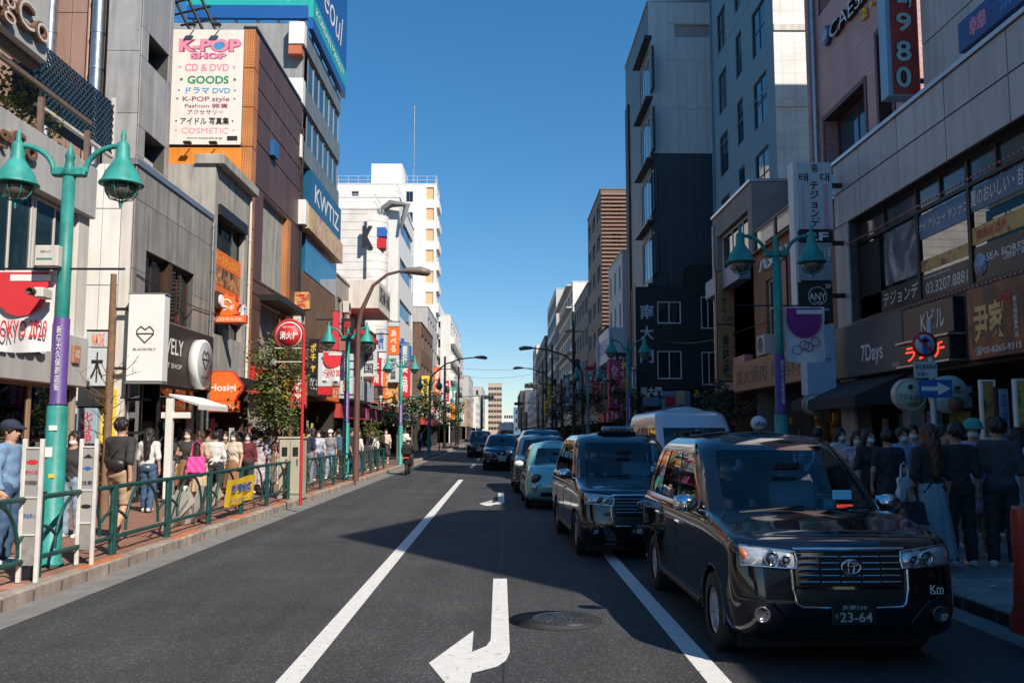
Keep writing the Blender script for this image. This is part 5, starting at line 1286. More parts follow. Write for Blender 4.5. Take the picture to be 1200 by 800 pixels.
PE.piece('red_poster', PE.px(779, 470)[0], PE.px(790, 470)[0], PE.px(779, 476)[1], PE.px(779, 464)[1], .2, .23, M_RED, bP)
PE.piece('lantern_sign', PE.px(792, 470)[0], PE.px(800, 470)[0], PE.px(792, 474)[1], PE.px(792, 458)[1], .2, .5, mat('lantern_cream', (.6, .4, .25), .5), bP, .03)
a, z1 = PE.px(812, 457); b, z0 = PE.px(820, 466); PE.text('る', a, b, z0, z1, .02, M_TXTY, bP, offset=.03)
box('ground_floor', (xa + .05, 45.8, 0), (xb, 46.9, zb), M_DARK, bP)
goods('shop_goods', PE, xa + .1, xb - .3, .2, zb - .3, .02, .2, bP, 55, GOODS, 50)

# --- further down the right side
b1, P_, E_, _ = simple_building('white_fin_building', 'narrow pale grey building with tall thin windows beside the dark towers', 'R', 7.9, 58, 65.5, 13.6, mat('pale_grey_render', (.52, .53, .53), .7, streak=.2), 4, 3, 1, seed=61, wf=.3, hf=.6, depth=4, sillm=M_OFFW)
P_.piece('white_light_box', 58.4, 64.5, 6.4, 8.6, 0, .9, M_SW, b1, .03); P_.text('韓国料理', 59, 64, 7.0, 8.0, .9, M_TXTB, b1)
b2, P_, E_, _ = simple_building('brown_slat_tower', 'brown tower of horizontal slats catching the sun at its top', 'R', 8.0, 71, 82, 21.3, mat('brown_slat_wall', (.16, .12, .10), .7, var=.1), 7, 3, 2, seed=62, depth=5)
for k in range(56): box('slat', (8.0, 70.72, 3.2 + k * .32), (13, 70.95, 3.34 + k * .32), mat('copper_slat', (.26, .155, .115), .6, var=.15), b2)
b2b, _, _, _ = simple_building('umber_shop_house', 'umber brown shop house squeezed before the slat tower', 'R', 7.8, 66, 70.6, 9.5, mat('umber_wall', (.11, .085, .075), .8, streak=.2), 2, 2, 2, seed=63, depth=5)
b3_, _, _, _ = simple_building('dark_grey_flats', 'dark grey block of flats past the slat tower', 'R', 8.0, 82.4, 98, 15.5, mat('dark_grey_wall', (.12, .12, .125), .7, streak=.2), 4, 5, 2, seed=64, depth=6)
b4_, P_, E_, _ = simple_building('white_office_block', 'white office block with balconied dark street side catching the sun', 'R', 8.0, 100, 124, 18.6, M_WHITE, 6, 6, 0, seed=65, depth=9, gm=M_GLASSB, wf=.8, hf=.6)
for k in range(6): box('balcony_slab', (7.3, 100.2, 5.6 + k * 2.52), (8.0, 123.8, 5.75 + k * 2.52), M_OFFW, b4_)
box('roof_house', (11, 101, 18.6), (15, 106, 21.6), M_WHITE, b4_)
b5_, _, _, _ = simple_building('blue_glass_office', 'blue glass fronted office behind the white block', 'R', 7.7, 126, 150, 22, M_CASH, 7, 6, 2, seed=66, gm=M_GLASSB, wf=.9, hf=.7, depth=10)
# ================================================================== FAR STREET
rng = random.Random(77)
farL = [('stepped_white_apartments', 'white stepped apartment block with sunlit terraces down the street', 136, 168, 19.5, M_WHITE, 6), ('cream_flats', 'cream block of flats behind the stepped apartments', 170, 196, 17, M_OFFW, 5), ('low_tan_shops', 'low tan shop row after the cream flats', 198, 226, 9, mat('tan_wall', (.42, .32, .24), .8), 2), ('grey_far_office', 'grey office far down the left side', 228, 262, 16, M_CASH, 5), ('white_far_shops', 'white low shops far down the left side', 264, 300, 10, M_WHITE, 3)]
for (nm, lb, y0, y1, h, mt_, fl) in farL:
    X = -8.2 + rng.uniform(-.5, .6)
    t, p, e, _ = simple_building(nm, lb, 'L', X, y0, y1, h, mt_, fl, 6, 3, seed=rng.randrange(99), depth=12, shop=False, base=3.0)
    if nm == 'stepped_white_apartments':
        for k in range(3): box('upper_terrace', (-19, y0 + 4 + k * 6, h + k * 2.8), (-10 - k * 1.6, y1, h + 2.8 + k * 2.8), M_WHITE, t)
        for k in range(5): box('terrace_rail', (-8.2, y0 + .5, 4 + k * 2.8), (-7.2, y1 - 1, 5 + k * 2.8), M_WHITE, t)
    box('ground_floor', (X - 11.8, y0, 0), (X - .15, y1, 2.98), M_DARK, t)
t, _, _, _ = simple_building('beige_far_tower', 'beige tower block closing the view above the traffic', 'L', 0, 330, 352, 19.6, mat('beige_wall', (.50, .37, .29), .8), 8, 5, 5, seed=3, depth=5, shop=False, base=2, parapet=1)
t, _, _, _ = simple_building('brown_far_block', 'brownish far block at the end of the street', 'L', -16, 300, 320, 25, mat('tan_wall'), 8, 4, 5, seed=3, depth=20, shop=False, base=2, parapet=1)
farR = [('dark_far_flats', 'dark block of flats far down the right side', 152, 178, 18, mat('dark_grey_wall'), 6), ('brick_far_block', 'brown brick block far down the right side', 180, 206, 19, mat('brown_brick_far', (.28, .18, .14), .8), 6), ('cream_far_house', 'cream narrow block far down the right side', 208, 232, 22, M_OFFW, 7), ('grey_end_shops', 'grey shops near the end of the right side', 234, 280, 12, M_CASH, 4)]
for (nm, lb, y0, y1, h, mt_, fl) in farR:
    X = 7.8 + rng.uniform(-.6, .4)
    t, p, e, _ = simple_building(nm, lb, 'R', X, y0, y1, h, mt_, fl, 6, 3, seed=rng.randrange(99), depth=12, shop=False, base=3.0)
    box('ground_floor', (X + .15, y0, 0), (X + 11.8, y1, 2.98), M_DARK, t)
for i, (sd, X, y0, y1, h, mt_) in enumerate((('L', -8, 304, 340, 14, M_OFFW), ('L', -7.5, 345, 400, 19, M_CASH), ('R', 7.4, 284, 330, 15, mat('dark_grey_wall')), ('R', 7.0, 334, 400, 17, mat('umber_wall')))):
    t, p, e, _ = simple_building('far_street_block', ['pale', 'grey', 'dark', 'umber'][i] + ' block almost at the vanishing point on the ' + ('left' if sd == 'L' else 'right'), sd, X, y0, y1, h, mt_, 4, 5, 3, seed=i, depth=12, shop=False, base=3)
# the corner blocks across the junction behind the viewer
for sd, X, lb in (('L', -8.6, 'grey corner block across the junction behind on the left'), ('R', 8.0, 'grey corner block across the junction behind on the right')):
    simple_building('corner_block', lb, sd, X, -58, -25, 17, M_CASH, 5, 8, 3, seed=4, depth=16, shop=False, base=3)
# low blocks at the very end, across the street's line
for i, (x0, x1, y, h, mt_, lb) in enumerate(((1.0, 5.5, 440, 11, M_WHITE, 'low white building at the very end of the street'), (6.0, 16, 450, 14, mat('steel_blue'), 'bluish building at the very end of the street'), (-26, -15, 440, 14, M_OFFW, 'pale block at the far left street end'))):
    t, _, _, _ = simple_building('street_end_building', lb, 'R' if x0 > -10 else 'L', x0 if x0 > -10 else x1, y, y + 12, h, mt_, 3, 3, 4, seed=1, depth=x1 - x0, shop=False, base=1)
# ================================================================== STREET FURNITURE
M_LENS = mat('lamp_glass', (.16, .14, .13), .25, coat=.5)
M_PURPLE = mat('purple_band', (.10, .05, .22), .5, var=.1)
def banner(parent, x0, x1, y, z0, z1, kind):
    """cloth street banner hung from a thin bar, gently rippled"""
    nx, nz = 14, 12; vs = []; fs = []
    for i in range(nx + 1):
        for j in range(nz + 1):
            u, v = i / nx, j / nz
            vs.append((x0 + (x1 - x0) * u + .01 * math.sin(9 * v), y + .035 * math.sin(7 * u + 2 * v) * (1 - v * .6), z0 + (z1 - z0) * v - .03 * (1 - v) * math.sin(3 * u)))
    for i in range(nx):
        for j in range(nz): a = i * (nz + 1) + j; fs.append((a, a + nz + 1, a + nz + 2, a + 1))
    mb = MB().add(vs, fs, True); bo = link('cloth', mb.mesh(), parent, (0, 0, 0), mat('banner_white', (.74, .74, .74), .8, var=.05))
    w, h = x1 - x0, z1 - z0; cm = mat('banner_red', (.62, .03, .04), .8) if kind == 'red' else mat('banner_plum', (.24, .03, .22), .8)
    def disc(name, f, mt, d, pts): MB().prism(pts, (0, 0, 0), CU, UP, (0, 1, 0), .002).build(name, mt, bo, (0, y - d, 0))
    P = []
    for i in range(25):
        a = math.pi + math.pi * i / 24; P.append((x0 + w * .47 + w * .44 * math.cos(a), z1 - h * .22 + h * .36 * math.sin(a)))
    P = [(x0 + w * .03, z1 - h * .03)] + P + [(x0 + w * .91, z1 - h * .03)]
    disc('printed_disc', 0, cm, .045, P)
    disc('printed_wedge', 0, mat('banner_white'), .05, [(x0 + w * .28, z1 - h * .14), (x0 + w * .95, z1 - h * .14), (x0 + w * .95, z1 - h * .06), (x0 + w * .28, z1 - h * .06)])
    if kind == 'red':
        letters('TOKYO 2020', (x0 + w * .5, y - .05, z0 + h * .26), CU, CN, w * .86, h * .22, mat('banner_red'), bo)
    else:
        for i, q in enumerate((.2, .38, .48, .66)):
            mb = MB().tube([(w * .11 * math.cos(t * math.pi / 10), 0, w * .11 * math.sin(t * math.pi / 10)) for t in range(20)], .008, 4, closed=True)
            mb.build('printed_ring', [M_TXTB, M_TXTK, mat('banner_plum'), M_TXTR][i], bo, (x0 + w * (q + .07), y - .05, z0 + h * (.20 + .06 * (i % 2) + .03 * i)))
def lamp_post(x, y, label, ban=None, s=1.0, box_=False):
    t = thing('street_lamp', label, 'street lamp', (x, y, PZ), 0, 'teal twin lamps along the street')
    H = 4.80
    def tb(pts, r, n=10): return MB().tube(pts, r, n)
    MB().lathe([(.155, 0), (.155, .03), (.125, .06), (.122, 1.9), (.105, 1.95), (.0, 1.95)], n=12).build('base_column', M_TEAL, t, (x, y, PZ))
    MB().lathe([(.085, 1.9), (.075, H), (0, H)], n=12).build('shaft', M_TEAL, t, (x, y, PZ))
    MB().lathe([(.124, 1.93), (.094, 1.96), (.094, 3.0), (.08, 3.01)], n=14).build('purple_wrap', M_PURPLE, t, (x, y, PZ))
    letters('新宿大久保商店街', (x + .02, y - .096, PZ + 2.5), CU, CN, .06, .8, M_TXTW, t, vertical=True)
    MB().box((0, 0, 0), (.42, .12, .12), .02).build('cross_block', M_TEAL, t, (x, y, PZ + H + .06))
    MB().lathe([(.08, H), (.10, H + .02), (.06, H + .14), (.05, H + .22), (.065, H + .26), (.03, H + .36), (0, H + .46)], n=10).build('finial', M_TEAL, t, (x, y, PZ))
    for sg in (-1, 1):
        pts = [(sg * (.2 + .42 * (1 - math.cos(a * math.pi / 16))), 0, PZ + H + .06 + .34 * math.sin(a * math.pi / 16)) for a in range(9)]
        arm = tb([(p[0], 0, p[2]) for p in pts], .035, 8).build('arm', M_TEAL, t, (x, y, 0))
        hx = x + sg * .66; hz = PZ + H + .40
        head = MB().lathe([(0, .28), (.02, .24), (.035, .18), (.03, .12), (.07, .08), (.08, .03), (.085, -.12), (.11, -.16), (.20, -.30), (.235, -.40), (.27, -.44), (.27, -.455), (.2, -.455), (0, -.40)], n=20).build('lamp_head', M_TEAL, t, (hx, y, hz - .05))
        MB().lathe([(.19, -.455), (.185, -.53), (.13, -.60), (.04, -.635), (0, -.64)], n=16).build('glass_bowl', M_LENS, head, (hx, y, hz - .05))
        g = MB()
        for k in range(4):
            an = k * math.pi / 4; g.tube([(r * math.cos(an), r * math.sin(an), z) for r, z in ((.21, -.455), (.2, -.54), (.14, -.63), (0, -.67), (-.14, -.63), (-.2, -.54), (-.21, -.455))], .008, 4)
        g.tube([(0, 0, -.67), (0, 0, -.76)], [.03, .012], 6)
        g.build('wire_guard', M_TEAL, head, (hx, y, hz - .05))
    if box_:
        b = box('control_box', (x - .27, y - .22, PZ + 3.62), (x + .02, y - .10, PZ + 3.88), M_OFFW, t, .01)
        letters('防犯カメラ', (x - .13, y - .22, PZ + 3.8), CU, CN, .12, .03, M_TXTK, b); box('stripe', (x - .24, y - .224, PZ + 3.70), (x - .05, y - .2205, PZ + 3.72), M_TEAL, b)
        c = box('camera_body', (x - .2, y - .34, PZ + 3.22), (x - .08, y - .1, PZ + 3.34), M_OFFW, t, .01); MB().lathe([(.045, 0), (.045, -.08), (.035, -.08), (.03, -.05), (0, -.05)], n=12, axis='Y').build('camera_lens', M_DKMET, c, (x - .2, y - .34, PZ + 3.28))
    if ban:
        zt = PZ + 3.05 if ban[0] == 'plum' else PZ + 3.0
        sd = -1 if ban[0] == 'red' else 1
        zt = ban[1]
        MB().tube([(-.75, 0, 0), (.75, 0, 0)], .015, 6).build('banner_bar', M_DKMET, t, (x, y, zt))
        x0, x1 = (x - .85, x - .1) if sd < 0 else (x + .12, x + .85)
        banner(t, x0, x1, y, zt - 1.02, zt - .02, ban[0])
    return t
lx, ly = RZ(PZ, 58, 662)
lamp_post(lx, ly, 'teal twin street lamp with grey control box and red banner, nearest on the left', ('red', RY(ly, 60, 315)[1]), box_=True)
lamp_post(-5.35, 31.0, 'teal twin street lamp behind the red hydrant sign', ('red', 4.55))
lamp_post(-5.0, 44.5, 'teal twin street lamp beside the tall orange and white shop sign')
lamp_post(-5.0, 62.0, 'small distant teal street lamp past the planked building on the left')
lamp_post(5.05, 16.2, 'teal twin street lamp with plum ring banner, nearest on the right', ('plum', 4.05))
lamp_post(4.95, 35.0, 'teal twin street lamp in front of the black restaurant')
lamp_post(5.0, 52.0, 'distant teal street lamp on the right beyond the black restaurant')

# --- green railing along the left kerb
rl = thing('pedestrian_railing', 'dark green tube railing with curved ornaments along the left kerb', 'railing', (-5.12, 15, PZ))
XR = -5.14; zt, zb = PZ + .88, PZ + .22
ys = [4.3 + 1.95 * i for i in range(19)]
for i, y in enumerate(ys):
    for dy in (-.045, .045): MB().tube([(0, 0, 0), (0, 0, .9)], .036, 8).build('post', M_GREEN, rl, (XR, y + dy, PZ))
    if i + 1 < len(ys):
        y2 = ys[i + 1]; a, b = y + .07, y2 - .07; L_ = b - a
        for zz in (zt, zb): MB().tube([(0, 0, 0), (0, L_, 0)], .03, 8).build('rail', M_GREEN, rl, (XR, a, zz))
        c = L_ / 2
        for sg in (-1, 1):
            pts = [(0, c + sg * (.08 + .50 * math.sin(k * math.pi / 16)), .60 - .60 * (1 - math.cos(k * math.pi / 16)) * .98 + .0) for k in range(9)]
            MB().tube(pts, .022, 6).build('ornament_arc', M_GREEN, rl, (XR, a, zb + .04))
            pts = [(0, c + sg * (L_ * .5 - .02 - .55 * (1 - math.cos(k * math.pi / 12)) * .62), .30 - .0 * k - .28 * (1 - math.cos(k * math.pi / 12)) * .5 * (k / 6)) for k in range(7)]
            MB().tube(pts, .02, 6).build('ornament_bar', M_GREEN, rl, (XR, a, zb + .04))
# right hand railing, glimpsed between cars
# yellow banner tied to the railing, white boards leaning on it
x0, z1 = RX(XR + .05, 263, 563); 
def rail_rect(pa, pb, yt, yb):
    y0, z1 = RX(XR + .06, pa, yt); y1, _ = RX(XR + .06, pb, yt); _, z0 = RX(XR + .06, pa, yb); return y0, y1, z0, z1
y0, y1, z0, z1 = rail_rect(264, 297, 562, 594)
s = thing('yellow_cloth_banner', 'yellow cloth banner with blue characters tied to the green railing', 'banner', (XR + .06, y0, z0))
vs = []; fs = []; n = 12
for i in range(n + 1):
    for j in range(5): vs.append((XR + .05 + .03 * math.sin(i * 1.3) * (1 - j / 4) + .012 * j, y0 + (y1 - y0) * i / n, z0 + (z1 - z0) * j / 4 - .02 * math.sin(i * .5)))
for i in range(n):
    for j in range(4): a = i * 5 + j; fs.append((a, a + 5, a + 6, a + 1))
link('cloth', MB().add(vs, fs, True).mesh(), s, (0, 0, 0), mat('banner_yellow', (.80, .52, .02), .7, var=.08))
letters('禁煙地区', (XR + .1, (y0 + y1) / 2, z0 + (z1 - z0) * .62), LU, LN, (y1 - y0) * .7, (z1 - z0) * .34, M_TXTB, s, offset=.03); letters('路上喫煙はやめましょう', (XR + .1, (y0 + y1) / 2, z0 + (z1 - z0) * .18), LU, LN, (y1 - y0) * .8, (z1 - z0) * .12, M_TXTB, s)
for k, (pa, pb, lb) in enumerate(((192, 214, 'white cardboard sheet leaning behind the railing, left of two'), (222, 249, 'white cardboard sheet leaning behind the railing, right of two'))):
    y0, _ = RX(XR - .25, pa, 590); y1, _ = RX(XR - .25, pb, 590)
    mb = MB(); t_ = thing('leaning_white_sheet', lb, 'sheet', (XR - .3, y0, PZ))
    for q in range(3):
        a = y0 + (y1 - y0) * q / 3; mb.add([(XR - .3 - .04 * q, a, PZ + .02), (XR - .3 - .04 * q, a + (y1 - y0) / 3 + .1, PZ + .02), (XR - .1, a + (y1 - y0) / 3 + .2, PZ + .62 - .1 * q), (XR - .1, a + .12, PZ + .68)], [(0, 1, 2, 3)])
        mb.add([(XR - .33 - .04 * q, a, PZ + .02), (XR - .33 - .04 * q, a + (y1 - y0) / 3 + .1, PZ + .02), (XR - .13, a + (y1 - y0) / 3 + .2, PZ + .62 - .1 * q), (XR - .13, a + .12, PZ + .68)], [(0, 1, 2, 3)])
    mb.build('sheets', M_WHITE, t_)
# --- white framed notice boards on legs by the railing
def notice(px0, px1, pyt, pyb, pfoot, label, texts):
    x0, y = RZ(PZ, px0, pfoot); x1 = RY(y, px1, pyb)[0]; z1 = RY(y, px0, pyt)[1]
    t = thing('notice_board', label, 'notice board', ((x0 + x1) / 2, y, PZ)); fm = mat('board_frame', (.66, .64, .60), .6, var=.2, scale=5)
    for x in (x0, x1 - .045): box('leg', (x, y, PZ), (x + .045, y + .045, z1), fm, t, .006)
    hz = z1 - PZ; cells = ((.93, .60), (.585, .34), (.325, .12))
    for k, (f1, f0) in enumerate(cells):
        p = box('poster_panel', (x0 + .05, y + .012, PZ + hz * f0), (x1 - .05, y + .036, PZ + hz * f1), [mat('paper_grey', (.33, .33, .32), .6, var=.1), mat('paper_pale', (.38, .37, .355), .6, var=.12), mat('paper_worn', (.27, .26, .25), .7, var=.3, scale=8)][k], t)
        box('rail', (x0 + .047, y, PZ + hz * f1), (x1 - .047, y + .045, PZ + hz * f1 + .02), fm, t)
        for (tx, g, tm) in texts[k]: letters(tx, ((x0 + x1) / 2, y + .012, PZ + hz * (f0 + (f1 - f0) * g)), CU, CN, (x1 - x0) * .55, .05, tm, p)
    return t
notice(17, 47, 514, 600, 683, 'white framed notice board with a dark red emblem, left of the nearest lamp', [[('●', .72, M_TXTR), ('新大久保', .5, M_TXTR), ('商店街振興組合', .28, M_TXTK)], [('安全安心', .5, M_TXTB)], []])
notice(86, 111, 514, 600, 662, 'white framed notice board with grey posters, right of the nearest lamp', [[('▲', .8, M_TXTK), ('◆', .5, M_TXTB), ('注意', .15, M_TXTK)], [('●', .5, M_TXTK)], []])
# --- bare young tree tied to a timber stake
hx_, hy_ = RZ(PZ, 122, 606)
tk = thing('bare_street_tree', 'thin bare street tree with twigs tied to a timber stake', 'tree', (hx_, hy_, PZ))
zt = RY(hy_, 132, 330)[1]; dx = RY(hy_, 133, 330)[0] - hx_
M_BARK = mat('bark', (.21, .125, .075), .9, var=.3, scale=8, bump=.5, bscale=30)
MB().tube([(0, 0, 0), (dx * .3, 0, zt * .35), (dx * .75, .02, zt * .75), (dx, 0, zt)], [.09, .075, .07, .055], 9).build('trunk', M_BARK, tk, (hx_, hy_, PZ))
rng = random.Random(5); mb = MB()
for k in range(26):
    z = rng.uniform(.5, 2.6); a = rng.uniform(0, 6.3); L_ = rng.uniform(.3, .95); f = z / zt
    p = Vector((dx * f, 0, z)); d1 = Vector((math.cos(a), math.sin(a) * .5, rng.uniform(.2, 1.0))).normalized()
    q = p + d1 * L_ * .5; e = q + (d1 + Vector((rng.uniform(-.4, .4), rng.uniform(-.3, .3), rng.uniform(-.2, .5)))).normalized() * L_ * .5
    mb.tube([p, q, e], [.012, .008, .004], 5)
    for w in range(2): g = q + (e - q) * rng.uniform(.1, .8); mb.tube([g, g + Vector((rng.uniform(-.2, .2), rng.uniform(-.2, .2), rng.uniform(0, .22)))], [.005, .003], 4)
mb.build('twigs', mat('twig', (.16, .09, .055), .9), tk, (hx_, hy_, PZ))
box('timber_stake', (hx_ - .22, hy_ + .1, PZ), (hx_ - .14, hy_ + .18, PZ + 1.35), M_WOOD, tk); box('timber_stake', (hx_ + .14, hy_ + .1, PZ), (hx_ + .22, hy_ + .18, PZ + 1.35), M_WOOD, tk); box('cross_stake', (hx_ - .3, hy_ + .02, PZ + 1.12), (hx_ + .3, hy_ + .09, PZ + 1.2), M_WOOD, tk)
# --- leafy trees
def leafmat(name, c):
    M = mat(name, c, .55, var=.35, scale=3, spec=.3); t = M.node_tree; p = t.nodes['Principled BSDF']
    p.inputs['Subsurface Weight'].default_value = 0; return M
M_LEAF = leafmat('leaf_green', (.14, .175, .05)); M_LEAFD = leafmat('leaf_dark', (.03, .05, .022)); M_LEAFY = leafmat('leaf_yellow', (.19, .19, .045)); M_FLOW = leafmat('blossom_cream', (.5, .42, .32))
def tree(x, y, h, rx, rz, zc, label, mats, n=1500, seed=1, lean=0.0, stake=True, clumps=14, ls=.07, cat='tree', name='street_tree', trunk_r=.055):
    rg = random.Random(seed); t = thing(name, label, cat, (x, y, PZ))
    tr = MB().tube([(0, 0, 0), (lean * .3, .02, h * .35), (lean * .7, -.02, h * .7), (lean, 0, h)], [trunk_r, trunk_r * .85, trunk_r * .65, trunk_r * .3], 8)
    cs_ = []
    for k in range(clumps):
        for _ in range(30):
            u = Vector((rg.uniform(-1, 1), rg.uniform(-1, 1), rg.uniform(-1, 1)))
            if .25 < u.length < 1: break
        c = Vector((lean * .7 + u.x * rx, u.y * rx, zc + u.z * rz)); cs_.append((c, rg.uniform(.16, .34) * (rx + rz) * .6))
        b = Vector((lean * max(0, min(1, (c.z - .4) / h)), 0, max(.5, c.z - rg.uniform(.25, .6)))); tr.tube([b, (b + c) / 2 + Vector((0, 0, .06)), c], [.022, .014, .006], 5)
    tr.build('trunk', M_BARK, t, (x, y, PZ))
    mb = MB()
    for i in range(n):
        c, r = cs_[rg.randrange(len(cs_))]
        v = Vector((rg.gauss(0, .5), rg.gauss(0, .5), rg.gauss(0, .5))) * r; p = c + v
        a = Vector((rg.uniform(-1, 1), rg.uniform(-1, 1), rg.uniform(-.6, .3))).normalized(); b = a.cross(Vector((rg.uniform(-.6, .6), rg.uniform(-.6, .6), 1))).normalized()
        s = ls * rg.uniform(.6, 1.3); w = b * s * .42; nn = a.cross(b) * s * .15
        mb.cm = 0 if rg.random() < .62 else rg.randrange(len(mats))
        mb.add([p, p + a * s * .5 + w + nn, p + a * s, p + a * s * .5 - w + nn], [(0, 1, 2), (0, 2, 3)])
    link('crown', mb.mesh('crown', mats), t, (x, y, PZ))
    if stake: box('stake', (x - .16, y + .06, PZ), (x - .11, y + .11, PZ + 2.9), M_WOOD, t)
    return t
gx, gy = RZ(PZ, 318, 578)
tree(gx, gy, 4.6, .62, 1.55, 2.75, 'slim leafy street tree on a stake beside the utility cabinet', [M_LEAF, M_LEAFD, M_LEAFY], 5600, 3, .1, True, 34, .09)
tree(-5.5, 47.5, 3.4, .9, 1.0, 2.5, 'small bushy tree under the distant teal lamp', [M_LEAFD, M_LEAF, M_FLOW], 1500, 4, ls=.13, stake=False)
tree(-5.4, 54.0, 4.0, 1.1, 1.2, 2.9, 'flowering small tree with pale blossoms past the lamp', [M_LEAFD, M_FLOW, M_LEAFY], 1500, 6, ls=.15, stake=False)
tree(-5.5, 38.0, 2.2, .5, .6, 1.5, 'low shrub tree near the left crowd beyond the hydrant sign', [M_LEAF, M_LEAFD], 700, 7, ls=.09, stake=False)
tree(6.4, 25.5, 3.0, .75, .8, 2.55, 'dark small tree with pinkish blooms behind the white van', [M_LEAFD, M_LEAF, mat('bloom_pink', (.3, .1, .1), .6)], 1500, 8, ls=.09, stake=False)
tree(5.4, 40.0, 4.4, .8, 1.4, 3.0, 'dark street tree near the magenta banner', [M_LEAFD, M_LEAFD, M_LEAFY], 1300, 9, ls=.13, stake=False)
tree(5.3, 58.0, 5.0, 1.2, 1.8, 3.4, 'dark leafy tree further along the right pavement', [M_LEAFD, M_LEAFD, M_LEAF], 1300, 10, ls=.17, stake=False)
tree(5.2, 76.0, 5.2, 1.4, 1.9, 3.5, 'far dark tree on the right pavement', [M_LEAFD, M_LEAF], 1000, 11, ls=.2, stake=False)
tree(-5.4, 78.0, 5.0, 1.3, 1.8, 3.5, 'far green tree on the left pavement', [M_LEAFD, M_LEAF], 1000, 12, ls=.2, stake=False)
tree(-5.4, 96.0, 5.4, 1.5, 1.9, 3.6, 'furthest green tree on the left pavement', [M_LEAF, M_LEAFD], 900, 13, ls=.25, stake=False)
# planter on the right pavement
tree(6.3, 15.4, .9, .34, .28, 1.0, 'leafy plant in a square tub among the crowd on the right', [M_LEAFD, M_LEAF, M_LEAFY], 700, 14, ls=.08, stake=False, cat='plant', name='potted_plant', clumps=9)
# --- hydrant sign
hx_, hy_ = RZ(PZ, 352, 592)
hs = thing('hydrant_sign', 'red pole with round red fire hydrant sign in a red arch', 'sign', (hx_, hy_, PZ))
k_ = hy_ / FPX; cz = RY(hy_, 339, 392)[1]; cx = RY(hy_, 339.5, 392)[0]; r = 15 * k_; ra = 17.0 * k_
pts = [(hx_, hy_, PZ)] + [(cx + ra * math.cos(a) * .98, hy_, cz + ra * math.sin(a)) for a in [math.pi * j / 14 for j in range(0, 19)]]
MB().tube([Vector(p) - Vector((hx_, hy_, PZ)) for p in pts], .035, 8).build('pole_and_arch', M_RED, hs, (hx_, hy_, PZ))
MB().lathe([(r, 0), (r, -.02), (0, -.02)], n=32, axis='Y').build('rim_disc', M_TXTW, hs, (cx, hy_ - .03, cz)); MB().lathe([(r * .93, 0), (r * .93, -.006), (0, -.006)], n=32, axis='Y').build('red_disc', M_RED, hs, (cx, hy_ - .052, cz))
letters('消火栓', (cx, hy_ - .058, cz - .02), CU, CN, r * 1.45, r * .62, M_TXTW, hs, offset=.02); letters('FIRE HYDRANT', (cx, hy_ - .058, cz + r * .58), CU, CN, r * 1.0, r * .13, M_TXTW, hs)
for py in (408, 424): zz = RY(hy_, 340, py)[1]; MB().tube([(-ra * 1.0, 0, 0), (ra * .95, 0, 0)], .014, 5).build('cross_bar', M_OFFW, hs, (cx, hy_, zz))
# --- utility cabinet
cx0, cy0 = RZ(PZ, 325, 584); cx1 = RY(cy0, 353, 540)[0]; cz1 = RY(cy0, 335, 514)[1]
cb = thing('utility_cabinet', 'beige steel utility cabinet on the pavement behind the railing', 'cabinet', ((cx0 + cx1) / 2, cy0, PZ)); M_CAB = mat('cabinet_beige', (.46, .43, .33), .55, var=.12, streak=.2)
box('housing', (cx0, cy0 + .02, PZ + .08), (cx1, cy0 + .6, cz1), M_CAB, cb, .015); box('plinth', (cx0 - .03, cy0, PZ), (cx1 + .03, cy0 + .63, PZ + .08), M_CONC, cb)
box('lid', (cx0 - .03, cy0 - .01, cz1), (cx1 + .03, cy0 + .63, cz1 + .05), M_CAB, cb, .01); mx = (cx0 + cx1) / 2
for a, b in ((cx0 + .02, mx - .006), (mx + .006, cx1 - .02)): dd = box('door', (a, cy0, PZ + .12), (b, cy0 + .018, cz1 - .04), M_CAB, cb, .004); box('vent', (a + .06, cy0 - .006, cz1 - .42), (b - .06, cy0 - .001, cz1 - .2), M_DKMET, dd); box('handle', (b - .09, cy0 - .02, PZ + .8), (b - .06, cy0 - .001, PZ + .95), M_STEEL, dd)
# --- cobra head street light on the left
def cobra(x, y, H, reach, label, sg=1, mt=None):
    t = thing('tall_street_light', label, 'street light', (x, y, PZ)); mt = mt or mat('brown_pole', (.13, .075, .06), .5, var=.2)
    pts = [(0, 0, 0), (0, 0, H * .72), (sg * .08, 0, H * .8), (sg * .35 * reach, 0, H * .93), (sg * .7 * reach, 0, H * .985), (sg * reach, 0, H)]
    MB().tube(pts, [.11, .085, .08, .06, .05, .045], 10).build('pole', mt, t, (x, y, PZ))
    mb = MB().tube([(0, 0, 0), (sg * .25, 0, .03), (sg * .7, 0, .02), (sg * 1.0, 0, -.06), (sg * 1.05, 0, -.1)], [.06, .13, .19, .15, .03], 10); mb.v = [(a, b, c * .8) for a, b, c in mb.v]
    mb.build('lamp_head', mat('lamp_bronze', (.20, .16, .13), .45), t, (x + sg * reach, y, PZ + H))
    return t
yl = 30.0; xl, zl_ = RY(yl, 468, 318); xb_ = RY(yl, 419, 430)[0]
cobra(xb_, yl, zl_ - PZ, xl - xb_, 'tall brown street light arching over the left kerb')
cobra(5.4, 60, 7.2, 3.2, 'tall dark street light arching over the road from the right', -1, M_DKMET)
cobra(-5.6, 70, 7.4, 3.4, 'distant dark street light arching over from the left', 1, M_DKMET)
cobra(5.4, 90, 8, 3.2, 'furthest dark street light on the right', -1, M_DKMET)
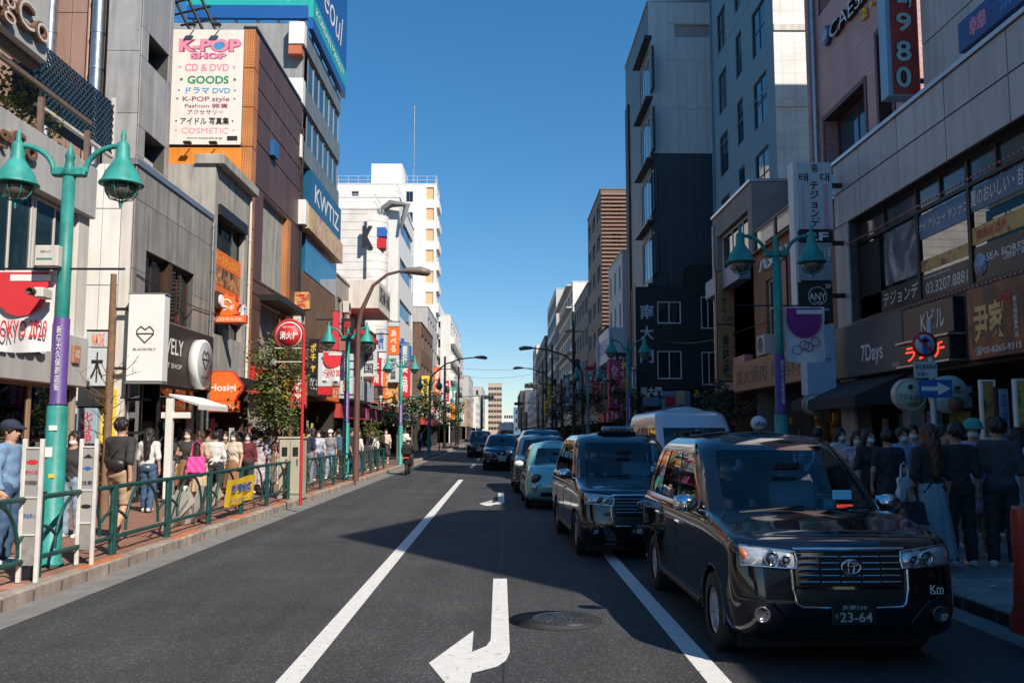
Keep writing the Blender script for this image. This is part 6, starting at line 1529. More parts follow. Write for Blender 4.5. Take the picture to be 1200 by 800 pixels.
# --- shop signs sticking out on the left, further along
def blade(px0, px1, py0, py1, Y, mt, label, words=None, tm=M_TXTW, parts=None, thick=.25, vertical=True, arm=-1):
    x0, z1 = RY(Y, px0, py0); x1, z0 = RY(Y, px1, py1)
    s = thing('blade_sign', label, 'sign', ((x0 + x1) / 2, Y, z0))
    if parts:
        for (f0, f1, m_, w_, t_) in parts:
            za, zb_ = z1 - (z1 - z0) * f0, z1 - (z1 - z0) * f1
            p = box('sign_face', (x0, Y, zb_ + .012), (x1, Y + thick, za - .012), m_, s, .012)
            if w_: letters(w_, ((x0 + x1) / 2, Y, (za + zb_) / 2), CU, CN, (x1 - x0) * .55, (za - zb_) * .78, t_, p, vertical=vertical, offset=.02)
    else:
        p = box('sign_face', (x0, Y, z0), (x1, Y + thick, z1), mt, s, .012)
        if words: letters(words, ((x0 + x1) / 2, Y, (z0 + z1) / 2), CU, CN, (x1 - x0) * .6, (z1 - z0) * .8, tm, p, vertical=vertical, offset=.02)
    box('edge_frame', (x0 - .03, Y + .04, z0 - .04), (x1 + .03, Y + thick - .04, z0 - .003), M_DKMET, s); box('edge_frame', (x0 - .03, Y + .04, z1 + .003), (x1 + .03, Y + thick - .04, z1 + .04), M_DKMET, s)
    xw = x0 - .7 if arm < 0 else x1 + .7
    for f in (.2, .8): zz = z0 + (z1 - z0) * f; box('bracket', (min(xw, x0 if arm < 0 else x1), Y + .1, zz - .03), (max(xw, x0 if arm < 0 else x1), Y + .15, zz + .03), M_DKMET, s)
    return s
blade(455, 467, 377, 448, 46, None, 'tall orange over white blade sign on the left beyond the lamp', parts=[(0, .08, M_SW, None, None), (.08, .55, M_ORANGE, 'あべる', M_TXTW), (.55, 1, M_SW, '朝まで営業', M_TXTK)])
blade(454, 466, 449, 472, 46.3, pattern('poster_gold', (0, 0, 0), (0, 0, 0)), 'gold photo blade sign right below the tall orange one')
blade(373, 388, 413, 463, 34.5, M_SW, 'white blade sign with slanted black script and red foot', 'Olive', M_TXTK, parts=[(0, .8, M_SW, 'Olive', M_TXTK), (.8, 1, M_RED, None, None)])
blade(400, 414, 374, 398, 40, mat('black_sign', (.02, .018, .02), .4), 'black blade sign with red and white marks above the second lamp', '居酒屋', M_TXTR)
blade(399, 413, 414, 462, 39, None, 'white stacked blade sign behind the second lamp', parts=[(0, .18, M_SW, '味', M_TXTR), (.2, .38, M_SW, '楽', M_TXTR), (.4, .58, M_SW, '亭', M_TXTK), (.6, 1, M_SW, '韓国', M_TXTR)])
blade(341, 358, 440, 478, 33.5, mat('brick_red_sign', (.5, .06, .05), .5), 'brick red blade sign with white characters low on the left', '辛ちゃん', M_TXTW)
blade(390, 396, 365, 410, 37.0, mat('crimson_letters', (.65, .04, .06), .5), 'crimson ragged blade sign under the red canopy')
blade(102, 126, 388, 453, 19.2, None, 'white narrow sign with orange words and a black tree picture', parts=[(0, .3, M_SW, 'NAM DAE', M_ORANGE), (.3, 1, M_SW, '木', M_TXTK)], vertical=False)
blade(118, 134, 455, 520, 19.8, mat('yellow_sale', (.75, .55, .05), .5), 'yellow vertical sale sign behind the bare tree', '販売中', M_TXTK, arm=1)
blade(90, 112, 478, 520, 19.6, mat('pale_blue_banner'), 'pale blue poster stand in the alley by the boutique', '化粧品', M_TXTR)
blade(713, 728, 422, 478, 42, mat('magenta_sign', (.62, .03, .12), .5), 'long magenta vertical sign with white letters on the right', 'LOVELY CORNER', M_TXTW, vertical=True, arm=1)
blade(713, 727, 480, 492, 42.3, mat('magenta_sign'), 'short magenta square sign right below the long one', '雑貨', M_TXTW, vertical=False, arm=1)
blade(730, 735, 424, 470, 43, mat('yellow_sale'), 'thin yellow strip sign beside the magenta one', '韓国', M_TXTR, arm=1)
blade(741, 745, 430, 456, 45, M_SW, 'narrow white vertical sign against the black restaurant corner', '食堂', M_TXTK, arm=1)
# smaller distant signs down the left and right
rng = random.Random(21); cc = [M_RED, M_ORANGE, mat('yellow_sale'), M_TEAL, M_SW, mat('steel_blue'), mat('pink_sign', (.6, .2, .22), .5), mat('black_sign')]
cn = ['red', 'orange', 'yellow', 'teal', 'white', 'blue', 'pink', 'black']
words = ['韓国', '酒場', '薬局', 'カフェ', '焼肉', '美容', '食堂', '本']
ORD = ['nearest', 'second', 'third', 'fourth', 'fifth', 'sixth', 'seventh', 'eighth', 'ninth', 'tenth', 'eleventh', 'twelfth', 'furthest']
for i in range(13):
    Y = 50 + i * 9.5; ci = [4, 1, 0, 3, 2, 6, 4, 5, 1, 2, 0, 3, 4][i]
    s = thing('distant_blade_sign', '%s distant blade sign, %s in the row on the left' % (cn[ci], ORD[i]), 'sign', (-7.6, Y, 4), group='distant signs down the left side')
    h = rng.uniform(1.2, 3.2); z0 = rng.uniform(3.3, 5.5); w = rng.uniform(.6, 1.1)
    box('sign_face', (-8.1 + .2, Y, z0), (-8.1 + .2 + w, Y + .22, z0 + h), cc[ci], s, .02); letters(words[i % 8], (-7.9 + w / 2, Y, z0 + h / 2), CU, CN, w * .6, h * .75, M_TXTW if ci not in (4, 2) else M_TXTK, s, vertical=True, offset=.02)
for i in range(13):
    Y = 55 + i * 9.0; ci = [7, 4, 0, 5, 7, 3, 6, 7, 4, 0, 2, 5, 4][i]
    s = thing('distant_blade_sign', '%s distant blade sign, %s in the row on the right' % (cn[ci], ORD[i]), 'sign', (7.4, Y, 4), group='distant signs down the right side')
    h = rng.uniform(1.2, 3.0); z0 = rng.uniform(3.2, 5.5); w = rng.uniform(.6, 1.0)
    box('sign_face', (7.7 - w, Y, z0), (7.7, Y + .22, z0 + h), cc[ci], s, .02); letters(words[(i + 3) % 8], (7.7 - w / 2, Y, z0 + h / 2), CU, CN, w * .6, h * .75, M_TXTW if ci not in (4, 2) else M_TXTK, s, vertical=True, offset=.02)
b = thing('illuminated_letters_sign', 'big orange letters OVJ standing before the planked building', 'sign', (-6.4, 66, 5))
a_, zt_ = RY(66, 480, 464); c_, zb_ = RY(66, 500, 476); letters('OVJ', ((a_ + c_) / 2, 66, (zt_ + zb_) / 2), CU, CN, c_ - a_, zt_ - zb_, mat('letter_orange', (.75, .14, .06), .5), b, thick=.15, offset=.02); box('support_bar', (-8.3, 66.02, zb_ - .1), (c_, 66.12, zb_), M_DKMET, b)
# --- traffic signals and utility poles in the distance
def signal(x, y, label, reach, H=5.6):
    t = thing('traffic_signal', label, 'traffic light', (x, y, PZ)); sg = -1 if x > 0 else 1
    MB().tube([(0, 0, 0), (0, 0, H + .6)], .1, 8).build('pole', M_DKMET, t, (x, y, PZ)); MB().tube([(0, 0, H), (sg * reach, 0, H + .25)], .05, 6).build('mast_arm', M_DKMET, t, (x, y, PZ))
    h = MB().box((0, 0, 0), (1.25, .3, .42), .05).build('signal_housing', mat('signal_grey', (.12, .13, .13), .5), t, (x + sg * (reach - .2), y, PZ + H + .0))
    for k in range(3): MB().lathe([(.15, 0), (.15, -.16), (.14, -.16), (.13, -.02), (0, -.02)], n=14, axis='Y').build('lamp_hood', M_BLACK, h, (x + sg * (reach - .2) + (k - 1) * .39, y - .15, PZ + H))
signal(5.2, 78, 'dark traffic signal on a mast arm at the right kerb', 2.8)
signal(-5.3, 104, 'dark traffic signal on a mast arm at the left kerb far off', 4.0)
signal(5.2, 128, 'furthest dark traffic signal at the right kerb', 3.0)
for i, (x, y, h) in enumerate(((5.3, 66, 10.5), (5.4, 96, 11), (-5.6, 88, 9), (-5.6, 116, 10), (5.4, 118, 11))):
    t = thing('utility_pole', 'slim dark utility pole, %s of those on the %s side' % (['nearest', 'second', 'nearest', 'second', 'furthest'][i], 'right' if x > 0 else 'left'), 'pole', (x, y, PZ))
    MB().tube([(0, 0, 0), (0, 0, h)], [.16, .1], 8).build('pole', M_DKMET, t, (x, y, PZ)); MB().box((0, 0, 0), (1.4, .08, .08)).build('cross_arm', M_DKMET, t, (x, y, PZ + h * .86)); MB().lathe([(.18, 0), (.2, .1), (.2, .6), (.1, .68), (0, .68)], n=10).build('transformer', M_DKMET, t, (x + .28, y, PZ + h * .6))
# --- traffic sign post on the right
sx, sy, = RY(12.6, 1094, 480)[0], 12.6
ts = thing('traffic_sign_post', 'pale pole with no motorcycles disc, white plate and blue arrow plate', 'sign', (sx, sy, PZ))
M_POLE = mat('pale_pole', (.45, .49, .53), .45, metal=.3, var=.15)
zt = RY(sy, 1090, 376)[1]
MB().tube([(0, 0, 0), (0, 0, zt - PZ)], .042, 10).build('pole', M_POLE, ts, (sx, sy, PZ))
def tsdisc(px, py, d):
    x, z = RY(sy, px, py); r = d / 2 * sy / FPX; return x, z, r
x, z, r = tsdisc(1081, 404, 30); yy = sy - .06
MB().lathe([(r, 0), (r, -.012), (0, -.012)], n=36, axis='Y').build('red_rim', M_RED, ts, (x, yy, z)); MB().lathe([(r * .78, 0), (r * .78, -.005), (0, -.005)], n=36, axis='Y').build('white_disc', M_SW, ts, (x, yy - .0125, z))
bb_ = mat('sign_blue', (.02, .14, .42), .45)
MB().lathe([(.045, 0), (.045, -.004), (0, -.004)], n=14, axis='Y').build('rider_head', bb_, ts, (x, yy - .019, z + r * .38)); MB().prism([(-.09, .03), (.09, .03), (.06, .07), (-.06, .07)], (0, 0, 0), CU, UP, CN, .004).build('rider_body', bb_, ts, (x, yy - .019, z)); MB().prism([(-.03, -.14), (.03, -.14), (.045, .02), (-.045, .02)], (0, 0, 0), CU, UP, CN, .004).build('motorcycle_mark', bb_, ts, (x, yy - .019, z))
MB().box((0, 0, 0), (r * 1.65, .006, r * .17), rot=Matrix.Rotation(R(45), 3, 'Y')).build('red_slash', M_RED, ts, (x, yy - .026, z))
a, zt1 = RY(sy, 1068, 424); b_, zb1 = RY(sy, 1096, 443); box('white_plate', (a, yy - .01, zb1), (b_, yy, zt1), M_SW, ts, .003)
letters('居住者用車両', ((a + b_) / 2, yy - .01, zt1 - (zt1 - zb1) * .32), CU, CN, (b_ - a) * .88, (zt1 - zb1) * .3, M_TXTK, ts); letters('を除く', (a + (b_ - a) * .36, yy - .01, zb1 + (zt1 - zb1) * .25), CU, CN, (b_ - a) * .5, (zt1 - zb1) * .28, M_TXTK, ts)
a, zt1 = RY(sy, 1073.5, 445); b_, zb1 = RY(sy, 1114, 466); box('blue_plate', (a, yy - .01, zb1), (b_, yy, zt1), bb_, ts, .003)
w, h = b_ - a, zt1 - zb1
MB().prism([(.08 * w, .38 * h), (.56 * w, .38 * h), (.56 * w, .14 * h), (.94 * w, .5 * h), (.56 * w, .86 * h), (.56 * w, .62 * h), (.08 * w, .62 * h)], (0, 0, 0), CU, UP, CN, .004).build('white_arrow', M_TXTW, ts, (a, yy - .0125, zb1))
# --- red plastic barrier at the right edge
bx0 = RY(7.35, 1179, 650)[0]; by = 7.2; bz1 = RY(by, 1179, 593)[1]
rb = thing('red_plastic_barrier', 'red plastic road barrier cut by the right picture edge', 'barrier', (bx0 + .6, by, PZ))
M_RPL = mat('red_plastic', (.50, .055, .04), .4, var=.12, streak=.15)
mb = MB(); H_ = bz1 - PZ
prof = [(-.22, 0), (-.22, .1), (-.14, .22), (-.10, H_ * .55), (-.115, H_ * .9), (-.08, H_ - .0), (.08, H_), (.115, H_ * .9), (.10, H_ * .55), (.14, .22), (.22, .1), (.22, 0)]
vs = []; fs = []; n = len(prof); xs = [(0, .5), (.02, .9), (.06, 1), (1.14, 1), (1.18, .9), (1.2, .5)]
for (xx, sc_) in xs:
    for (a, b) in prof: vs.append((xx, a * sc_, b if sc_ > .6 else b * .97 + .01))
for i in range(len(xs) - 1):
    for j in range(n): fs.append((i * n + j, (i + 1) * n + j, (i + 1) * n + (j + 1) % n, i * n + (j + 1) % n))
fs += [tuple(range(n)), tuple((len(xs) - 1) * n + j for j in range(n))[::-1]]
mb.add(vs, fs); mb.build('body', M_RPL, rb, (bx0, by, PZ))
MB().tube([(.25, 0, 0), (.3, 0, .12), (.6, 0, .14), (.64, 0, 0)], .03, 8).build('carry_handle', M_RPL, rb, (bx0, by, bz1 - .03)); MB().tube([(.1, -.125, .12), (.1, -.11, H_ * .5), (.3, -.12, H_ * .75), (.9, -.12, H_ * .75), (1.1, -.11, H_ * .5), (1.1, -.125, .12)], .025, 6).build('moulded_rib', M_RPL, rb, (bx0, by, PZ))
for k, (dx_, zz, w_, h_, mt_) in enumerate(((-.02, 1.3, .09, .12, M_TXTW), (.03, 1.05, .07, .05, M_TXTY), (-.04, .8, .06, .09, M_DKMET), (.02, 1.62, .1, .06, M_TXTW))):
    tag(box('pole_sticker', (lx + dx_ - w_ / 2, ly - .1275, PZ + zz), (lx + dx_ + w_ / 2, ly - .1235, PZ + zz + h_), mt_), '%s sticker on the base of the nearest left lamp' % ['tall white', 'small yellow', 'dark worn', 'wide white'][k], 'sticker')
tk2 = thing('delivery_truck', 'far white box truck in the middle of the road', 'truck', (.6, 118, 0))
box('cargo_box', (-.4, 119.4, .8), (1.6, 124, 3.0), M_WHITE, tk2, .03); box('cab', (-.35, 117.6, .5), (1.55, 119.3, 2.2), M_WHITE, tk2, .12); box('windscreen', (-.2, 117.55, 1.3), (1.4, 117.6, 2.0), M_GLASS, tk2); box('bumper', (-.4, 117.5, .35), (1.6, 117.7, .6), M_DKMET, tk2, .02)
for xx in (-.35, 1.35):
    for yy in (118.3, 122.8): MB().lathe([(.2, -.1), (.4, -.1), (.42, 0), (.4, .1), (.2, .1)], n=16, axis='X').build('wheel', M_DKMET, tk2, (xx + .1, yy, .42))
# litter near the kerbs
rng = random.Random(4)
for i, (px, py, lb) in enumerate(((1163, 688, 'small scrap of pale paper on the right pavement nearest the barrier'), (1156, 710, 'crumpled pale paper scrap at the right kerb'), (300, 607, 'crumpled white paper lying in the left gutter'), (206, 622, 'tiny white scrap in the left gutter near the railing'))):
    x, y = RZ(PZ if px > 1000 else 0.0, px, py); o = MB()
    vs = [(rng.uniform(-.05, .05), rng.uniform(-.04, .04), rng.uniform(.008, .03)) for _ in range(7)]; o.add(vs, [(0, 1, 2), (2, 3, 4), (4, 5, 6), (0, 2, 4), (0, 4, 6)])
    tag(link('paper_scrap', o.mesh(), None, (x, y, PZ + .004 if px > 1000 else .006), M_WHITE), lb, 'litter')
# ================================================================== PEOPLE
def surface_net(f, lo, cell):
    """polygonise a sampled field (inside < 0) with one vertex per mixed cell"""
    s = f < 0; nx, ny, nz = f.shape
    cs_ = [(i, j, k) for i in (0, 1) for j in (0, 1) for k in (0, 1)]
    def sl(i, j, k): return (slice(i, nx - 1 + i), slice(j, ny - 1 + j), slice(k, nz - 1 + k))
    cnt = sum(s[sl(*c)].astype(np.int8) for c in cs_)
    mixed = (cnt > 0) & (cnt < 8)
    if not mixed.any(): return None
    acc = np.zeros(mixed.shape + (3,)); num = np.zeros(mixed.shape)
    for a in cs_:
        for ax in range(3):
            if a[ax]: continue
            b = list(a); b[ax] = 1
            fa, fb = f[sl(*a)], f[sl(*b)]; cr = (fa < 0) != (fb < 0)
            t = np.where(cr, fa / np.where(cr, fa - fb, 1), 0)
            for q in range(3): acc[..., q] += np.where(cr, a[q] + (t if q == ax else 0), 0)
            num += cr
    idx = -np.ones(mixed.shape, int); idx[mixed] = np.arange(mixed.sum())
    ijk = np.argwhere(mixed); V = (ijk + acc[mixed] / num[mixed][:, None]) * cell + lo
    F_ = []
    for ax in range(3):
        o1, o2 = (ax + 1) % 3, (ax + 2) % 3
        a = [slice(1, -1)] * 3; a[ax] = slice(0, -1); b = list(a); b[ax] = slice(1, None)
        sa, sb = s[tuple(a)], s[tuple(b)]
        e = np.argwhere(sa != sb)
        if not len(e): continue
        off = np.ones(3, int); off[ax] = 0
        c = e + off; ins = sa[tuple(e.T)]
        def id_(d1, d2):
            q = c.copy(); q[:, o1] -= d1; q[:, o2] -= d2; return idx[tuple(q.T)]
        q = np.stack([id_(1, 1), id_(0, 1), id_(0, 0), id_(1, 0)], 1)
        q[~ins] = q[~ins][:, ::-1]
        F_.append(q)
    return V, np.concatenate(F_)
class Field:
    def __init__(s, lo, hi, cell):
        s.lo = np.array(lo, float); s.cell = cell; n = np.ceil((np.array(hi) - s.lo) / cell).astype(int) + 1
        g = [s.lo[i] + cell * np.arange(n[i]) for i in range(3)]
        s.X, s.Y, s.Z = g[0][:, None, None], g[1][None, :, None], g[2][None, None, :]
        s.f = np.full(tuple(n), 9.0); s.g = g
    def _win(s, lo, hi):
        r = []
        for i in range(3):
            a = int(max(0, math.floor((lo[i] - s.lo[i]) / s.cell))); b = int(min(len(s.g[i]), math.ceil((hi[i] - s.lo[i]) / s.cell) + 1)); r.append(slice(a, max(a, b)))
        return tuple(r)
    def _put(s, w, d_, k):
        o = s.f[w]
        if k > 0:
            h = np.clip(.5 + .5 * (o - d_) / k, 0, 1); s.f[w] = o * (1 - h) + d_ * h - k * h * (1 - h)
        else: s.f[w] = np.minimum(o, d_)
    def cone(s, a, b, r1, r2, k=.03):
        a, b = np.array(a, float), np.array(b, float); m = max(r1, r2) + .09
        w = s._win(np.minimum(a, b) - m, np.maximum(a, b) + m); X, Y, Z = s.X[w[0]], s.Y[:, w[1]], s.Z[:, :, w[2]]
        e = b - a; L2 = max(e @ e, 1e-9); t = np.clip(((X - a[0]) * e[0] + (Y - a[1]) * e[1] + (Z - a[2]) * e[2]) / L2, 0, 1)
        d_ = np.sqrt((X - a[0] - t * e[0]) ** 2 + (Y - a[1] - t * e[1]) ** 2 + (Z - a[2] - t * e[2]) ** 2) - (r1 + (r2 - r1) * t)
        s._put(w, d_, k); return s
    def ell(s, c, r, k=.03, cut=False):
        c, r = np.array(c, float), np.array(r, float); m = r + .09
        w = s._win(c - m, c + m); X, Y, Z = s.X[w[0]], s.Y[:, w[1]], s.Z[:, :, w[2]]
        q = np.sqrt(((X - c[0]) / r[0]) ** 2 + ((Y - c[1]) / r[1]) ** 2 + ((Z - c[2]) / r[2]) ** 2); d_ = (q - 1) * r.min()
        if cut: s.f[w] = np.maximum(s.f[w], -d_)
        else: s._put(w, d_, k)
        return s
    def clip(s, z0=None, z1=None):
        if z0 is not None: s.f = np.maximum(s.f, z0 - s.Z)
        if z1 is not None: s.f = np.maximum(s.f, s.Z - z1)
        return s
    def mesh(s, name):
        r = surface_net(s.f, s.lo, s.cell)
        if r is None: return None
        me = bpy.data.meshes.new(name); me.from_pydata(r[0].tolist(), [], r[1].tolist())
        me.polygons.foreach_set('use_smooth', [True] * len(me.polygons)); me.update(); return me
SKIN = mat('skin', (.52, .30, .21), .55, var=.06, space='obj'); M_MASK = mat('mask_white', (.76, .76, .76), .7, var=.03)
HAIR = {'black': mat('hair_black', (.02, .017, .016), .5, var=.2, scale=30, space='obj'), 'brown': mat('hair_brown', (.06, .028, .016), .45, var=.3, scale=30, space='obj'), 'auburn': mat('hair_auburn', (.10, .032, .018), .45, var=.3, scale=30, space='obj')}
def cloth(name, c, var=.2, scale=9): return mat('cloth_' + name, c, .85, var=var, scale=scale, bump=.25, bscale=14, space='obj')
def person(x, y, face, label, h=1.65, top=('black', (.02, .02, .022)), sleeve=.5, bottom='trousers', bcol=('navy', (.03, .04, .07)), hair='short', hcol='black', mask=True, stride=0.0, arms=('down', 'down'), hem=.1, shoe=('white', (.6, .6, .58)), hat=None, cell=None, z=PZ, fem=False, sit=False, group=None, shape_seed=0, top_len=.0, turn=0.0):
    """face: 0 looks towards the camera (-y), positive turns to their own left; each garment is a child of the one body"""
    s = h / 1.70; cell = cell or (.013 if y < 12.7 else .0155 if y < 24 else .021 if y < 40 else .03)
    t = thing('person', label, 'person', (x, y, z), face, group); WO[t] = Vector((0, 0, 0))
    rg = random.Random(shape_seed + int(x * 100 + y * 37)); sw = .93 if fem else 1.0
    V3 = lambda a, b, c: np.array((a, b, c)) * s
    st_ = stride
    hip = {sg: V3(sg * .09, 0, .90) for sg in (-1, 1)}; kn = {}; an = {}
    for sg in (-1, 1):
        q = st_ * sg
        kn[sg] = V3(sg * .095, -.10 * abs(st_) - .10 * q, .48); an[sg] = V3(sg * .09, -.26 * q + .02, .085 + (.05 if q < 0 else 0) * abs(st_))
        if st_ == 0: kn[sg] = V3(sg * (.10 + rg.uniform(0, .02)), -.015, .48); an[sg] = V3(sg * (.10 + rg.uniform(0, .03)), .02 + rg.uniform(-.05, .05), .085)
        if sit: hip[sg] = V3(sg * .1, 0, .10); kn[sg] = V3(sg * .13, -.42, .16); an[sg] = V3(sg * .13, -.5, -.26)
    dz = -.80 if sit else 0.0
    up = lambda a, b, c: V3(a, b, c + dz)
    sh = {sg: up(sg * .165 * sw, .005, 1.375) for sg in (-1, 1)}; el = {}; wr = {}; fd = {}
    for i, sg in enumerate((-1, 1)):
        m_ = arms[i]; sv = st_ * sg
        if m_ == 'down': el[sg] = up(sg * .225, .03 - .12 * sv, 1.10); wr[sg] = up(sg * .235, -.05 + .0 - .22 * sv, .88); fd[sg] = V3(0, -.25 * 1, -1)
        elif m_ == 'bent': el[sg] = up(sg * .23, .03, 1.11); wr[sg] = up(sg * .15, -.20, 1.13); fd[sg] = V3(-sg * .5, -.7, .2)
        elif m_ == 'phone': el[sg] = up(sg * .22, -.02, 1.12); wr[sg] = up(sg * .10, -.24, 1.24); fd[sg] = V3(-sg * .35, -.5, .8)
        elif m_ == 'face': el[sg] = up(sg * .24, -.10, 1.22); wr[sg] = up(sg * .14, -.16, 1.45); fd[sg] = V3(-sg * .5, .0, .8)
        elif m_ == 'wheel': el[sg] = up(sg * .25, -.14, 1.16); wr[sg] = up(sg * .16, -.40, 1.20); fd[sg] = V3(-sg * .3, -.8, .3)
        elif m_ == 'bag': el[sg] = up(sg * .24, .02, 1.10); wr[sg] = up(sg * .25, -.07, .86); fd[sg] = V3(0, -.2, -1)
    pad = .16; z0 = -.45 * s if sit else -.02
    lo = (-.46 * s, -.62 * s if sit else -.46 * s, z0); hi = (.46 * s, .42 * s, (1.78 + dz) * s)
    B_ = Field(lo, hi, cell)
    def torso(F, g=0.0, k=.05):
        F.ell(up(0, 0, 1.25), V3(.150 * sw + g, .098 + g, .19 + g), k); F.ell(up(0, .0, 1.06), V3(.128 * sw + g, .09 + g, .17 + g), k)
        for sg in (-1, 1): F.cone(up(0, .01, 1.385), sh[sg], .062 + g, .056 + g, k)
        if fem: F.ell(up(0, -.075, 1.24), V3(.12 + g, .05 + g, .07 + g), k)
    def pelvis(F, g=0.0, k=.05): F.ell(up(0, .01, .93), V3((.155 if not fem else .16) + g, .108 + g, .12 + g), k)
    torso(B_); pelvis(B_)
    B_.cone(up(0, .01, 1.38), up(0, -.01, 1.50), .058 * s, .052 * s, .03)
    ca, sa_ = math.cos(turn), math.sin(turn)
    hd = lambda a, b, c: up(a * ca - b * sa_, a * sa_ + b * ca, c)
    B_.ell(hd(0, .0, 1.595), V3(.077, .093, .105), .03); B_.ell(hd(0, -.028, 1.53), V3(.058, .066, .07), .03)
    B_.cone(hd(0, -.092, 1.59), hd(0, -.108, 1.56), .010 * s, .015 * s, .012)
    for sg in (-1, 1): B_.ell(hd(sg * .079, .005, 1.58), V3(.012, .022, .032), .01)
    for sg in (-1, 1):
        B_.cone(hip[sg], kn[sg], .082 * s, .055 * s); B_.cone(kn[sg], (kn[sg] * .55 + an[sg] * .45) + V3(0, .015, 0), .053 * s, .056 * s); B_.cone((kn[sg] * .55 + an[sg] * .45) + V3(0, .015, 0), an[sg], .052 * s, .036 * s)
        B_.cone(an[sg] + V3(0, .03, -.04), an[sg] + V3(0, -.14, -.055), .036 * s, .028 * s)
        B_.cone(sh[sg], el[sg], .047 * s, .037 * s); B_.cone(el[sg], wr[sg], .036 * s, .026 * s)
    vs = surface_net(B_.f, B_.lo, B_.cell)
    Vv, Ff = vs[0].tolist(), vs[1].tolist()
    # hands: palm, four curled fingers, thumb from the side of the palm
    for sg in (-1, 1):
        d_ = fd[sg] / np.linalg.norm(fd[sg]); w_ = wr[sg]; sd = np.array((sg * 1.0, 0, 0)); sd = sd - d_ * (sd @ d_); sd /= np.linalg.norm(sd)
        acr = np.cross(d_, sd); acr /= np.linalg.norm(acr)
        if y > 30: H_ = Field(w_ - .14 * s, w_ + .14 * s, .013); H_.ell(w_ + d_ * .08 * s, np.array((.035, .04, .07)) * s, .02)
        else:
            c_ = w_ + d_ * .09 * s; H_ = Field(c_ - .125 * s, c_ + .125 * s, .0078)
            H_.cone(w_ - d_ * .02, w_ + d_ * .03 * s, .024 * s, .028 * s, .02)
            for j in range(4):
                o = acr * (j - 1.5) * .021 * s; ln = (.062, .072, .068, .052)[j] * s; b0 = w_ + d_ * .085 * s + o
                H_.cone(w_ + d_ * .03 * s + o * .8, b0, .017 * s, .013 * s, .012)
                m1 = b0 + d_ * ln * .5 - sd * .010 * s; m2 = m1 + d_ * ln * .38 - sd * .024 * s
                H_.cone(b0, m1, .0105 * s, .0095 * s, .004); H_.cone(m1, m2, .0095 * s, .008 * s, .004)
            tb = w_ + d_ * .025 * s - acr * .03 * s; t1 = tb + d_ * .035 * s - acr * .024 * s - sd * .012 * s; H_.cone(tb, t1, .015 * s, .012 * s, .008); H_.cone(t1, t1 + d_ * .03 * s - acr * .004 * s - sd * .008 * s, .0115 * s, .009 * s, .006)
        r_ = surface_net(H_.f, H_.lo, H_.cell)
        if r_ is not None: b0 = len(Vv); Vv += r_[0].tolist(); Ff += (r_[1] + b0).tolist()
    me = bpy.data.meshes.new('body'); me.from_pydata(Vv, [], Ff); me.polygons.foreach_set('use_smooth', [True] * len(me.polygons)); me.update()
    link('body', me, t, (0, 0, 0), SKIN)
    def garment(name, F, mt):
        me = F.mesh(name)
        if me: link(name, me, t, (0, 0, 0), mt)
    # top
    T_ = Field((lo[0], -.34 * s, (.86 - top_len + dz) * s), (hi[0], .3 * s, (1.5 + dz) * s), cell); torso(T_, .017); pelvis(T_, .014)
    wst = (.90 - top_len + dz) * s if not sit else (.80 + dz) * s
    for sg in (-1, 1):
        if sleeve > 0:
            T_.cone(sh[sg], sh[sg] + (el[sg] - sh[sg]) * min(1, sleeve * 2), .064 * s, .060 * s, .03)
            if sleeve > .5: T_.cone(el[sg], el[sg] + (wr[sg] - el[sg]) * min(1, (sleeve - .5) * 2), .056 * s, .044 * s, .03)
    T_.ell(up(0, -.03, 1.455), V3(.068, .07, .045), cut=True)
    if top_len > .05: T_.cone(up(0, 0, .95), up(0, 0, .95 - top_len), .15 * s, .19 * s, .06)
    T_.f += (.008 * np.sin(T_.Z * 34 / s + 9 * T_.X + 2 * np.sin(T_.Y * 20)) * np.cos(T_.X * 21 + rg.uniform(0, 6)) + .004 * np.sin(T_.X * 70 + T_.Z * 50)) * np.clip((1.42 * s - T_.Z) * 3, .15, 1)
    T_.clip(wst, (1.455 + dz) * s); garment('top_garment', T_, cloth(*top))
    # bottom
    L_ = Field(lo, (hi[0], hi[1], (1.06 + dz) * s), cell); bm_ = cloth(*bcol)
    if bottom in ('trousers', 'shorts', 'jeans'):
        pelvis(L_, .02)
        for sg in (-1, 1):
            L_.cone(hip[sg], kn[sg], .098 * s, .078 * s); L_.cone(kn[sg], (kn[sg] * .55 + an[sg] * .45) + V3(0, .012, 0), .076 * s, .074 * s); L_.cone((kn[sg] * .55 + an[sg] * .45) + V3(0, .012, 0), an[sg] + V3(0, 0, -.02), .074 * s, .064 * s)
        L_.f += .007 * np.sin(L_.Z * 40 / s + 12 * L_.X + rg.uniform(0, 6)) * np.cos(L_.Y * 34 + L_.Z * 9)
        L_.clip(.06 * s if bottom != 'shorts' else .50 * s, (1.0 + dz) * s) if not sit else L_.clip(None, (1.0 + dz) * s)
        garment('trousers' if bottom != 'shorts' else 'shorts', L_, bm_)
    else:
        zt_, zb_ = 1.02 * s, hem * s; pelvis(L_, .016)
        X, Y, Z = L_.X, L_.Y, L_.Z; q = np.clip((zt_ - Z) / (zt_ - zb_), 0, 1); th = np.arctan2(Y, X)
        rr = (.145 + (.13 if bottom == 'skirt' else .10) * q ** .8) * s * (1 + .07 * q * np.sin(th * 9 + rg.uniform(0, 6)) + .03 * q * np.sin(th * 4))
        L_.f = np.minimum(L_.f, (np.sqrt(X ** 2 + (Y * 1.15) ** 2) - rr) * .85); L_.clip(zb_, zt_); garment('skirt', L_, bm_)
    # shoes
    if not sit:
        S_ = Field((lo[0], lo[1], -.01), (hi[0], hi[1], .2), min(cell, .013))
        for sg in (-1, 1): S_.cone(an[sg] + V3(0, .035, -.04), an[sg] + V3(0, -.15, -.055), .047 * s, .037 * s, .02)
        S_.clip(.002); garment('shoes', S_, cloth(*shoe))
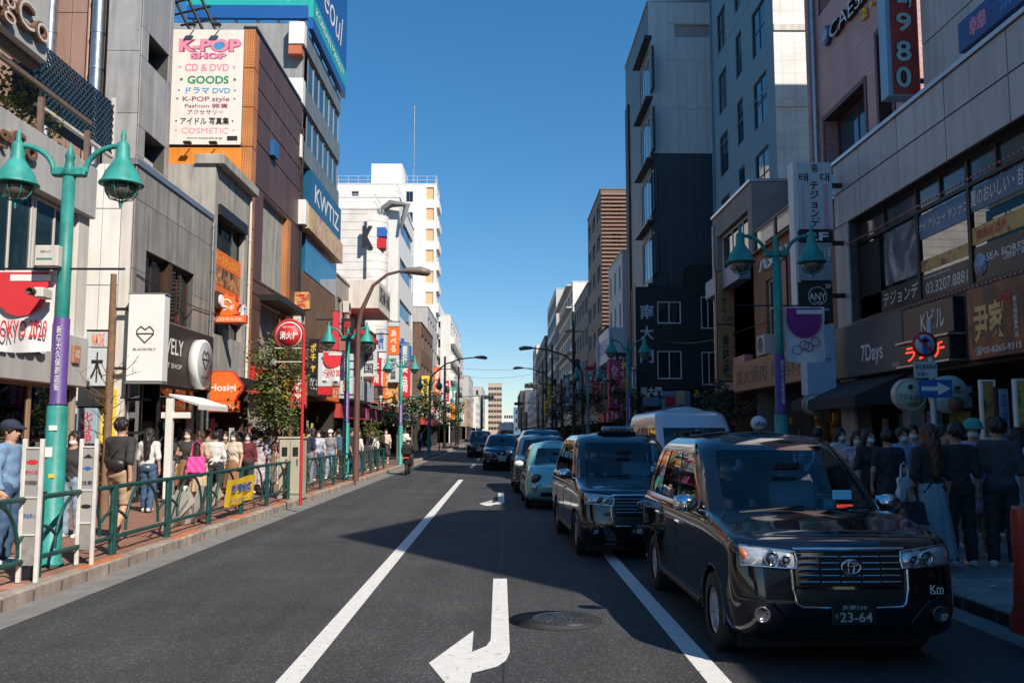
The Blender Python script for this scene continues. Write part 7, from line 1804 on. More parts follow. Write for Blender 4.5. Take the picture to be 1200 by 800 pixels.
    # hair or hat
    H_ = Field(hd(0, 0, 1.45) - .42 * s, hd(0, 0, 1.62) + .3 * s, min(cell, .013))
    H_.ell(hd(0, .012, 1.618), V3(.096, .110, .110), .02)
    if hair in ('long', 'medium'):
        dl = .30 if hair == 'long' else .14
        H_.ell(hd(0, .055, 1.50), V3(.098, .07, .14), .04)
        H_.cone(hd(0, .075, 1.46), hd(0, .115, 1.42 - dl), .088 * s, .055 * s, .04)
        for sg in (-1, 1): H_.cone(hd(sg * .075, .0, 1.60), hd(sg * .095, .03, 1.50 - dl * .5), .03 * s, .03 * s, .03)
    elif hair == 'bun': H_.ell(hd(0, .11, 1.62), V3(.05, .05, .05), .02)
    H_.ell(hd(0, -.125, 1.545), V3(.078, .085, .105), cut=True)
    H_.f += (.007 * np.sin(H_.X * 95 + 9 * H_.Z) * np.cos(H_.Z * 37 + rg.uniform(0, 6)) + .005 * np.sin(H_.Y * 120 + H_.X * 60)) * s
    garment('hair', H_, HAIR[hcol])
    if hat:
        C_ = Field(hd(0, 0, 1.62) - .24 * s, hd(0, 0, 1.66) + .22 * s, .011); C_.ell(hd(0, .008, 1.655), V3(.104, .118, .085), .02)
        if hat[0] == 'bucket': C_.cone(hd(0, .0, 1.625), hd(0, 0, 1.605), .115 * s, .14 * s, .02); C_.clip((1.60 + dz) * s)
        else: C_.cone(hd(-.04, -.10, 1.635), hd(-.03, -.16, 1.625), .03 * s, .018 * s, .02); C_.cone(hd(.04, -.10, 1.635), hd(.03, -.16, 1.625), .03 * s, .018 * s, .02); C_.clip((1.612 + dz) * s)
        garment('hat', C_, cloth(*hat[1]))
    if mask:
        K_ = Field(hd(0, -.04, 1.53) - .13 * s, hd(0, -.04, 1.53) + .13 * s, .009); K_.ell(hd(0, -.028, 1.535), V3(.066, .083, .062), .01); K_.ell(hd(0, .07, 1.535), V3(.15, .11, .15), cut=True); K_.clip((1.492 + dz) * s, (1.565 + dz) * s); garment('face_mask', K_, M_MASK)
    if y < 30:
        e_ = MB()
        for sg in (-1, 1): e_.lathe([(.0, .011), (.009, .006), (.011, 0), (.009, -.006), (0, -.011)], tuple(hd(sg * .031, -.083, 1.588)), 8)
        for sg in (-1, 1): e_.box(tuple(hd(sg * .032, -.084, 1.61)), (.04 * s, .012, .008))
        if not mask: e_.box(tuple(hd(0, -.088, 1.515)), (.045 * s, .012, .008))
        e_.build('eyes_and_brows', HAIR['black'], t)
    return t
def tote(x, y, z, w, hgt, dep, rz, label, mt, strap=.3, name='tote_bag'):
    """soft bag with two handles"""
    t = thing(name, label, 'bag', (x, y, z), rz); WO[t] = Vector((0, 0, 0)); F_ = Field((-w, -dep * 2, -.1), (w, dep * 2, hgt + .1), .014)
    q = np.maximum(np.maximum(np.abs(F_.X) - w / 2 * (1 - .12 * (F_.Z / hgt)), np.abs(F_.Y) - dep / 2 * (1.1 - .75 * F_.Z / hgt)), np.abs(F_.Z - hgt / 2) - hgt / 2) + .006 * np.sin(F_.X * 40) * np.cos(F_.Z * 33)
    F_.f = q; link('pouch', F_.mesh('pouch'), t, (0, 0, 0), mt)
    for sg in (-1, 1): MB().tube([(-w * .25, sg * dep * .15, hgt - .02), (-w * .2, 0, hgt + strap * .8), (0, 0, hgt + strap), (w * .2, 0, hgt + strap * .8), (w * .25, sg * dep * .15, hgt - .02)], .010, 5).build('handle', mt, t)
    return t
PK = lambda px, py: RZ(PZ, px, py)
PI = math.pi
C_ = {'black': ('black', (.036, .036, .039)), 'white': ('white', (.66, .65, .63)), 'cream': ('cream', (.60, .52, .42)), 'denim': ('denim', (.05, .10, .19)), 'ltdenim': ('ltdenim', (.24, .32, .42)), 'blue': ('blue', (.18, .30, .48)), 'navy': ('navy', (.02, .028, .055)), 'beige': ('beige', (.42, .30, .20)), 'brown': ('brown', (.26, .14, .07)), 'grey': ('grey', (.22, .22, .23)), 'pink': ('pink', (.62, .30, .36)), 'khaki': ('khaki', (.22, .19, .12)), 'floral': ('floral', (.45, .38, .42), .75, 14), 'lilac': ('lilac', (.36, .34, .58)), 'ltblue': ('ltblue', (.30, .42, .60)), 'teal': ('tealhat', (.05, .32, .30)), 'tan': ('tan', (.50, .38, .26))}
def ped(px, pf, face, label, **k):
    x, y = PK(px, pf); return person(x, y, face, label, **{a: (C_[b] if isinstance(b, str) and b in C_ and a in ('top', 'bcol', 'shoe') else b) for a, b in k.items()})
# left pavement, near to far
ped(4, 662, PI / 2, 'person in a pale denim shirt and dark cap cut by the left picture edge', h=1.72, top='blue', sleeve=1, bcol='denim', hat=('cap', C_['navy']), mask=False)
ped(82, 630, -.1, 'masked person in black top and jeans standing between the notice boards', h=1.60, fem=True, top='black', sleeve=1, bcol='ltdenim', hair='medium', mask=True)
ped(137, 633, PI - .2, 'person in a black shirt and beige shorts walking away past the bare tree', h=1.80, top='black', sleeve=.5, bottom='shorts', bcol='beige', stride=.7, mask=False, shoe='white')
ped(172, 600, PI, 'person in a white top and blue jeans with dark hair walking away', h=1.66, fem=True, top='white', sleeve=.5, bcol='denim', hair='long', stride=.4, mask=False, shoe='white')
ped(217, 592, .1, 'masked person in a black vest and brown skirt before the awning shop', h=1.66, fem=True, top='black', sleeve=0, bottom='dress', bcol='brown', hair='medium', hem=.45, arms=('bent', 'down'))
ped(233, 594, PI - .4, 'long haired person with a bright pink tote seen from behind', h=1.62, fem=True, top='tan', sleeve=.4, bottom='dress', bcol='tan', hair='long', hcol='brown', hem=.35, arms=('bent', 'bent'), mask=False)
ped(250, 588, PI + .3, 'person in a white blouse beside the pink tote', h=1.60, fem=True, top='white', sleeve=.9, bcol='black', hair='short', mask=True)
ped(272, 586, -.3, 'masked person in a brown pinafore lifting a hand to their head', h=1.60, fem=True, top='cream', sleeve=.3, bottom='dress', bcol='brown', hair='medium', arms=('face', 'down'), hem=.3)
ped(288, 580, .3, 'small masked person in dark red behind the brown pinafore', h=1.58, fem=True, top=('wine', (.12, .02, .03)), sleeve=1, bcol='black', hair='medium')
ped(262, 578, .2, 'masked person in black half hidden behind the pinafore wearer', h=1.60, fem=True, top='black', sleeve=1, bcol='black', hair='short')
ped(303, 578, PI, 'person in a lilac patterned dress walking by the leafy tree', h=1.62, fem=True, top='floral', sleeve=.5, bottom='dress', bcol='floral', hair='bun', hem=.25, mask=False)
ped(360, 568, PI - .3, 'person in a navy shirt with a pink bag beside the hydrant pole', h=1.72, top='navy', sleeve=.5, bcol='grey', arms=('down', 'bent'), mask=False)
ped(372, 563, .3, 'person in a white and blue patterned top past the hydrant sign', h=1.64, fem=True, top=('bluefloral', (.4, .45, .55), .8, 14), sleeve=.6, bcol='denim', hair='medium')
ped(386, 561, .0, 'person with a white cap and pale striped shirt facing the camera', h=1.66, fem=True, top='grey', sleeve=.5, bcol='ltdenim', hat=('cap', C_['white']), hair='medium')
ped(396, 559, PI, 'person in dark blue seen from behind in the left crowd', h=1.70, top='denim', sleeve=1, bcol='black', mask=False)
ped(404, 557, .5, 'person in white trousers and green shirt in the left crowd', h=1.68, top=('green', (.03, .2, .12)), sleeve=.5, bcol='white')
ped(411, 558, PI / 2, 'person in a black shirt looking towards the shops in the left crowd', h=1.74, top='black', sleeve=.5, bcol='navy', mask=False)
rng = random.Random(12); cols_ = list(C_.keys())
for i in range(12):
    y = 36 + i * 3.4; x = rng.uniform(-7.4, -5.6); cl = ['white', 'black', 'pink', 'cream', 'black', 'white', 'grey', 'brown', 'black', 'tan', 'white', 'black'][i]; bc = rng.choice(['black', 'denim', 'beige', 'white'])
    person(x, y, rng.uniform(-.5, .5) if i % 2 else PI + rng.uniform(-.5, .5), '%s topped distant walker on the left pavement, %s of the row beyond the crowd' % (cl if cl != 'ltdenim' else 'pale', ['first', 'second', 'third', 'fourth', 'fifth', 'sixth', 'seventh', 'eighth', 'ninth', 'tenth', 'eleventh', 'last'][i]), h=rng.uniform(1.55, 1.78), top=C_[cl], bcol=C_[bc], fem=i % 2 == 0, hair=rng.choice(['short', 'long', 'medium']), bottom=rng.choice(['trousers', 'dress', 'trousers']), hem=.4, stride=rng.choice([0, .4, .6]), group='distant walkers on the left')
# more of the left crowd before the eateries
for i, (px, pf, tc, bc, hr, fm_, lb) in enumerate(((196, 583, 'black', 'grey', 'long', True, 'dark dressed person just right of the white awning post'), (206, 579, 'cream', 'denim', 'medium', True, 'cream topped person in the shade of the awning'), (241, 577, 'grey', 'black', 'short', False, 'grey topped person behind the pink tote'), (279, 575, 'white', 'beige', 'long', True, 'white topped person between the brown pinafore and dark red top'), (296, 573, 'black', 'black', 'short', False, 'tall black dressed person behind the patterned dress'), (312, 571, 'blue', 'ltdenim', 'medium', True, 'pale denim clad person behind the leafy tree'), (330, 567, 'pink', 'white', 'long', True, 'pink topped person just behind the utility cabinet'), (366, 556, 'cream', 'brown', 'long', True, 'cream topped person deeper in the crowd past the hydrant'), (379, 554, 'black', 'denim', 'short', False, 'black topped person deeper in the crowd by the second lamp'), (392, 552, 'tan', 'black', 'medium', True, 'tan topped person beyond the white cap'), (418, 553, 'white', 'denim', 'short', False, 'white topped person right of the tall brown pole'), (428, 551, 'black', 'black', 'long', True, 'black dressed person by the railing end'), (437, 549, 'white', 'navy', 'short', True, 'white topped person at the far railing end'))):
    ped(px, pf, (PI + .3 * math.sin(i * 2.1)) if i % 3 else .4 * math.sin(i), lb, h=1.56 + .2 * ((i * 37) % 10) / 10, top=tc, bcol=bc, hair=hr, fem=fm_, sleeve=.5 if i % 2 else .9, bottom='dress' if i % 4 == 3 else 'trousers', hem=.35, mask=i % 3 == 0, stride=.5 if i % 3 == 1 else 0, arms=('bent', 'down') if i % 4 == 1 else ('down', 'down'), hcol='brown' if i % 4 == 2 else 'black')
# right pavement crowd
def pr(px, Y, face, label, **k):
    x = RY(Y, px, 560)[0]; return person(x, Y, face, label, **{a: (C_[b] if isinstance(b, str) and b in C_ and a in ('top', 'bcol', 'shoe') else b) for a, b in k.items()})
pr(1090, 10.6, PI + .15, 'long auburn haired person in black top and pale blue tiered skirt', h=1.68, fem=True, top='black', sleeve=.5, bottom='skirt', bcol=('paleskirt', (.30, .38, .42), .25, 20), hair='long', hcol='auburn', hem=.14, mask=False, arms=('bag', 'down'))
pr(1122, 10.9, PI - .1, 'person all in black with short hair left of the bucket hat', h=1.70, top='black', sleeve=.5, bcol='black', mask=False, turn=.5)
pr(1143, 11.6, -.5, 'masked person in a lilac blue shirt and teal bucket hat', h=1.74, top='lilac', sleeve=1, bcol='khaki', hat=('bucket', C_['teal']), arms=('down', 'bent'), shoe='white', top_len=.35)
pr(1172, 10.8, PI - .5, 'broad person in dark grey T shirt standing next to the bucket hat', h=1.76, top=('darkgrey', (.06, .06, .065)), sleeve=.5, bcol='black', turn=.5)
pr(1196, 11.4, PI / 2, 'person in a pale blue dress at the right picture edge', h=1.64, fem=True, top='ltblue', sleeve=.4, bottom='dress', bcol='ltblue', hair='medium', hem=.2, arms=('phone', 'bent'), mask=False)
pr(1042, 12.8, PI - .2, 'person in a dark floral dress with a blue strap across the back', h=1.62, fem=True, top=('darkfloral', (.035, .035, .04), .7, 20), sleeve=.3, bottom='dress', bcol=('darkfloral', (.035, .035, .04), .7, 20), hair='bun', hem=.3, mask=False)
pr(1020, 13.6, .3, 'masked person in black just behind the dark floral dress', h=1.64, fem=True, top='black', sleeve=.5, bcol='black', hair='medium')
pr(1006, 14.4, -.2, 'person in a pale floral dress beside the potted plant', h=1.60, fem=True, top='floral', sleeve=.3, bottom='dress', bcol='floral', hair='long', hem=.2)
pr(1060, 14.2, .1, 'masked person in blue shirt facing the camera behind the white bag', h=1.66, top='ltblue', sleeve=.6, bcol='black', hair='short')
pr(1072, 15.0, -.2, 'masked person in dark grey deeper in the right crowd', h=1.70, top='grey', sleeve=1, bcol='black')
pr(1108, 12.6, .6, 'person in a pale blue shirt half hidden behind the sign pole', h=1.66, top='ltblue', sleeve=.6, bcol='navy', mask=False, turn=-.4)
pr(1160, 13.8, .2, 'person in black with dark fringe behind the bucket hat', h=1.72, top='black', sleeve=1, bcol='black')
pr(986, 15.8, .4, 'person in white beside the shop doorway left of the potted plant', h=1.66, top='white', sleeve=.6, bcol='black', hair='medium', fem=True)
pr(960, 18.2, PI - .2, 'person in grey further back under the dark awning', h=1.66, top='grey', sleeve=.6, bcol='black', mask=False)
# bags
tx, ty = RY(17.9, 232, 560)[0], 17.75; 
bx_, by_ = PK(233, 594); tote(bx_ - .02, by_ - .2, PZ + .74, .40, .34, .14, .15, 'bright pink tote bag hanging from the long haired person', mat('bag_pink', (.75, .06, .32), .5, var=.15, scale=9, space='obj'), .34)
wx = RY(12.4, 1052, 570)[0]; tote(wx + .12, 12.45, PZ + .66, .26, .32, .1, .3, 'white paper carrier bag held beside the dark floral dress', M_WHITE, .2, 'carrier_bag')
gx_, gy_ = PK(137, 633); bpk = thing('shoulder_pack', 'black waist pack worn over the black shirted walker', 'bag', (gx_, gy_, PZ + 1.05)); F_ = Field((-.3, -.3, -.2), (.3, .3, .25), .014).ell((0, -.16, 0), (.15, .07, .1), 0).cone((-.17, -.12, .05), (.12, -.1, .3), .02, .02, .03); link('pouch', F_.mesh('pouch'), bpk, (gx_, gy_, PZ + 1.12), M_BLACK)
hx2 = RY(10.3, 1072, 600)[0]; tote(hx2, 10.35, PZ + .55, .30, .26, .16, .2, 'small dark sequinned handbag held by the pale skirt wearer', mat('bag_sequin', (.05, .05, .055), .3, var=.8, scale=60, space='obj'), .16, 'handbag')
# ================================================================== CLUTTER ON FACADES
def fascia(pl, parent, h0, h1, z0, z1, d, mt, words, tm, lamp=True):
    b = pl.piece('shop_fascia', h0, h1, z0, z1, .02, d, mt, parent, .015)
    pl.text(words, h0 + (h1 - h0) * .08, h1 - (h1 - h0) * .08, z0 + (z1 - z0) * .22, z1 - (z1 - z0) * .22, d, tm, b, offset=.015)
    if lamp:
        for f in (.25, .75):
            hh = h0 + (h1 - h0) * f; pl.piece('lamp_arm', hh - .015, hh + .015, z1 + .02, z1 + .05, .02, d + .35, M_DKMET, parent); pl.piece('fascia_lamp', hh - .12, hh + .12, z1 - .02, z1 + .08, d + .3, d + .42, M_DKMET, parent, .02)
fascia(T, b4, y4a + .5, y4a + 3.2, 3.02, 3.9, .35, M_RED, '韓国コスメ', M_TXTW); fascia(T, b4, y4a + 3.3, y4b - .1, 2.9, 3.7, .3, mat('yellow_sale'), 'チーズハットグ', M_TXTR)
fascia(W, b5, y5a + .2, y5a + 4.0, 3.25, 4.3, .4, mat('black_sign'), 'POCHA 屋台', M_TXTW); fascia(W, b5, y5a + 4.1, y5b - .1, 3.2, 4.0, .3, M_ORANGE, '焼肉 とん', M_TXTW)
W.piece('cladding_panel', y5a + .1, y5b - .05, 4.4, zlev[8] - .35, -.25, .01, mat('brown_board'), b5)
rg = random.Random(8)
for (pl, par, h0, h1, n) in ((T, b4, y4a + .6, y4b - .3, 8), (W, b5, y5a + .3, y5b - .4, 8), (K3, b3, y3a + .2, y3b - .3, 5), (B, bB, yB0 + 2.6, yB1 - .3, 4)):
    for i in range(n):
        hh = h0 + (h1 - h0) * (i + .2) / n; w = rg.uniform(.3, .6); zz = rg.uniform(.5, 1.5); q = rg.uniform(.5, 1.1)
        p = pl.piece('wall_poster', hh, hh + w, zz, zz + q, -.05, -.02, [M_FOOD, M_MENU[0], M_MENU[1], M_SW, mat('yellow_sale'), mat('pink_sign'), M_RED][rg.randrange(7)], par)
# air conditioners, pipes and cables on the blank walls
for (p, n, par) in (((-9.2, y3a - .17, 7.6), (0, -1, 0), b3), ((-9.9, y3a - .17, 7.6), (0, -1, 0), b3), ((-8.1, 46.5, 8.2), (1, 0, 0), b6), ((-8.1, 49.5, 5.6), (1, 0, 0), b6), ((-8.05, y4b - .8, 6.3), (1, 0, 0), b4), ((7.8, 26.3, 4.3), (-1, 0, 0), bO), ((9.6, yQ1 - 1.2, 9.4), (-1, 0, 0), bQ), ((-9.6, 60.3, 7), (0, -1, 0), b7)): ac_unit(p, n, par)
for (x, y, z0, z1, par, mt_) in ((-8.22, yB1 - .08, PZ, zB1 - .3, bB, M_STEEL), (-8.18, y3b - .2, 3.2, z3 - .2, b3, M_OFFW), (-8.2, y4b - .12, 3.2, z4 - 1, b4, M_DKMET), (7.92, yO1 - .2, 3.3, 7.5, bO, M_OFFW), (7.93, yJ1 - .3, 3.2, zJ - .3, bJ, M_STEEL), (10.42, yN1 - .5, 0, 29, bN, M_TB), (-8.2, 52.8, 3, 9.4, b6, M_OFFW)):
    mb = MB().tube([(0, 0, 0), (0, 0, z1 - z0)], .045, 8)
    for k in range(int((z1 - z0) / 1.4)): mb.tube([(0, 0, .5 + 1.4 * k), (0, 0, .56 + 1.4 * k)], .06, 8)
    mb.build('downpipe', mt_, par, (x, y, z0))
for i, (a, b, sag, lb) in enumerate((((-8.25, 20.1, 5.3), (-8.2, 29.3, 5.6), .35, 'thin black cable slung along the left house fronts'), ((-8.2, 29.6, 6.0), (-8.2, 52, 6.6), .6, 'long black cable along the left fronts past the tiled tower'), ((7.9, 22, 5.2), (7.95, 45, 6.4), .6, 'black cable slung along the right house fronts'), ((5.4, 66, 9.2), (5.5, 96, 9.6), .9, 'black wire between the two nearer right utility poles'), ((5.4, 66, 6.2), (5.5, 96, 6.6), .7, 'lower black wire between the right utility poles'), ((-5.6, 88, 7.8), (-5.6, 116, 8.6), .8, 'black wire between the left utility poles'), ((-5.6, 88, 8.2), (5.4, 96, 9.0), .5, 'black wire crossing the street far off'), ((-5.6, 116, 9), (5.4, 118, 9.6), .5, 'furthest black wire crossing the street'))):
    c = thing('cable', lb, 'cable', a); pts = [Vector(a).lerp(Vector(b), k / 14) - Vector((0, 0, sag * 4 * (k / 14) * (1 - k / 14))) for k in range(15)]
    MB().tube([p - Vector(a) for p in pts], .014, 4).build('wire', M_BLACK, c, a)
# planting on the boutique terrace
mb = MB(); rg = random.Random(2)
for i in range(2600):
    p = Vector((-8.95 - abs(rg.gauss(0, .35)), rg.uniform(yA0 + 5, yA1 - .6), zp1 + rg.uniform(.0, 1.75) * rg.uniform(.5, 1))); a = Vector((rg.uniform(-1, 1), rg.uniform(-1, 1), rg.uniform(-.7, .5))).normalized() * .11; b = a.cross(Vector((rg.uniform(-1, 1), .3, 1))).normalized() * .04
    mb.cm = rg.randrange(3); mb.add([p, p + a * .5 + b, p + a, p + a * .5 - b], [(0, 1, 2), (0, 2, 3)])
link('terrace_hedge', mb.mesh('hedge', [M_LEAF, M_LEAFD, M_LEAFY]), bA, (0, 0, 0), kind='stuff')
# small crowded signs further along both sides
for (p0, p1, q0, q1, Y, mt_, w, tm, lb, ar) in ((344, 362, 342, 362, 35.5, pattern('poster_gold', (0, 0, 0), (0, 0, 0)), '食べ放題', M_TXTR, 'gold photo sign just above the hydrant sign', -1), (362, 372, 398, 440, 36, mat('black_sign'), 'ポチャ', M_TXTY, 'black strip sign with yellow characters left of the white red sign', -1), (436, 446, 420, 452, 52, M_RED, '牛角', M_TXTW, 'red sign between the two left lamps', -1), (441, 452, 386, 412, 58, M_SW, '皮膚科', M_TXTB, 'white clinic sign high between the left lamps', -1), (470, 479, 402, 430, 60, mat('steel_blue'), '銀行', M_TXTW, 'blue bank sign right of the tall orange one', -1), (494, 503, 440, 470, 80, mat('yellow_sale'), '質', M_TXTK, 'yellow sign over the far left pavement', -1), (508, 516, 430, 462, 100, M_ORANGE, '薬', M_TXTW, 'orange sign in the far left cluster', -1), (519, 526, 446, 470, 110, M_RED, '酒', M_TXTW, 'red sign in the far left cluster', -1), (530, 536, 452, 474, 130, M_TEAL, '本', M_TXTW, 'teal sign in the far left cluster', -1), (660, 668, 440, 470, 80, mat('steel_blue'), '居酒屋', M_TXTW, 'blue sign in the right shade before the trees', 1), (676, 684, 425, 460, 70, M_SW, '歯科', M_TXTB, 'white dental sign in the right shade', 1), (694, 702, 440, 472, 58, M_RED, 'ラーメン', M_TXTW, 'red noodle sign left of the magenta sign', 1), (642, 649, 448, 472, 105, mat('yellow_sale'), '駐車', M_TXTK, 'yellow parking sign far down the right', 1)):
    blade(p0, p1, q0, q1, Y, mt_, lb, w, tm, arm=ar)
for i, (y0, y1, z, c) in enumerate(((53.6, 56.4, 3.3, M_RED), (57, 60, 3.2, mat('awning_green', (.04, .2, .1), .7)), (61.5, 66, 3.4, M_WHITE), (67, 70.5, 3.2, M_ORANGE))):
    a = thing('shop_awning', ['red', 'green', 'white', 'orange'][i] + ' sloping shop awning over the left pavement beyond the terrace house', 'awning', (-8, y0, z)); MB().prism([(0, .5), (1.3, 0), (1.3, -.22), (1.26, -.22), (1.26, -.03), (0, .45)], (0, 0, 0), (1, 0, 0), UP, (0, 1, 0), y1 - y0).build('cloth', c, a, (-8.25, y0, z)); MB().tube([(0, .05, .1), (1.25, .05, -.15)], .02, 5).tube([(0, y1 - y0 - .05, .1), (1.25, y1 - y0 - .05, -.15)], .02, 5).build('arms', M_ALU, a, (-8.25, y0, z))
# ================================================================== VEHICLES
def interp_levels(L, sub=3):
    """smooth a few control levels (dicts) into many"""
    keys = list(L[0].keys()); A_ = np.array([[l[k] for k in keys] for l in L]); out = []
    n = len(L)
    for i in range(n - 1):
        p0, p1, p2, p3 = A_[max(i - 1, 0)], A_[i], A_[i + 1], A_[min(i + 2, n - 1)]
        for j in range(sub):
            t = j / sub; q = .5 * ((2 * p1) + (-p0 + p2) * t + (2 * p0 - 5 * p1 + 4 * p2 - p3) * t * t + (-p0 + 3 * p1 - 3 * p2 + p3) * t ** 3)
            out.append(dict(zip(keys, q)))
    out.append(dict(zip(keys, A_[-1]))); return out
NF, NC = 8, 7
def half_outline(l, fr):
    hw, yf, yr, rx, ry, qx, qy, bow = (l[k] for k in ('hw', 'yf', 'yr', 'rx', 'ry', 'qx', 'qy', 'bow'))
    P = []
    for i in range(NF): x = (hw - rx) * i / NF; P.append((x, yf + bow * (x / hw) ** 2))
    y0 = yf + bow * ((hw - rx) / hw) ** 2
    for k in range(NC + 1): a = k / NC * math.pi / 2; P.append((hw - rx + rx * math.sin(a), y0 + ry * (1 - math.cos(a))))
    for f in fr: P.append((hw, (y0 + ry) + ((yr - qy) - (y0 + ry)) * f))
    for k in range(NC + 1): a = k / NC * math.pi / 2; P.append((hw - qx + qx * math.cos(a), yr - qy + qy * math.sin(a)))
    for i in range(1, NF + 1): P.append(((hw - qx) * (1 - i / NF), yr))
    return P
class Shell:
    """closed rounded outlines stacked by height; parts of the skin can be taken out as panes"""
    def __init__(s, L, fr, zf=None, sub=3):
        s.L = interp_levels(L, sub); s.fr = fr; s.rings = []
        for l in s.L:
            h = half_outline(l, fr); ring = h + [(-x, y) for x, y in h[-2:0:-1]]
            s.rings.append([(x, y, l['z'] + (l['w'] * zf(y) if zf else 0)) for x, y in ring])
        s.n = len(s.rings[0]); s.nh = len(h)
    def side_seg(s, i): return NF + NC + i               # half segment index that starts at side sample i-1
    def mesh(s, taken, cap=True, crown=0.0, wheels=(), arch=0.0, mats=None, nudge=None):
        V_ = [p for r in s.rings for p in r]; F_ = []
        for i in range(len(s.rings) - 1):
            for k in range(s.n):
                if (i, k) in taken: continue
                F_.append((i * s.n + k, i * s.n + (k + 1) % s.n, (i + 1) * s.n + (k + 1) % s.n, (i + 1) * s.n + k))
        if cap:
            b = (len(s.rings) - 1) * s.n; nh = s.nh; rows = []
            M_ = 8
            for k in range(1, nh - 1):
                a, c = V_[b + k], V_[b + s.n - k]; row = [b + k]
                for q in range(1, M_):
                    t = q / M_; V_.append((a[0] + (c[0] - a[0]) * t, a[1] + (c[1] - a[1]) * t, a[2] + crown * math.sin(math.pi * t))); row.append(len(V_) - 1)
                row.append(b + s.n - k); rows.append(row)
            for r0, r1 in zip(rows[:-1], rows[1:]):
                for q in range(M_): F_.append((r0[q], r1[q], r1[q + 1], r0[q + 1]))
            r0 = rows[0]
            for q in range(M_): F_.append((b, r0[q], r0[q + 1]))
            r0 = rows[-1]
            for q in range(M_): F_.append((b + nh - 1, r0[q + 1], r0[q]))
        if wheels:
            V_ = [list(v) for v in V_]; ins = set()
            for i, v in enumerate(V_):
                for (wy, wz) in wheels:
                    d_ = math.hypot(v[1] - wy, v[2] - wz)
                    if abs(v[0]) > .45 and d_ < arch: ins.add(i)
            F_ = [f for f in F_ if not all(i in ins for i in f)]
            for i in ins:
                v = V_[i]; wy, wz = min(wheels, key=lambda w: math.hypot(v[1] - w[0], v[2] - w[1])); d_ = max(1e-4, math.hypot(v[1] - wy, v[2] - wz))
                v[1] = wy + (v[1] - wy) / d_ * arch; v[2] = wz + (v[2] - wz) / d_ * arch
        if nudge: V_ = [nudge(v) for v in V_]
        me = bpy.data.meshes.new('shell'); me.from_pydata([tuple(v) for v in V_], [], F_)
        bm = bmesh.new(); bm.from_mesh(me); loose = [v for v in bm.verts if not v.link_faces]; bmesh.ops.delete(bm, geom=loose, context='VERTS'); bmesh.ops.recalc_face_normals(bm, faces=bm.faces); bm.to_mesh(me); bm.free()
        me.polygons.foreach_set('use_smooth', [True] * len(me.polygons)); me.update(); return me
    def pane(s, cells, inset=.008):
        idx = {}; V_ = []; F_ = []
        cy = sum(p[1] for p in s.rings[0]) / s.n
        def vid(i, k):
            k %= s.n
            if (i, k) not in idx:
                x, y, z = s.rings[i][k]; m_ = math.hypot(x, (y - cy) * .4); idx[(i, k)] = len(V_); V_.append((x - inset * x / max(m_, .01), y - inset * (y - cy) * .4 / max(m_, .01), z))
            return idx[(i, k)]
        for (i, k) in sorted(cells): F_.append((vid(i, k), vid(i, k + 1), vid(i + 1, k + 1), vid(i + 1, k)))
        me = bpy.data.meshes.new('pane'); me.from_pydata(V_, [], F_); me.polygons.foreach_set('use_smooth', [True] * len(F_)); me.update(); return me
    def cells(s, k0, k1, z0, z1, mirror=False):
        out = set()
        for i in range(len(s.L) - 1):
            zc = (s.L[i]['z'] + s.L[i + 1]['z']) / 2
            if z0 < zc < z1:
                for k in range(k0, k1): out.add((i, k if not mirror else (s.n - 1 - k)))
        return out
def lev(z, hw, yf, yr, rx=.25, ry=.2, qx=.2, qy=.2, bow=.05, w=0.0): return dict(z=z, hw=hw, yf=yf, yr=yr, rx=rx, ry=ry, qx=qx, qy=qy, bow=bow, w=w)
def paint(name, c, rough=.12):
    M = mat('paint_' + name, c, rough, var=.04, coat=1.0, space='obj', metal=.15); return M
M_TYRE = mat('tyre', (.018, .018, .019), .8, var=.2, scale=20, space='obj'); M_CARGL = clearglass('car_glass', (.62, .72, .74), .08); M_WSGL = clearglass('windscreen_glass', (.82, .90, .90), .015); M_CARDK = clearglass('car_glass_dark', (.36, .44, .47), .08)
M_SEAT = mat('seat_cover', (.42, .46, .50), .85, var=.1, space='obj'); M_TRIM = mat('black_trim', (.012, .012, .013), .55, var=.1, space='obj'); M_LAMP = mat('lamp_lens_clear', (.55, .57, .6), .08, metal=.5, var=.3, scale=40, coat=1, space='obj'); M_AMBER = mat('amber_lens', (.75, .18, .04), .2, coat=1, space='obj')
M_PLW = mat('plate_white', (.68, .68, .66), .5, space='obj')
_wheel = {}
def wheel(parent, x, y, r, w, sg, rim=None, spokes=7):
    key = (r, w, sg)
    if key not in _wheel:
        ty = MB().lathe([(r * .62, -w / 2), (r * .93, -w / 2), (r * .99, -w * .38), (r, 0), (r * .99, w * .38), (r * .93, w / 2), (r * .62, w / 2)], n=28, axis='X', cap=False).fixed('tyre')
        rm = MB().lathe([(r * .64, -w * .44), (r * .64, w * .40), (r * .60, w * .42), (r * .56, w * .30), (r * .50, w * .18), (0, w * .16)], n=28, axis='X')
        for k in range(spokes):
            a = 2 * math.pi * k / spokes; M_ = Matrix.Rotation(a, 3, 'X'); c = M_ @ Vector((w * .27, 0, r * .34)); rm.box(c, (.05, r * .15, r * .46), .012, rot=M_)
        rm.lathe([(r * .13, w * .16), (r * .13, w * .36), (0, w * .38)], n=14, axis='X')
        if sg < 0: rm.v = [(-a, b, c) for a, b, c in rm.v]
        _wheel[key] = (ty, rm.fixed('rim'))
    o = link('wheel', _wheel[key][0], parent, (x, y, r), M_TYRE); link('rim', _wheel[key][1], o, (x, y, r), rim or mat('wheel_silver', (.42, .43, .45), .35, metal=.4, var=.1, space='obj'))
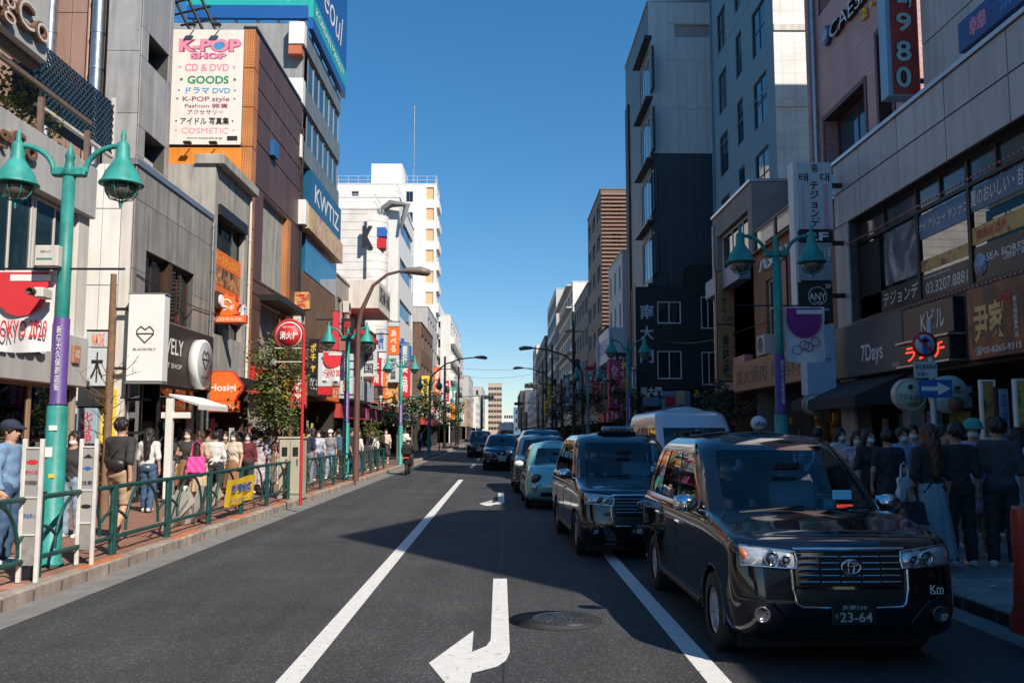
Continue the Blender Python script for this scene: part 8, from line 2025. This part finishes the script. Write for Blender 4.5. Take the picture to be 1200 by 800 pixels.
def car(name, label, x, y, rz, S, pm, driver=None, group=None):
    """S: spec of one model. Local space: front bumper at y = 0, rear at +y, z = 0 on the road"""
    t = thing(name, label, S.get('cat', 'car'), (x, y, 0), rz, group); WO[t] = Vector((0, 0, 0))
    fr_lo = lin(0, 1, S.get('nside', 44))[1:-1]
    lo = Shell(S['lower'], fr_lo, S.get('zf'))
    wh = [(S['wy'][0], S['wr']), (S['wy'][1], S['wr'])]
    link('body', lo.mesh(set(), True, S.get('hood_crown', .03), wh, S['wr'] + .06), t, (0, 0, 0), pm)
    mb = MB()
    for (wy, wz) in wh: mb.box((0, wy, wz + .05), (S['hw'] * 2 - .25, S['wr'] * 2 + .1, S['wr'] * 2 - .08))
    mb.box((0, S['len'] / 2, .32), (S['hw'] * 2 - .3, S['len'] - .5, .22)); mb.build('underbody', M_TRIM, t)
    for wy, _ in wh:
        for sg in (-1, 1): wheel(t, sg * (S['hw'] - .11), wy, S['wr'], .2, sg)
    for (wy, wz) in wh:                              # arch lips
        for sg in (-1, 1):
            pts = [(sg * (S['hw'] - .012), wy + (S['wr'] + .055) * math.cos(a), wz + (S['wr'] + .055) * math.sin(a)) for a in [R(-8) + R(196) * q / 14 for q in range(15)]]
            MB().tube(pts, .014, 5).build('wheel_arch_lip', pm, t)
    # greenhouse
    G = S['win']; frg = S.get('fr', lin(0, 1, 25)[1:-1])
    gh = Shell(S['upper'], frg, None, 4); taken = set(); z0, z1 = S['wz']; nS = len(frg) + 1
    panes = []
    ws0, ws1 = S.get('ws', (z0 - .04, z1 + .02))
    cw = gh.cells(0, NF + 1, ws0, ws1) | gh.cells(0, NF + 1, ws0, ws1, True); panes.append(('windscreen', cw, S.get('wglass', M_WSGL)))
    for (a, b) in G:
        k0, k1 = NF + NC + int(a * nS), NF + NC + int(b * nS)
        for mi in (False, True): panes.append(('side_window', gh.cells(k0, k1, z0, z1, mi), M_CARDK if a > .3 else M_CARGL))
    kr = NF + NC + nS + NC
    panes.append(('rear_window', gh.cells(kr, kr + NF, z0, z1) | gh.cells(kr, kr + NF, z0, z1, True), S.get('rglass', M_CARDK)))
    for _, c, _ in panes: taken |= c
    link('cabin', gh.mesh(taken, True, S.get('roof_crown', .05)), t, (0, 0, 0), pm)
    for nm, c, g in panes:
        if c: link(nm, gh.pane(c), t, (0, 0, 0), g)
    # interior
    sy = S['seat_y']; sz = S.get('seat_z', .62)
    for sg in (-1, 1):
        s_ = MB().box((0, 0, 0), (.5, .5, .16), .05); s_.box((0, .3, .32), (.48, .14, .66), .06); s_.box((0, .33, .74), (.26, .1, .18), .04); s_.build('seat', S.get('seatm', M_SEAT), t, (sg * S['hw'] * .43, sy, sz))
    if S['len'] > 3.7: MB().box((0, 0, 0), (S['hw'] * 1.5, .16, .7), .06).box((0, -.3, -.3), (S['hw'] * 1.5, .5, .16), .05).build('rear_seat', S.get('seatm', M_SEAT), t, (0, sy + 1.25, sz + .35))
    cy = S['cowl']; d_ = MB().box((0, cy + .32, S['wz'][0] - .12), (S['hw'] * 1.62, .5, .22), .05); d_.build('dashboard', S.get('dashm', M_TRIM), t)
    dx = -S['hw'] * .43
    MB().tube([(dx + .18 * math.cos(a), cy + .66 + .06 * math.sin(a), S['wz'][0] + .02 + .17 * math.sin(a)) for a in [2 * math.pi * k / 18 for k in range(18)]], .016, 6, closed=True).build('steering_wheel', S.get('swm', M_TRIM), t)
    MB().box((0, S['mir'][1], S['wz'][1] - .10), (.24, .03, .07), .015).build('rear_view_mirror', M_TRIM, t)
    # door mirrors
    mx, my, mz = S['mir']
    for sg in (-1, 1):
        F_ = Field((-.2, -.2, -.16), (.2, .2, .16), .012).ell((0, 0, 0), (.115, .075, .078), 0); F_.f = np.maximum(F_.f, F_.Y - .045)
        o = link('door_mirror', F_.mesh('mirror'), t, (sg * mx, my, mz), S.get('mirm', pm)); MB().box((0, 0, 0), (.18, .05, .03), .01).build('mirror_arm', M_TRIM, o, (sg * (mx - .12), my + .02, mz - .06)); MB().box((0, 0, 0), (.19, .008, .12), .003).build('mirror_glass', M_CHROME, o, (sg * mx, my + .048, mz))
    # door seams, handles, sill, belt trim
    ls = {k: None for k in ()}
    def hw_at(z): 
        ll = lo.L; i = min(range(len(ll)), key=lambda i: abs(ll[i]['z'] - z)); return ll[i]['hw']
    for sg in (-1, 1):
        for yy in S['seams']:
            MB().tube([(sg * (hw_at(z) + .0005), yy, z) for z in lin(.36, S['wz'][0] - .06, 8)], .004, 4).build('door_seam', M_TRIM, t)
        for yy in S['handles']: MB().box((0, 0, 0), (.03, .2, .035), .012).build('door_handle', S.get('handm', pm), t, (sg * (hw_at(S['wz'][0] - .2) + .012), yy, S['wz'][0] - .2))
        if S.get('belt'): MB().tube([(sg * (hw_at(S['wz'][0] - .03) - .012), q, S['wz'][0] - .0 + S.get('beltdz', 0)) for q in lin(S['cowl'] + .35, S['len'] - .35, 10)], .012, 5).build('belt_moulding', M_CHROME, t)
        MB().box((0, 0, 0), (.03, S['wy'][1] - S['wy'][0] - 2 * S['wr'] - .2, .05), .01).build('sill_trim', S.get('sillm', M_TRIM), t, (sg * (hw_at(.34) + .004), (S['wy'][0] + S['wy'][1]) / 2, .30))
    def fy(x, z):
        ll = lo.L; i = max([0] + [q for q in range(len(ll) - 1) if ll[q]['z'] <= z]); f_ = min(1, max(0, (z - ll[i]['z']) / max(1e-6, ll[i + 1]['z'] - ll[i]['z']))); l = {k: ll[i][k] * (1 - f_) + ll[i + 1][k] * f_ for k in ll[i]}
        if abs(x) <= l['hw'] - l['rx']: return l['yf'] + l['bow'] * (x / l['hw']) ** 2
        u = min(1, (abs(x) - (l['hw'] - l['rx'])) / l['rx']); return l['yf'] + l['bow'] * ((l['hw'] - l['rx']) / l['hw']) ** 2 + l['ry'] * (1 - math.sqrt(max(0, 1 - u * u)))
    def patch(nm, poly, mt, off=.012, nx=10, nz=4, parent=t, thick=.02):
        """a sheet following the nose: poly = (x0,z0b,z0t,x1,z1b,z1t)"""
        x0, a0, b0, x1, a1, b1 = poly; vs = []; fs = []
        for i in range(nx + 1):
            for j in range(nz + 1):
                u, v = i / nx, j / nz; xx = x0 + (x1 - x0) * u; zz = (a0 + (a1 - a0) * u) * (1 - v) + (b0 + (b1 - b0) * u) * v
                e = 1 if (0 < i < nx and 0 < j < nz) else .0
                vs.append((xx, fy(xx, zz) - off * e - (.001 if e == 0 else 0), zz))
        for i in range(nx):
            for j in range(nz): a = i * (nz + 1) + j; fs.append((a, a + nz + 1, a + nz + 2, a + 1))
        return link(nm, MB().add(vs, fs, True).fixed(nm), parent, (0, 0, 0), mt)
    def bar(nm, pts, r, mt, parent=t): return MB().tube([(a, fy(a, c) - .012, c) for a, c in pts], r, 6).build(nm, mt, parent)
    def plate(z, words, mt, tm, yy=None, w=.33, h=.165):
        y_ = (fy(0, z) if yy is None else yy) - .035
        p = MB().box((0, 0, 0), (w, .012, h), .004).build('number_plate', mt, t, (0, y_, z))
        letters(words[0], (0, y_ - .006, z + h * .28), CU, CN, w * .55, h * .2, tm, p); letters(words[1], (w * .03, y_ - .006, z - h * .14), CU, CN, w * .72, h * .42, tm, p, offset=.01)
        if len(words) > 2: letters(words[2], (-w * .41, y_ - .006, z - h * .12), CU, CN, w * .07, h * .2, tm, p)
    S['front'](t, fy, patch, bar, plate, pm)
    return t
def xwipers(t, S, ys, zs):
    for (x0, x1) in ((-.55, .02), (.05, .62)):
        MB().tube([(x0, ys - .02, zs), (x1, ys + .03, zs + .045)], .011, 5).build('wiper', M_TRIM, t)
# --- taxi
def taxi_front(pl, extra):
    def f(t, fy, patch, bar, plate, pm):
        for sg in (-1, 1):
            h = patch('headlight', (sg * .40, .75, .865, sg * .785, .775, .905), M_LAMP, .022)
            bar('headlight_rim', [(sg * .40, .868), (sg * .6, .89), (sg * .785, .908)], .010, M_CHROME, h); bar('headlight_rim', [(sg * .40, .747), (sg * .6, .76), (sg * .785, .772)], .010, M_CHROME, h); bar('headlight_rim', [(sg * .395, .868), (sg * .385, .81), (sg * .395, .747)], .010, M_CHROME, h)
            for (cx, cz, r_) in ((.575, .823, .052), (.475, .81, .036)):
                y_ = fy(cx, cz) - .03
                MB().lathe([(r_, .03), (r_, -.012), (r_ * .82, -.016), (r_ * .78, .0), (r_ * .6, .004)], n=20, axis='Y').build('projector_ring', M_CHROME, h, (sg * cx, y_, cz)); MB().lathe([(r_ * .62, .01), (r_ * .5, -.012), (r_ * .25, -.02), (0, -.022)], n=18, axis='Y').build('projector_lens', mat('projector_glass', (.05, .09, .13), .04, coat=1, space='obj'), h, (sg * cx, y_, cz))
            patch('corner_lamp', (sg * .74, .80, .885, sg * .785, .80, .89), M_AMBER, .03, 4, 3, h)
            MB().lathe([(.06, 0), (.06, -.02), (.048, -.022), (.044, -.008), (0, -.008)], n=18, axis='Y').build('fog_lamp', mat('fog_dark', (.10, .10, .11), .2, metal=.5, coat=1, space='obj'), t, (sg * .66, fy(.66, .42) - .004, .42))
            bar('bumper_crease', [(sg * .44, .36), (sg * .56, .5), (sg * .70, .55), (sg * .79, .56)], .006, pm)
        bar('bonnet_chrome', lin2(-.415, .415, .885), .017, M_CHROME)
        patch('grille_backing', (-.40, .62, .87, .40, .62, .87), M_TRIM, .006, 12, 3)
        for k, z in enumerate((.655, .70, .745, .79, .835)):
            for q in range(5):
                a = -.375 + q * .15; 
                if q == 2 and k in (2, 3): a0, a1 = a + .0, a + .14
                g = MB().box((0, 0, 0), (.135, .016, .011), .003).build('grille_bar', M_CHROME, t, (a + .075, fy(a + .075, z) - .02, z))
        patch('lower_intake', (-.40, .48, .60, .40, .48, .60), M_BLACK, .004, 10, 3)
        bar('chrome_u_trim', [(-.43, .74), (-.425, .60), (-.40, .50), (-.37, .475), (-.2, .47), (0, .468), (.2, .47), (.37, .475), (.40, .50), (.425, .60), (.43, .74)], .011, M_CHROME)
        patch('bumper_lip', (-.5, .235, .27, .5, .235, .27), M_TRIM, .02, 10, 2)
        # round badge of three ovals
        em = lambda rx, rz, cz, rr: MB().tube([(rx * math.cos(a), 0, cz + rz * math.sin(a)) for a in [2 * math.pi * k / 24 for k in range(24)]], rr, 6, closed=True)
        e = em(.07, .05, 0, .008).build('badge', M_CHROME, t, (0, fy(0, .765) - .035, .765)); y_ = fy(0, .765) - .035
        em(.022, .046, 0, .006).build('badge_oval', M_CHROME, e, (0, y_ - .002, .765)); em(.052, .02, .024, .006).build('badge_oval', M_CHROME, e, (0, y_ - .002, .765))
        plate(.435, pl, mat('plate_green', (.005, .014, .012), .5, space='obj'), mat('plate_text', (.45, .52, .52), .5))
        letters('Km', (.645, fy(.645, .60) - .006, .60), CU, CN, .10, .055, M_TXTW, t); bar('km_line', [(.595, .565), (.695, .565)], .004, M_TXTW)
        if extra == 'bar':
            r_ = MB().box((0, 0, 0), (.62, .14, .05), .02).build('roof_sign_base', M_TRIM, t, (.02, 2.2, 1.735)); MB().box((0, 0, 0), (.50, .13, .085), .03).build('roof_sign', mat('roof_lamp_grey', (.32, .38, .42), .3), r_, (.02, 2.2, 1.80)); letters('TAXI', (.02, 2.13, 1.80), CU, CN, .25, .05, M_TXTK, r_)
        else:
            r_ = MB().lathe([(.055, 0), (.05, .03), (.03, .05), (0, .05)], n=14).build('roof_sign_base', M_TRIM, t, (-.72 + .0, 2.35, 1.72 - .01))
        # windscreen stickers, meter, wipers
        xwipers(t, None, 1.0, 1.075)
        MB().box((0, 0, 0), (.17, .012, .085), .004).build('dash_display', mat('screen_blue', (.05, .28, .60), .4, emit=.25, space='obj'), t, (.50, 1.42, 1.19)); MB().box((0, 0, 0), (.14, .012, .016)).build('vacant_light', mat('red_led', (.9, .06, .03), .4, emit=.7, space='obj'), t, (.50, 1.36, 1.10)); MB().box((0, 0, 0), (.09, .006, .06)).build('inspection_sticker', mat('sticker_blue', (.2, .45, .6), .5, space='obj'), t, (.30, 1.21, 1.135))
    return f
def lin2(a, b, z, n=12): return [(q, z) for q in lin(a, b, n)]
sm = lambda a, b, q: (lambda u: u * u * (3 - 2 * u))(min(1, max(0, (q - a) / (b - a))))
TAXI = dict(cat='taxi', len=4.4, hw=.845, wr=.31, wy=(.80, 3.55), zf=lambda q: .115 * sm(.1, 1.15, q), hood_crown=.03, roof_crown=.04,
    lower=[lev(.20, .74, .16, 4.24, .30, .30), lev(.27, .82, .04, 4.34, .24, .22), lev(.42, .84, .0, 4.39, .23, .21, bow=.05), lev(.60, .845, .01, 4.40, .22, .20, bow=.05), lev(.76, .844, .025, 4.39, .21, .19, bow=.06), lev(.87, .84, .045, 4.38, .20, .19, bow=.065, w=.35), lev(.925, .828, .08, 4.36, .20, .2, bow=.07, w=.75), lev(.952, .80, .15, 4.33, .21, .22, bow=.06, w=1), lev(.96, .74, .26, 4.28, .22, .24, bow=.05, w=1)],
    upper=[lev(.98, .815, .93, 4.36, .22, .30, .28, .30, .10), lev(1.06, .80, 1.02, 4.35, .22, .30, .28, .30, .10), lev(1.25, .765, 1.27, 4.30, .20, .28, .30, .34, .10), lev(1.45, .722, 1.55, 4.18, .19, .27, .32, .42, .09), lev(1.58, .685, 1.76, 4.02, .20, .28, .34, .48, .08), lev(1.655, .635, 1.92, 3.88, .21, .30, .36, .5, .07), lev(1.70, .56, 2.08, 3.72, .22, .3, .36, .5, .05), lev(1.715, .46, 2.2, 3.55, .2, .3, .3, .4, .03)],
    wz=(1.085, 1.545), ws=(1.05, 1.585), fr=lin(0, 1, 33)[1:-1], win=((.04, .34), (.39, .70), (.76, .93)), cowl=1.0, seat_y=2.05, seat_z=.62, mir=(.915, 1.42, 1.12), mirm=M_CHROME, seams=(1.22, 2.28, 3.35), handles=(2.12, 3.18), handm=M_CHROME, belt=True, beltdz=-.01, seams_=0)
M_TAXI = paint('deep_indigo', (.0045, .0055, .010), .08)
S1 = dict(TAXI, front=taxi_front(('多摩530', '23-64', 'う'), 'ball'), seatm=mat('taxi_seat', (.6, .74, .8), .8, var=.1, space='obj'))
tx1 = car('taxi', 'dark glossy taxi nearest the camera with plate 23-64 and chrome grille', 2.57, 6.70, R(0.4), S1, M_TAXI)
S2 = dict(TAXI, front=taxi_front(('品川500', '8', 'あ'), 'bar'), seatm=mat('taxi_seat', (.6, .74, .8), .8, var=.1, space='obj'))
tx2 = car('taxi', 'dark glossy taxi with a roof bar sign waiting behind the nearest one', 1.93, 12.42, R(2.2), S2, M_TAXI)
# the white lamp ball seen over the near taxi's roof
bx = RY(9.2, 889, 496); kb = thing('roof_lamp', 'round white roof lamp with dark letters on the nearest taxi', 'lamp', (bx[0], 9.2, bx[1] - .08))
F_ = Field((-.15, -.15, -.15), (.15, .15, .15), .012).ell((0, 0, 0), (.082, .05, .078), 0); link('globe', F_.mesh('globe'), kb, (bx[0], 9.2, bx[1]), mat('lamp_white', (.62, .64, .68), .35, space='obj')); letters('uKm', (bx[0], 9.15, bx[1]), CU, CN, .10, .045, M_TXTK, kb, offset=.02); MB().lathe([(.06, -.06), (.05, .0), (0, .0)], n=14).build('foot', M_TRIM, kb, (bx[0], 9.2, bx[1] - .07))
# drivers
def local_to(t, p): return Matrix.Rotation(t.rotation_euler.z, 3, 'Z') @ Vector(p) + Vector(t.location)
p = local_to(tx1, (-.37, 2.10, .66)); person(p.x, p.y, R(.4), 'masked driver in dark cap and jacket inside the nearest taxi', h=1.70, top=C_['navy'], sleeve=1, bcol=C_['black'], sit=True, arms=('wheel', 'wheel'), hat=('cap', C_['black']), z=p.z, mask=True)
p = local_to(tx2, (-.37, 2.10, .66)); person(p.x, p.y, R(2.2), 'masked driver in dark clothes inside the second taxi', h=1.68, top=C_['navy'], sleeve=1, bcol=C_['black'], sit=True, arms=('wheel', 'wheel'), z=p.z, mask=True)
# --- little rounded hatchback
def fiat_front(t, fy, patch, bar, plate, pm):
    for sg in (-1, 1):
        h = MB().lathe([(.12, .05), (.12, -.01), (.10, -.03), (.06, -.045), (0, -.05)], n=22, axis='Y').build('headlight', mat('lamp_dark', (.08, .09, .10), .06, metal=.4, coat=1, space='obj'), t, (sg * .57, fy(.57, .68) + .0, .70)); MB().lathe([(.13, .03), (.13, -.012), (.115, -.02), (.115, 0)], n=22, axis='Y').build('headlight_rim', M_CHROME, h, (sg * .57, fy(.57, .68) + .0, .70))
        g = MB().lathe([(.075, .02), (.07, -.02), (.04, -.03), (0, -.032)], n=18, axis='Y').build('running_lamp', M_LAMP, t, (sg * .60, fy(.60, .48) - .0, .50)); MB().tube([(.08 * math.cos(a), 0, .06 * math.sin(a)) for a in [2 * math.pi * k / 18 for k in range(18)]], .012, 6, closed=True).build('lamp_ring', M_CHROME, g, (sg * .60, fy(.60, .48) - .012, .50))
    patch('lower_intake', (-.48, .30, .40, .48, .30, .40), M_TRIM, .006); bar('chrome_moustache', [(-.34, .62), (-.1, .60), (.1, .60), (.34, .62)], .014, M_CHROME)
    MB().lathe([(.05, 0), (.05, -.015), (0, -.018)], n=16, axis='Y').build('badge', M_CHROME, t, (0, fy(0, .64) - .01, .64)); plate(.47, ('新宿 500', '15-02', 'さ'), M_PLW, M_TXTG); xwipers(t, None, .86, .96)
FIAT = dict(len=3.57, hw=.81, wr=.29, wy=(.70, 3.0), zf=lambda q: .13 * sm(.05, .95, q), hood_crown=.06, roof_crown=.06,
    lower=[lev(.20, .70, .16, 3.42, .34, .34, .3, .3), lev(.30, .79, .04, 3.52, .36, .34, .32, .32, .08), lev(.50, .812, .0, 3.57, .38, .36, .34, .34, .10), lev(.66, .80, .03, 3.55, .40, .38, .34, .34, .11), lev(.78, .765, .12, 3.50, .40, .4, .34, .34, .11, .5), lev(.83, .71, .24, 3.42, .38, .4, .34, .34, .09, 1), lev(.845, .63, .38, 3.34, .34, .4, .3, .3, .06, 1)],
    upper=[lev(.86, .765, .80, 3.48, .26, .32, .3, .3, .10), lev(.98, .745, .95, 3.45, .24, .3, .3, .3, .10), lev(1.18, .69, 1.22, 3.32, .22, .28, .3, .34, .09), lev(1.36, .62, 1.50, 3.10, .22, .28, .32, .4, .07), lev(1.45, .54, 1.70, 2.92, .24, .3, .3, .4, .05), lev(1.48, .42, 1.88, 2.72, .2, .3, .25, .3, .03)],
    wz=(.95, 1.33), win=((.05, .50), (.56, .85)), cowl=.82, seat_y=1.60, seat_z=.50, mir=(.93, 1.22, 1.0), seams=(1.05, 2.2), handles=(2.02,), handm=M_CHROME, belt=False, front=fiat_front, mirm=mat('mirror_white', (.6, .68, .66), .3, space='obj'), swm=mat('ivory_trim', (.6, .56, .48), .5, space='obj'), dashm=mat('ivory_trim'), seatm=mat('ivory_trim'))
car('hatchback', 'small rounded mint green hatchback behind the second taxi', 1.36, 20.45, R(1.0), FIAT, paint('mint', (.27, .56, .52), .2))
# --- plain saloon / minivan specs
def plain_front(kind, plw):
    def f(t, fy, patch, bar, plate, pm):
        W = {'suv': .88, 'van': .86, 'mini': .80}.get(kind, .82)
        hz = {'suv': .80, 'van': .85, 'mini': .82}[kind]
        for sg in (-1, 1):
            h = patch('headlight', (sg * W * .52, hz - .05, hz + .03, sg * W * .93, hz - .02, hz + .10), M_LAMP, .02); MB().lathe([(.05, .02), (.045, -.015), (0, -.02)], n=14, axis='Y').build('projector_lens', M_CHROME, h, (sg * W * .68, fy(W * .68, hz) - .02, hz + .01))
            MB().lathe([(.05, 0), (.05, -.02), (0, -.02)], n=14, axis='Y').build('fog_lamp', M_LAMP, t, (sg * W * .72, fy(W * .72, .42) - .0, .42))
        patch('grille', (-W * .48, hz - .16, hz + .02, W * .48, hz - .16, hz + .02), M_TRIM, .01)
        bar('grille_chrome', [(-W * .46, hz + .03), (-W * .2, hz - .13), (W * .2, hz - .13), (W * .46, hz + .03)], .016, M_CHROME)
        MB().lathe([(.055, 0), (.055, -.02), (0, -.022)], n=16, axis='Y').build('badge', M_CHROME, t, (0, fy(0, hz - .03) - .02, hz - .03))
        patch('lower_intake', (-W * .6, .30, .42, W * .6, .30, .42), M_TRIM, .006); plate(.52, plw, M_PLW, M_TXTG)
    return f
SUV = dict(len=4.6, hw=.90, wr=.35, wy=(.88, 3.58), zf=lambda q: .10 * sm(.1, 1.2, q), hood_crown=.05, roof_crown=.04,
    lower=[lev(.24, .80, .16, 4.46, .34, .3), lev(.36, .88, .03, 4.55, .34, .3, bow=.08), lev(.58, .90, .0, 4.6, .34, .3, bow=.09), lev(.80, .895, .03, 4.58, .34, .32, bow=.10, w=.1), lev(.92, .87, .12, 4.54, .34, .34, bow=.10, w=.6), lev(.97, .82, .24, 4.48, .32, .34, bow=.08, w=1), lev(.98, .74, .38, 4.40, .3, .34, bow=.06, w=1)],
    upper=[lev(1.0, .85, 1.0, 4.50, .24, .32, .26, .3, .12), lev(1.10, .83, 1.12, 4.46, .23, .3, .26, .3, .12), lev(1.32, .76, 1.48, 4.32, .22, .3, .28, .32, .11), lev(1.52, .69, 1.85, 4.12, .22, .3, .3, .36, .09), lev(1.61, .61, 2.08, 3.95, .22, .3, .3, .4, .06), lev(1.64, .48, 2.3, 3.75, .2, .3, .28, .35, .04)],
    wz=(1.10, 1.50), win=((.04, .36), (.41, .70), (.75, .90)), cowl=1.05, seat_y=2.1, seat_z=.66, mir=(.98, 1.55, 1.14), seams=(1.35, 2.45, 3.4), handles=(2.25, 3.25), belt=True, seatm=M_TRIM, wglass=M_CARDK, nside=30)
car('sport_utility_car', 'dark blue sport utility car driving towards the camera in the middle lane', 0.02, 41.0, 0, dict(SUV, front=plain_front('suv', ('練馬 301', '58-20'))), paint('dark_navy', (.012, .02, .045), .12))
MINI = dict(SUV, len=4.7, hw=.85, cat='car', upper=[lev(1.0, .82, .72, 4.66, .2, .26, .2, .2, .10), lev(1.12, .81, .82, 4.65, .2, .26, .2, .2, .10), lev(1.40, .77, 1.15, 4.6, .2, .26, .2, .2, .09), lev(1.68, .72, 1.5, 4.5, .2, .26, .22, .24, .08), lev(1.80, .64, 1.75, 4.36, .2, .26, .24, .28, .06), lev(1.83, .5, 1.95, 4.2, .2, .26, .2, .25, .04)], wz=(1.14, 1.66), cowl=.8, mir=(.94, 1.2, 1.2))
MINI['lower'] = [dict(l, hw=l['hw'] * .945) for l in SUV['lower']]
car('minivan', 'dark minivan coming along the left lane far behind the blue car', -1.55, 62.0, 0, dict(MINI, front=plain_front('van', ('足立 300', '11-72')), cat='van'), paint('charcoal', (.012, .012, .014), .15))
car('minivan', 'dark blue minivan parked behind the mint hatchback', 1.55, 33.0, R(.5), dict(MINI, front=plain_front('van', ('品川 330', '40-16')), cat='van'), paint('steel_navy', (.02, .035, .06), .15))
car('saloon_car', 'blue grey car just behind the mint hatchback', 1.25, 25.6, R(.8), dict(SUV, front=plain_front('mini', ('品川 501', '72-03'))), paint('blue_grey', (.03, .05, .075), .15))
car('saloon_car', 'small pale car far back in the parked row', 1.3, 47.0, 0, dict(SUV, front=plain_front('mini', ('練馬 580', '36-90'))), paint('pale_silver', (.30, .32, .33), .2))
# --- high roof van
def hiace_front(t, fy, patch, bar, plate, pm):
    for sg in (-1, 1): patch('headlight', (sg * .52, .78, .92, sg * .88, .80, .98), M_LAMP, .02)
    patch('grille', (-.5, .78, .92, .5, .78, .92), M_TRIM, .01); plate(.5, ('足立 100', '65-31'), M_PLW, M_TXTG); xwipers(t, None, .36, 1.18)
VAN = dict(cat='van', len=5.38, hw=.94, wr=.34, wy=(1.0, 4.1), zf=None, hood_crown=.03, roof_crown=.10,
    lower=[lev(.24, .86, .10, 5.3, .26, .2, .12, .12), lev(.4, .93, .02, 5.36, .26, .2, .12, .12), lev(.7, .94, .0, 5.38, .26, .2, .12, .12), lev(1.0, .94, .08, 5.38, .26, .2, .12, .12), lev(1.12, .935, .22, 5.38, .26, .2, .12, .12), lev(1.16, .92, .30, 5.37, .26, .2, .12, .12)],
    upper=[lev(1.10, .93, .24, 5.37, .22, .2, .12, .12, .08), lev(1.2, .925, .34, 5.37, .2, .2, .12, .12, .08), lev(1.5, .90, .60, 5.36, .2, .2, .12, .12, .08), lev(1.85, .87, .92, 5.34, .2, .22, .14, .14, .08), lev(1.98, .86, 1.06, 5.32, .22, .25, .16, .16, .08), lev(2.15, .82, 1.22, 5.28, .28, .32, .2, .2, .06), lev(2.24, .72, 1.45, 5.2, .28, .36, .24, .24, .04), lev(2.26, .58, 1.75, 5.05, .26, .36, .2, .2, .03)],
    wz=(1.24, 1.84), win=((.03, .22), (.26, .55), (.58, .94)), cowl=.35, seat_y=1.3, seat_z=.85, mir=(1.04, .62, 1.35), seams=(.75, 1.75, 3.1), handles=(1.6, 3.0), belt=False, front=hiace_front, mirm=M_TRIM, nside=36)
car('high_roof_van', 'white high roof van parked at the right kerb behind the taxis', 4.46, 19.9, 0, VAN, mat('van_white', (.55, .60, .66), .25, var=.05, coat=.6, space='obj'))
# --- scooter with rider by the left kerb
sc = thing('scooter', 'black delivery scooter with a red tail lamp by the left kerb', 'scooter', (-3.9, 37.5, 0))
MB().box((0, .0, .55), (.3, .95, .3), .08).build('body', M_BLACK, sc, (-3.9, 37.5, 0)); MB().box((0, 0, 0), (.42, .42, .36), .05).build('rear_box', M_BLACK, sc, (-3.9, 37.1, .98)); MB().box((0, 0, 0), (.2, .04, .08), .015).build('tail_lamp', mat('tail_red', (.7, .05, .03), .3), sc, (-3.9, 36.98, .70))
for yy in (37.05, 38.15): MB().lathe([(.12, -.05), (.21, -.05), (.23, 0), (.21, .05), (.12, .05)], n=18, axis='X').build('wheel', M_TYRE, sc, (-3.9, yy, .23))
MB().tube([(0, .62, .3), (0, .45, .9), (-.28, .42, 1.0)], .03, 6).tube([(0, .45, .9), (.28, .42, 1.0)], .03, 6).build('handlebar', M_DKMET, sc, (-3.9, 37.5, 0))
person(-3.9, 37.55, PI, 'scooter rider in black with a white helmet by the left kerb', h=1.7, top=C_['black'], sleeve=1, bcol=C_['black'], sit=True, arms=('wheel', 'wheel'), hat=('bucket', C_['white']), z=.62, mask=False)
for o in PENDING: COL.objects.link(o)
bpy.context.view_layer.update()
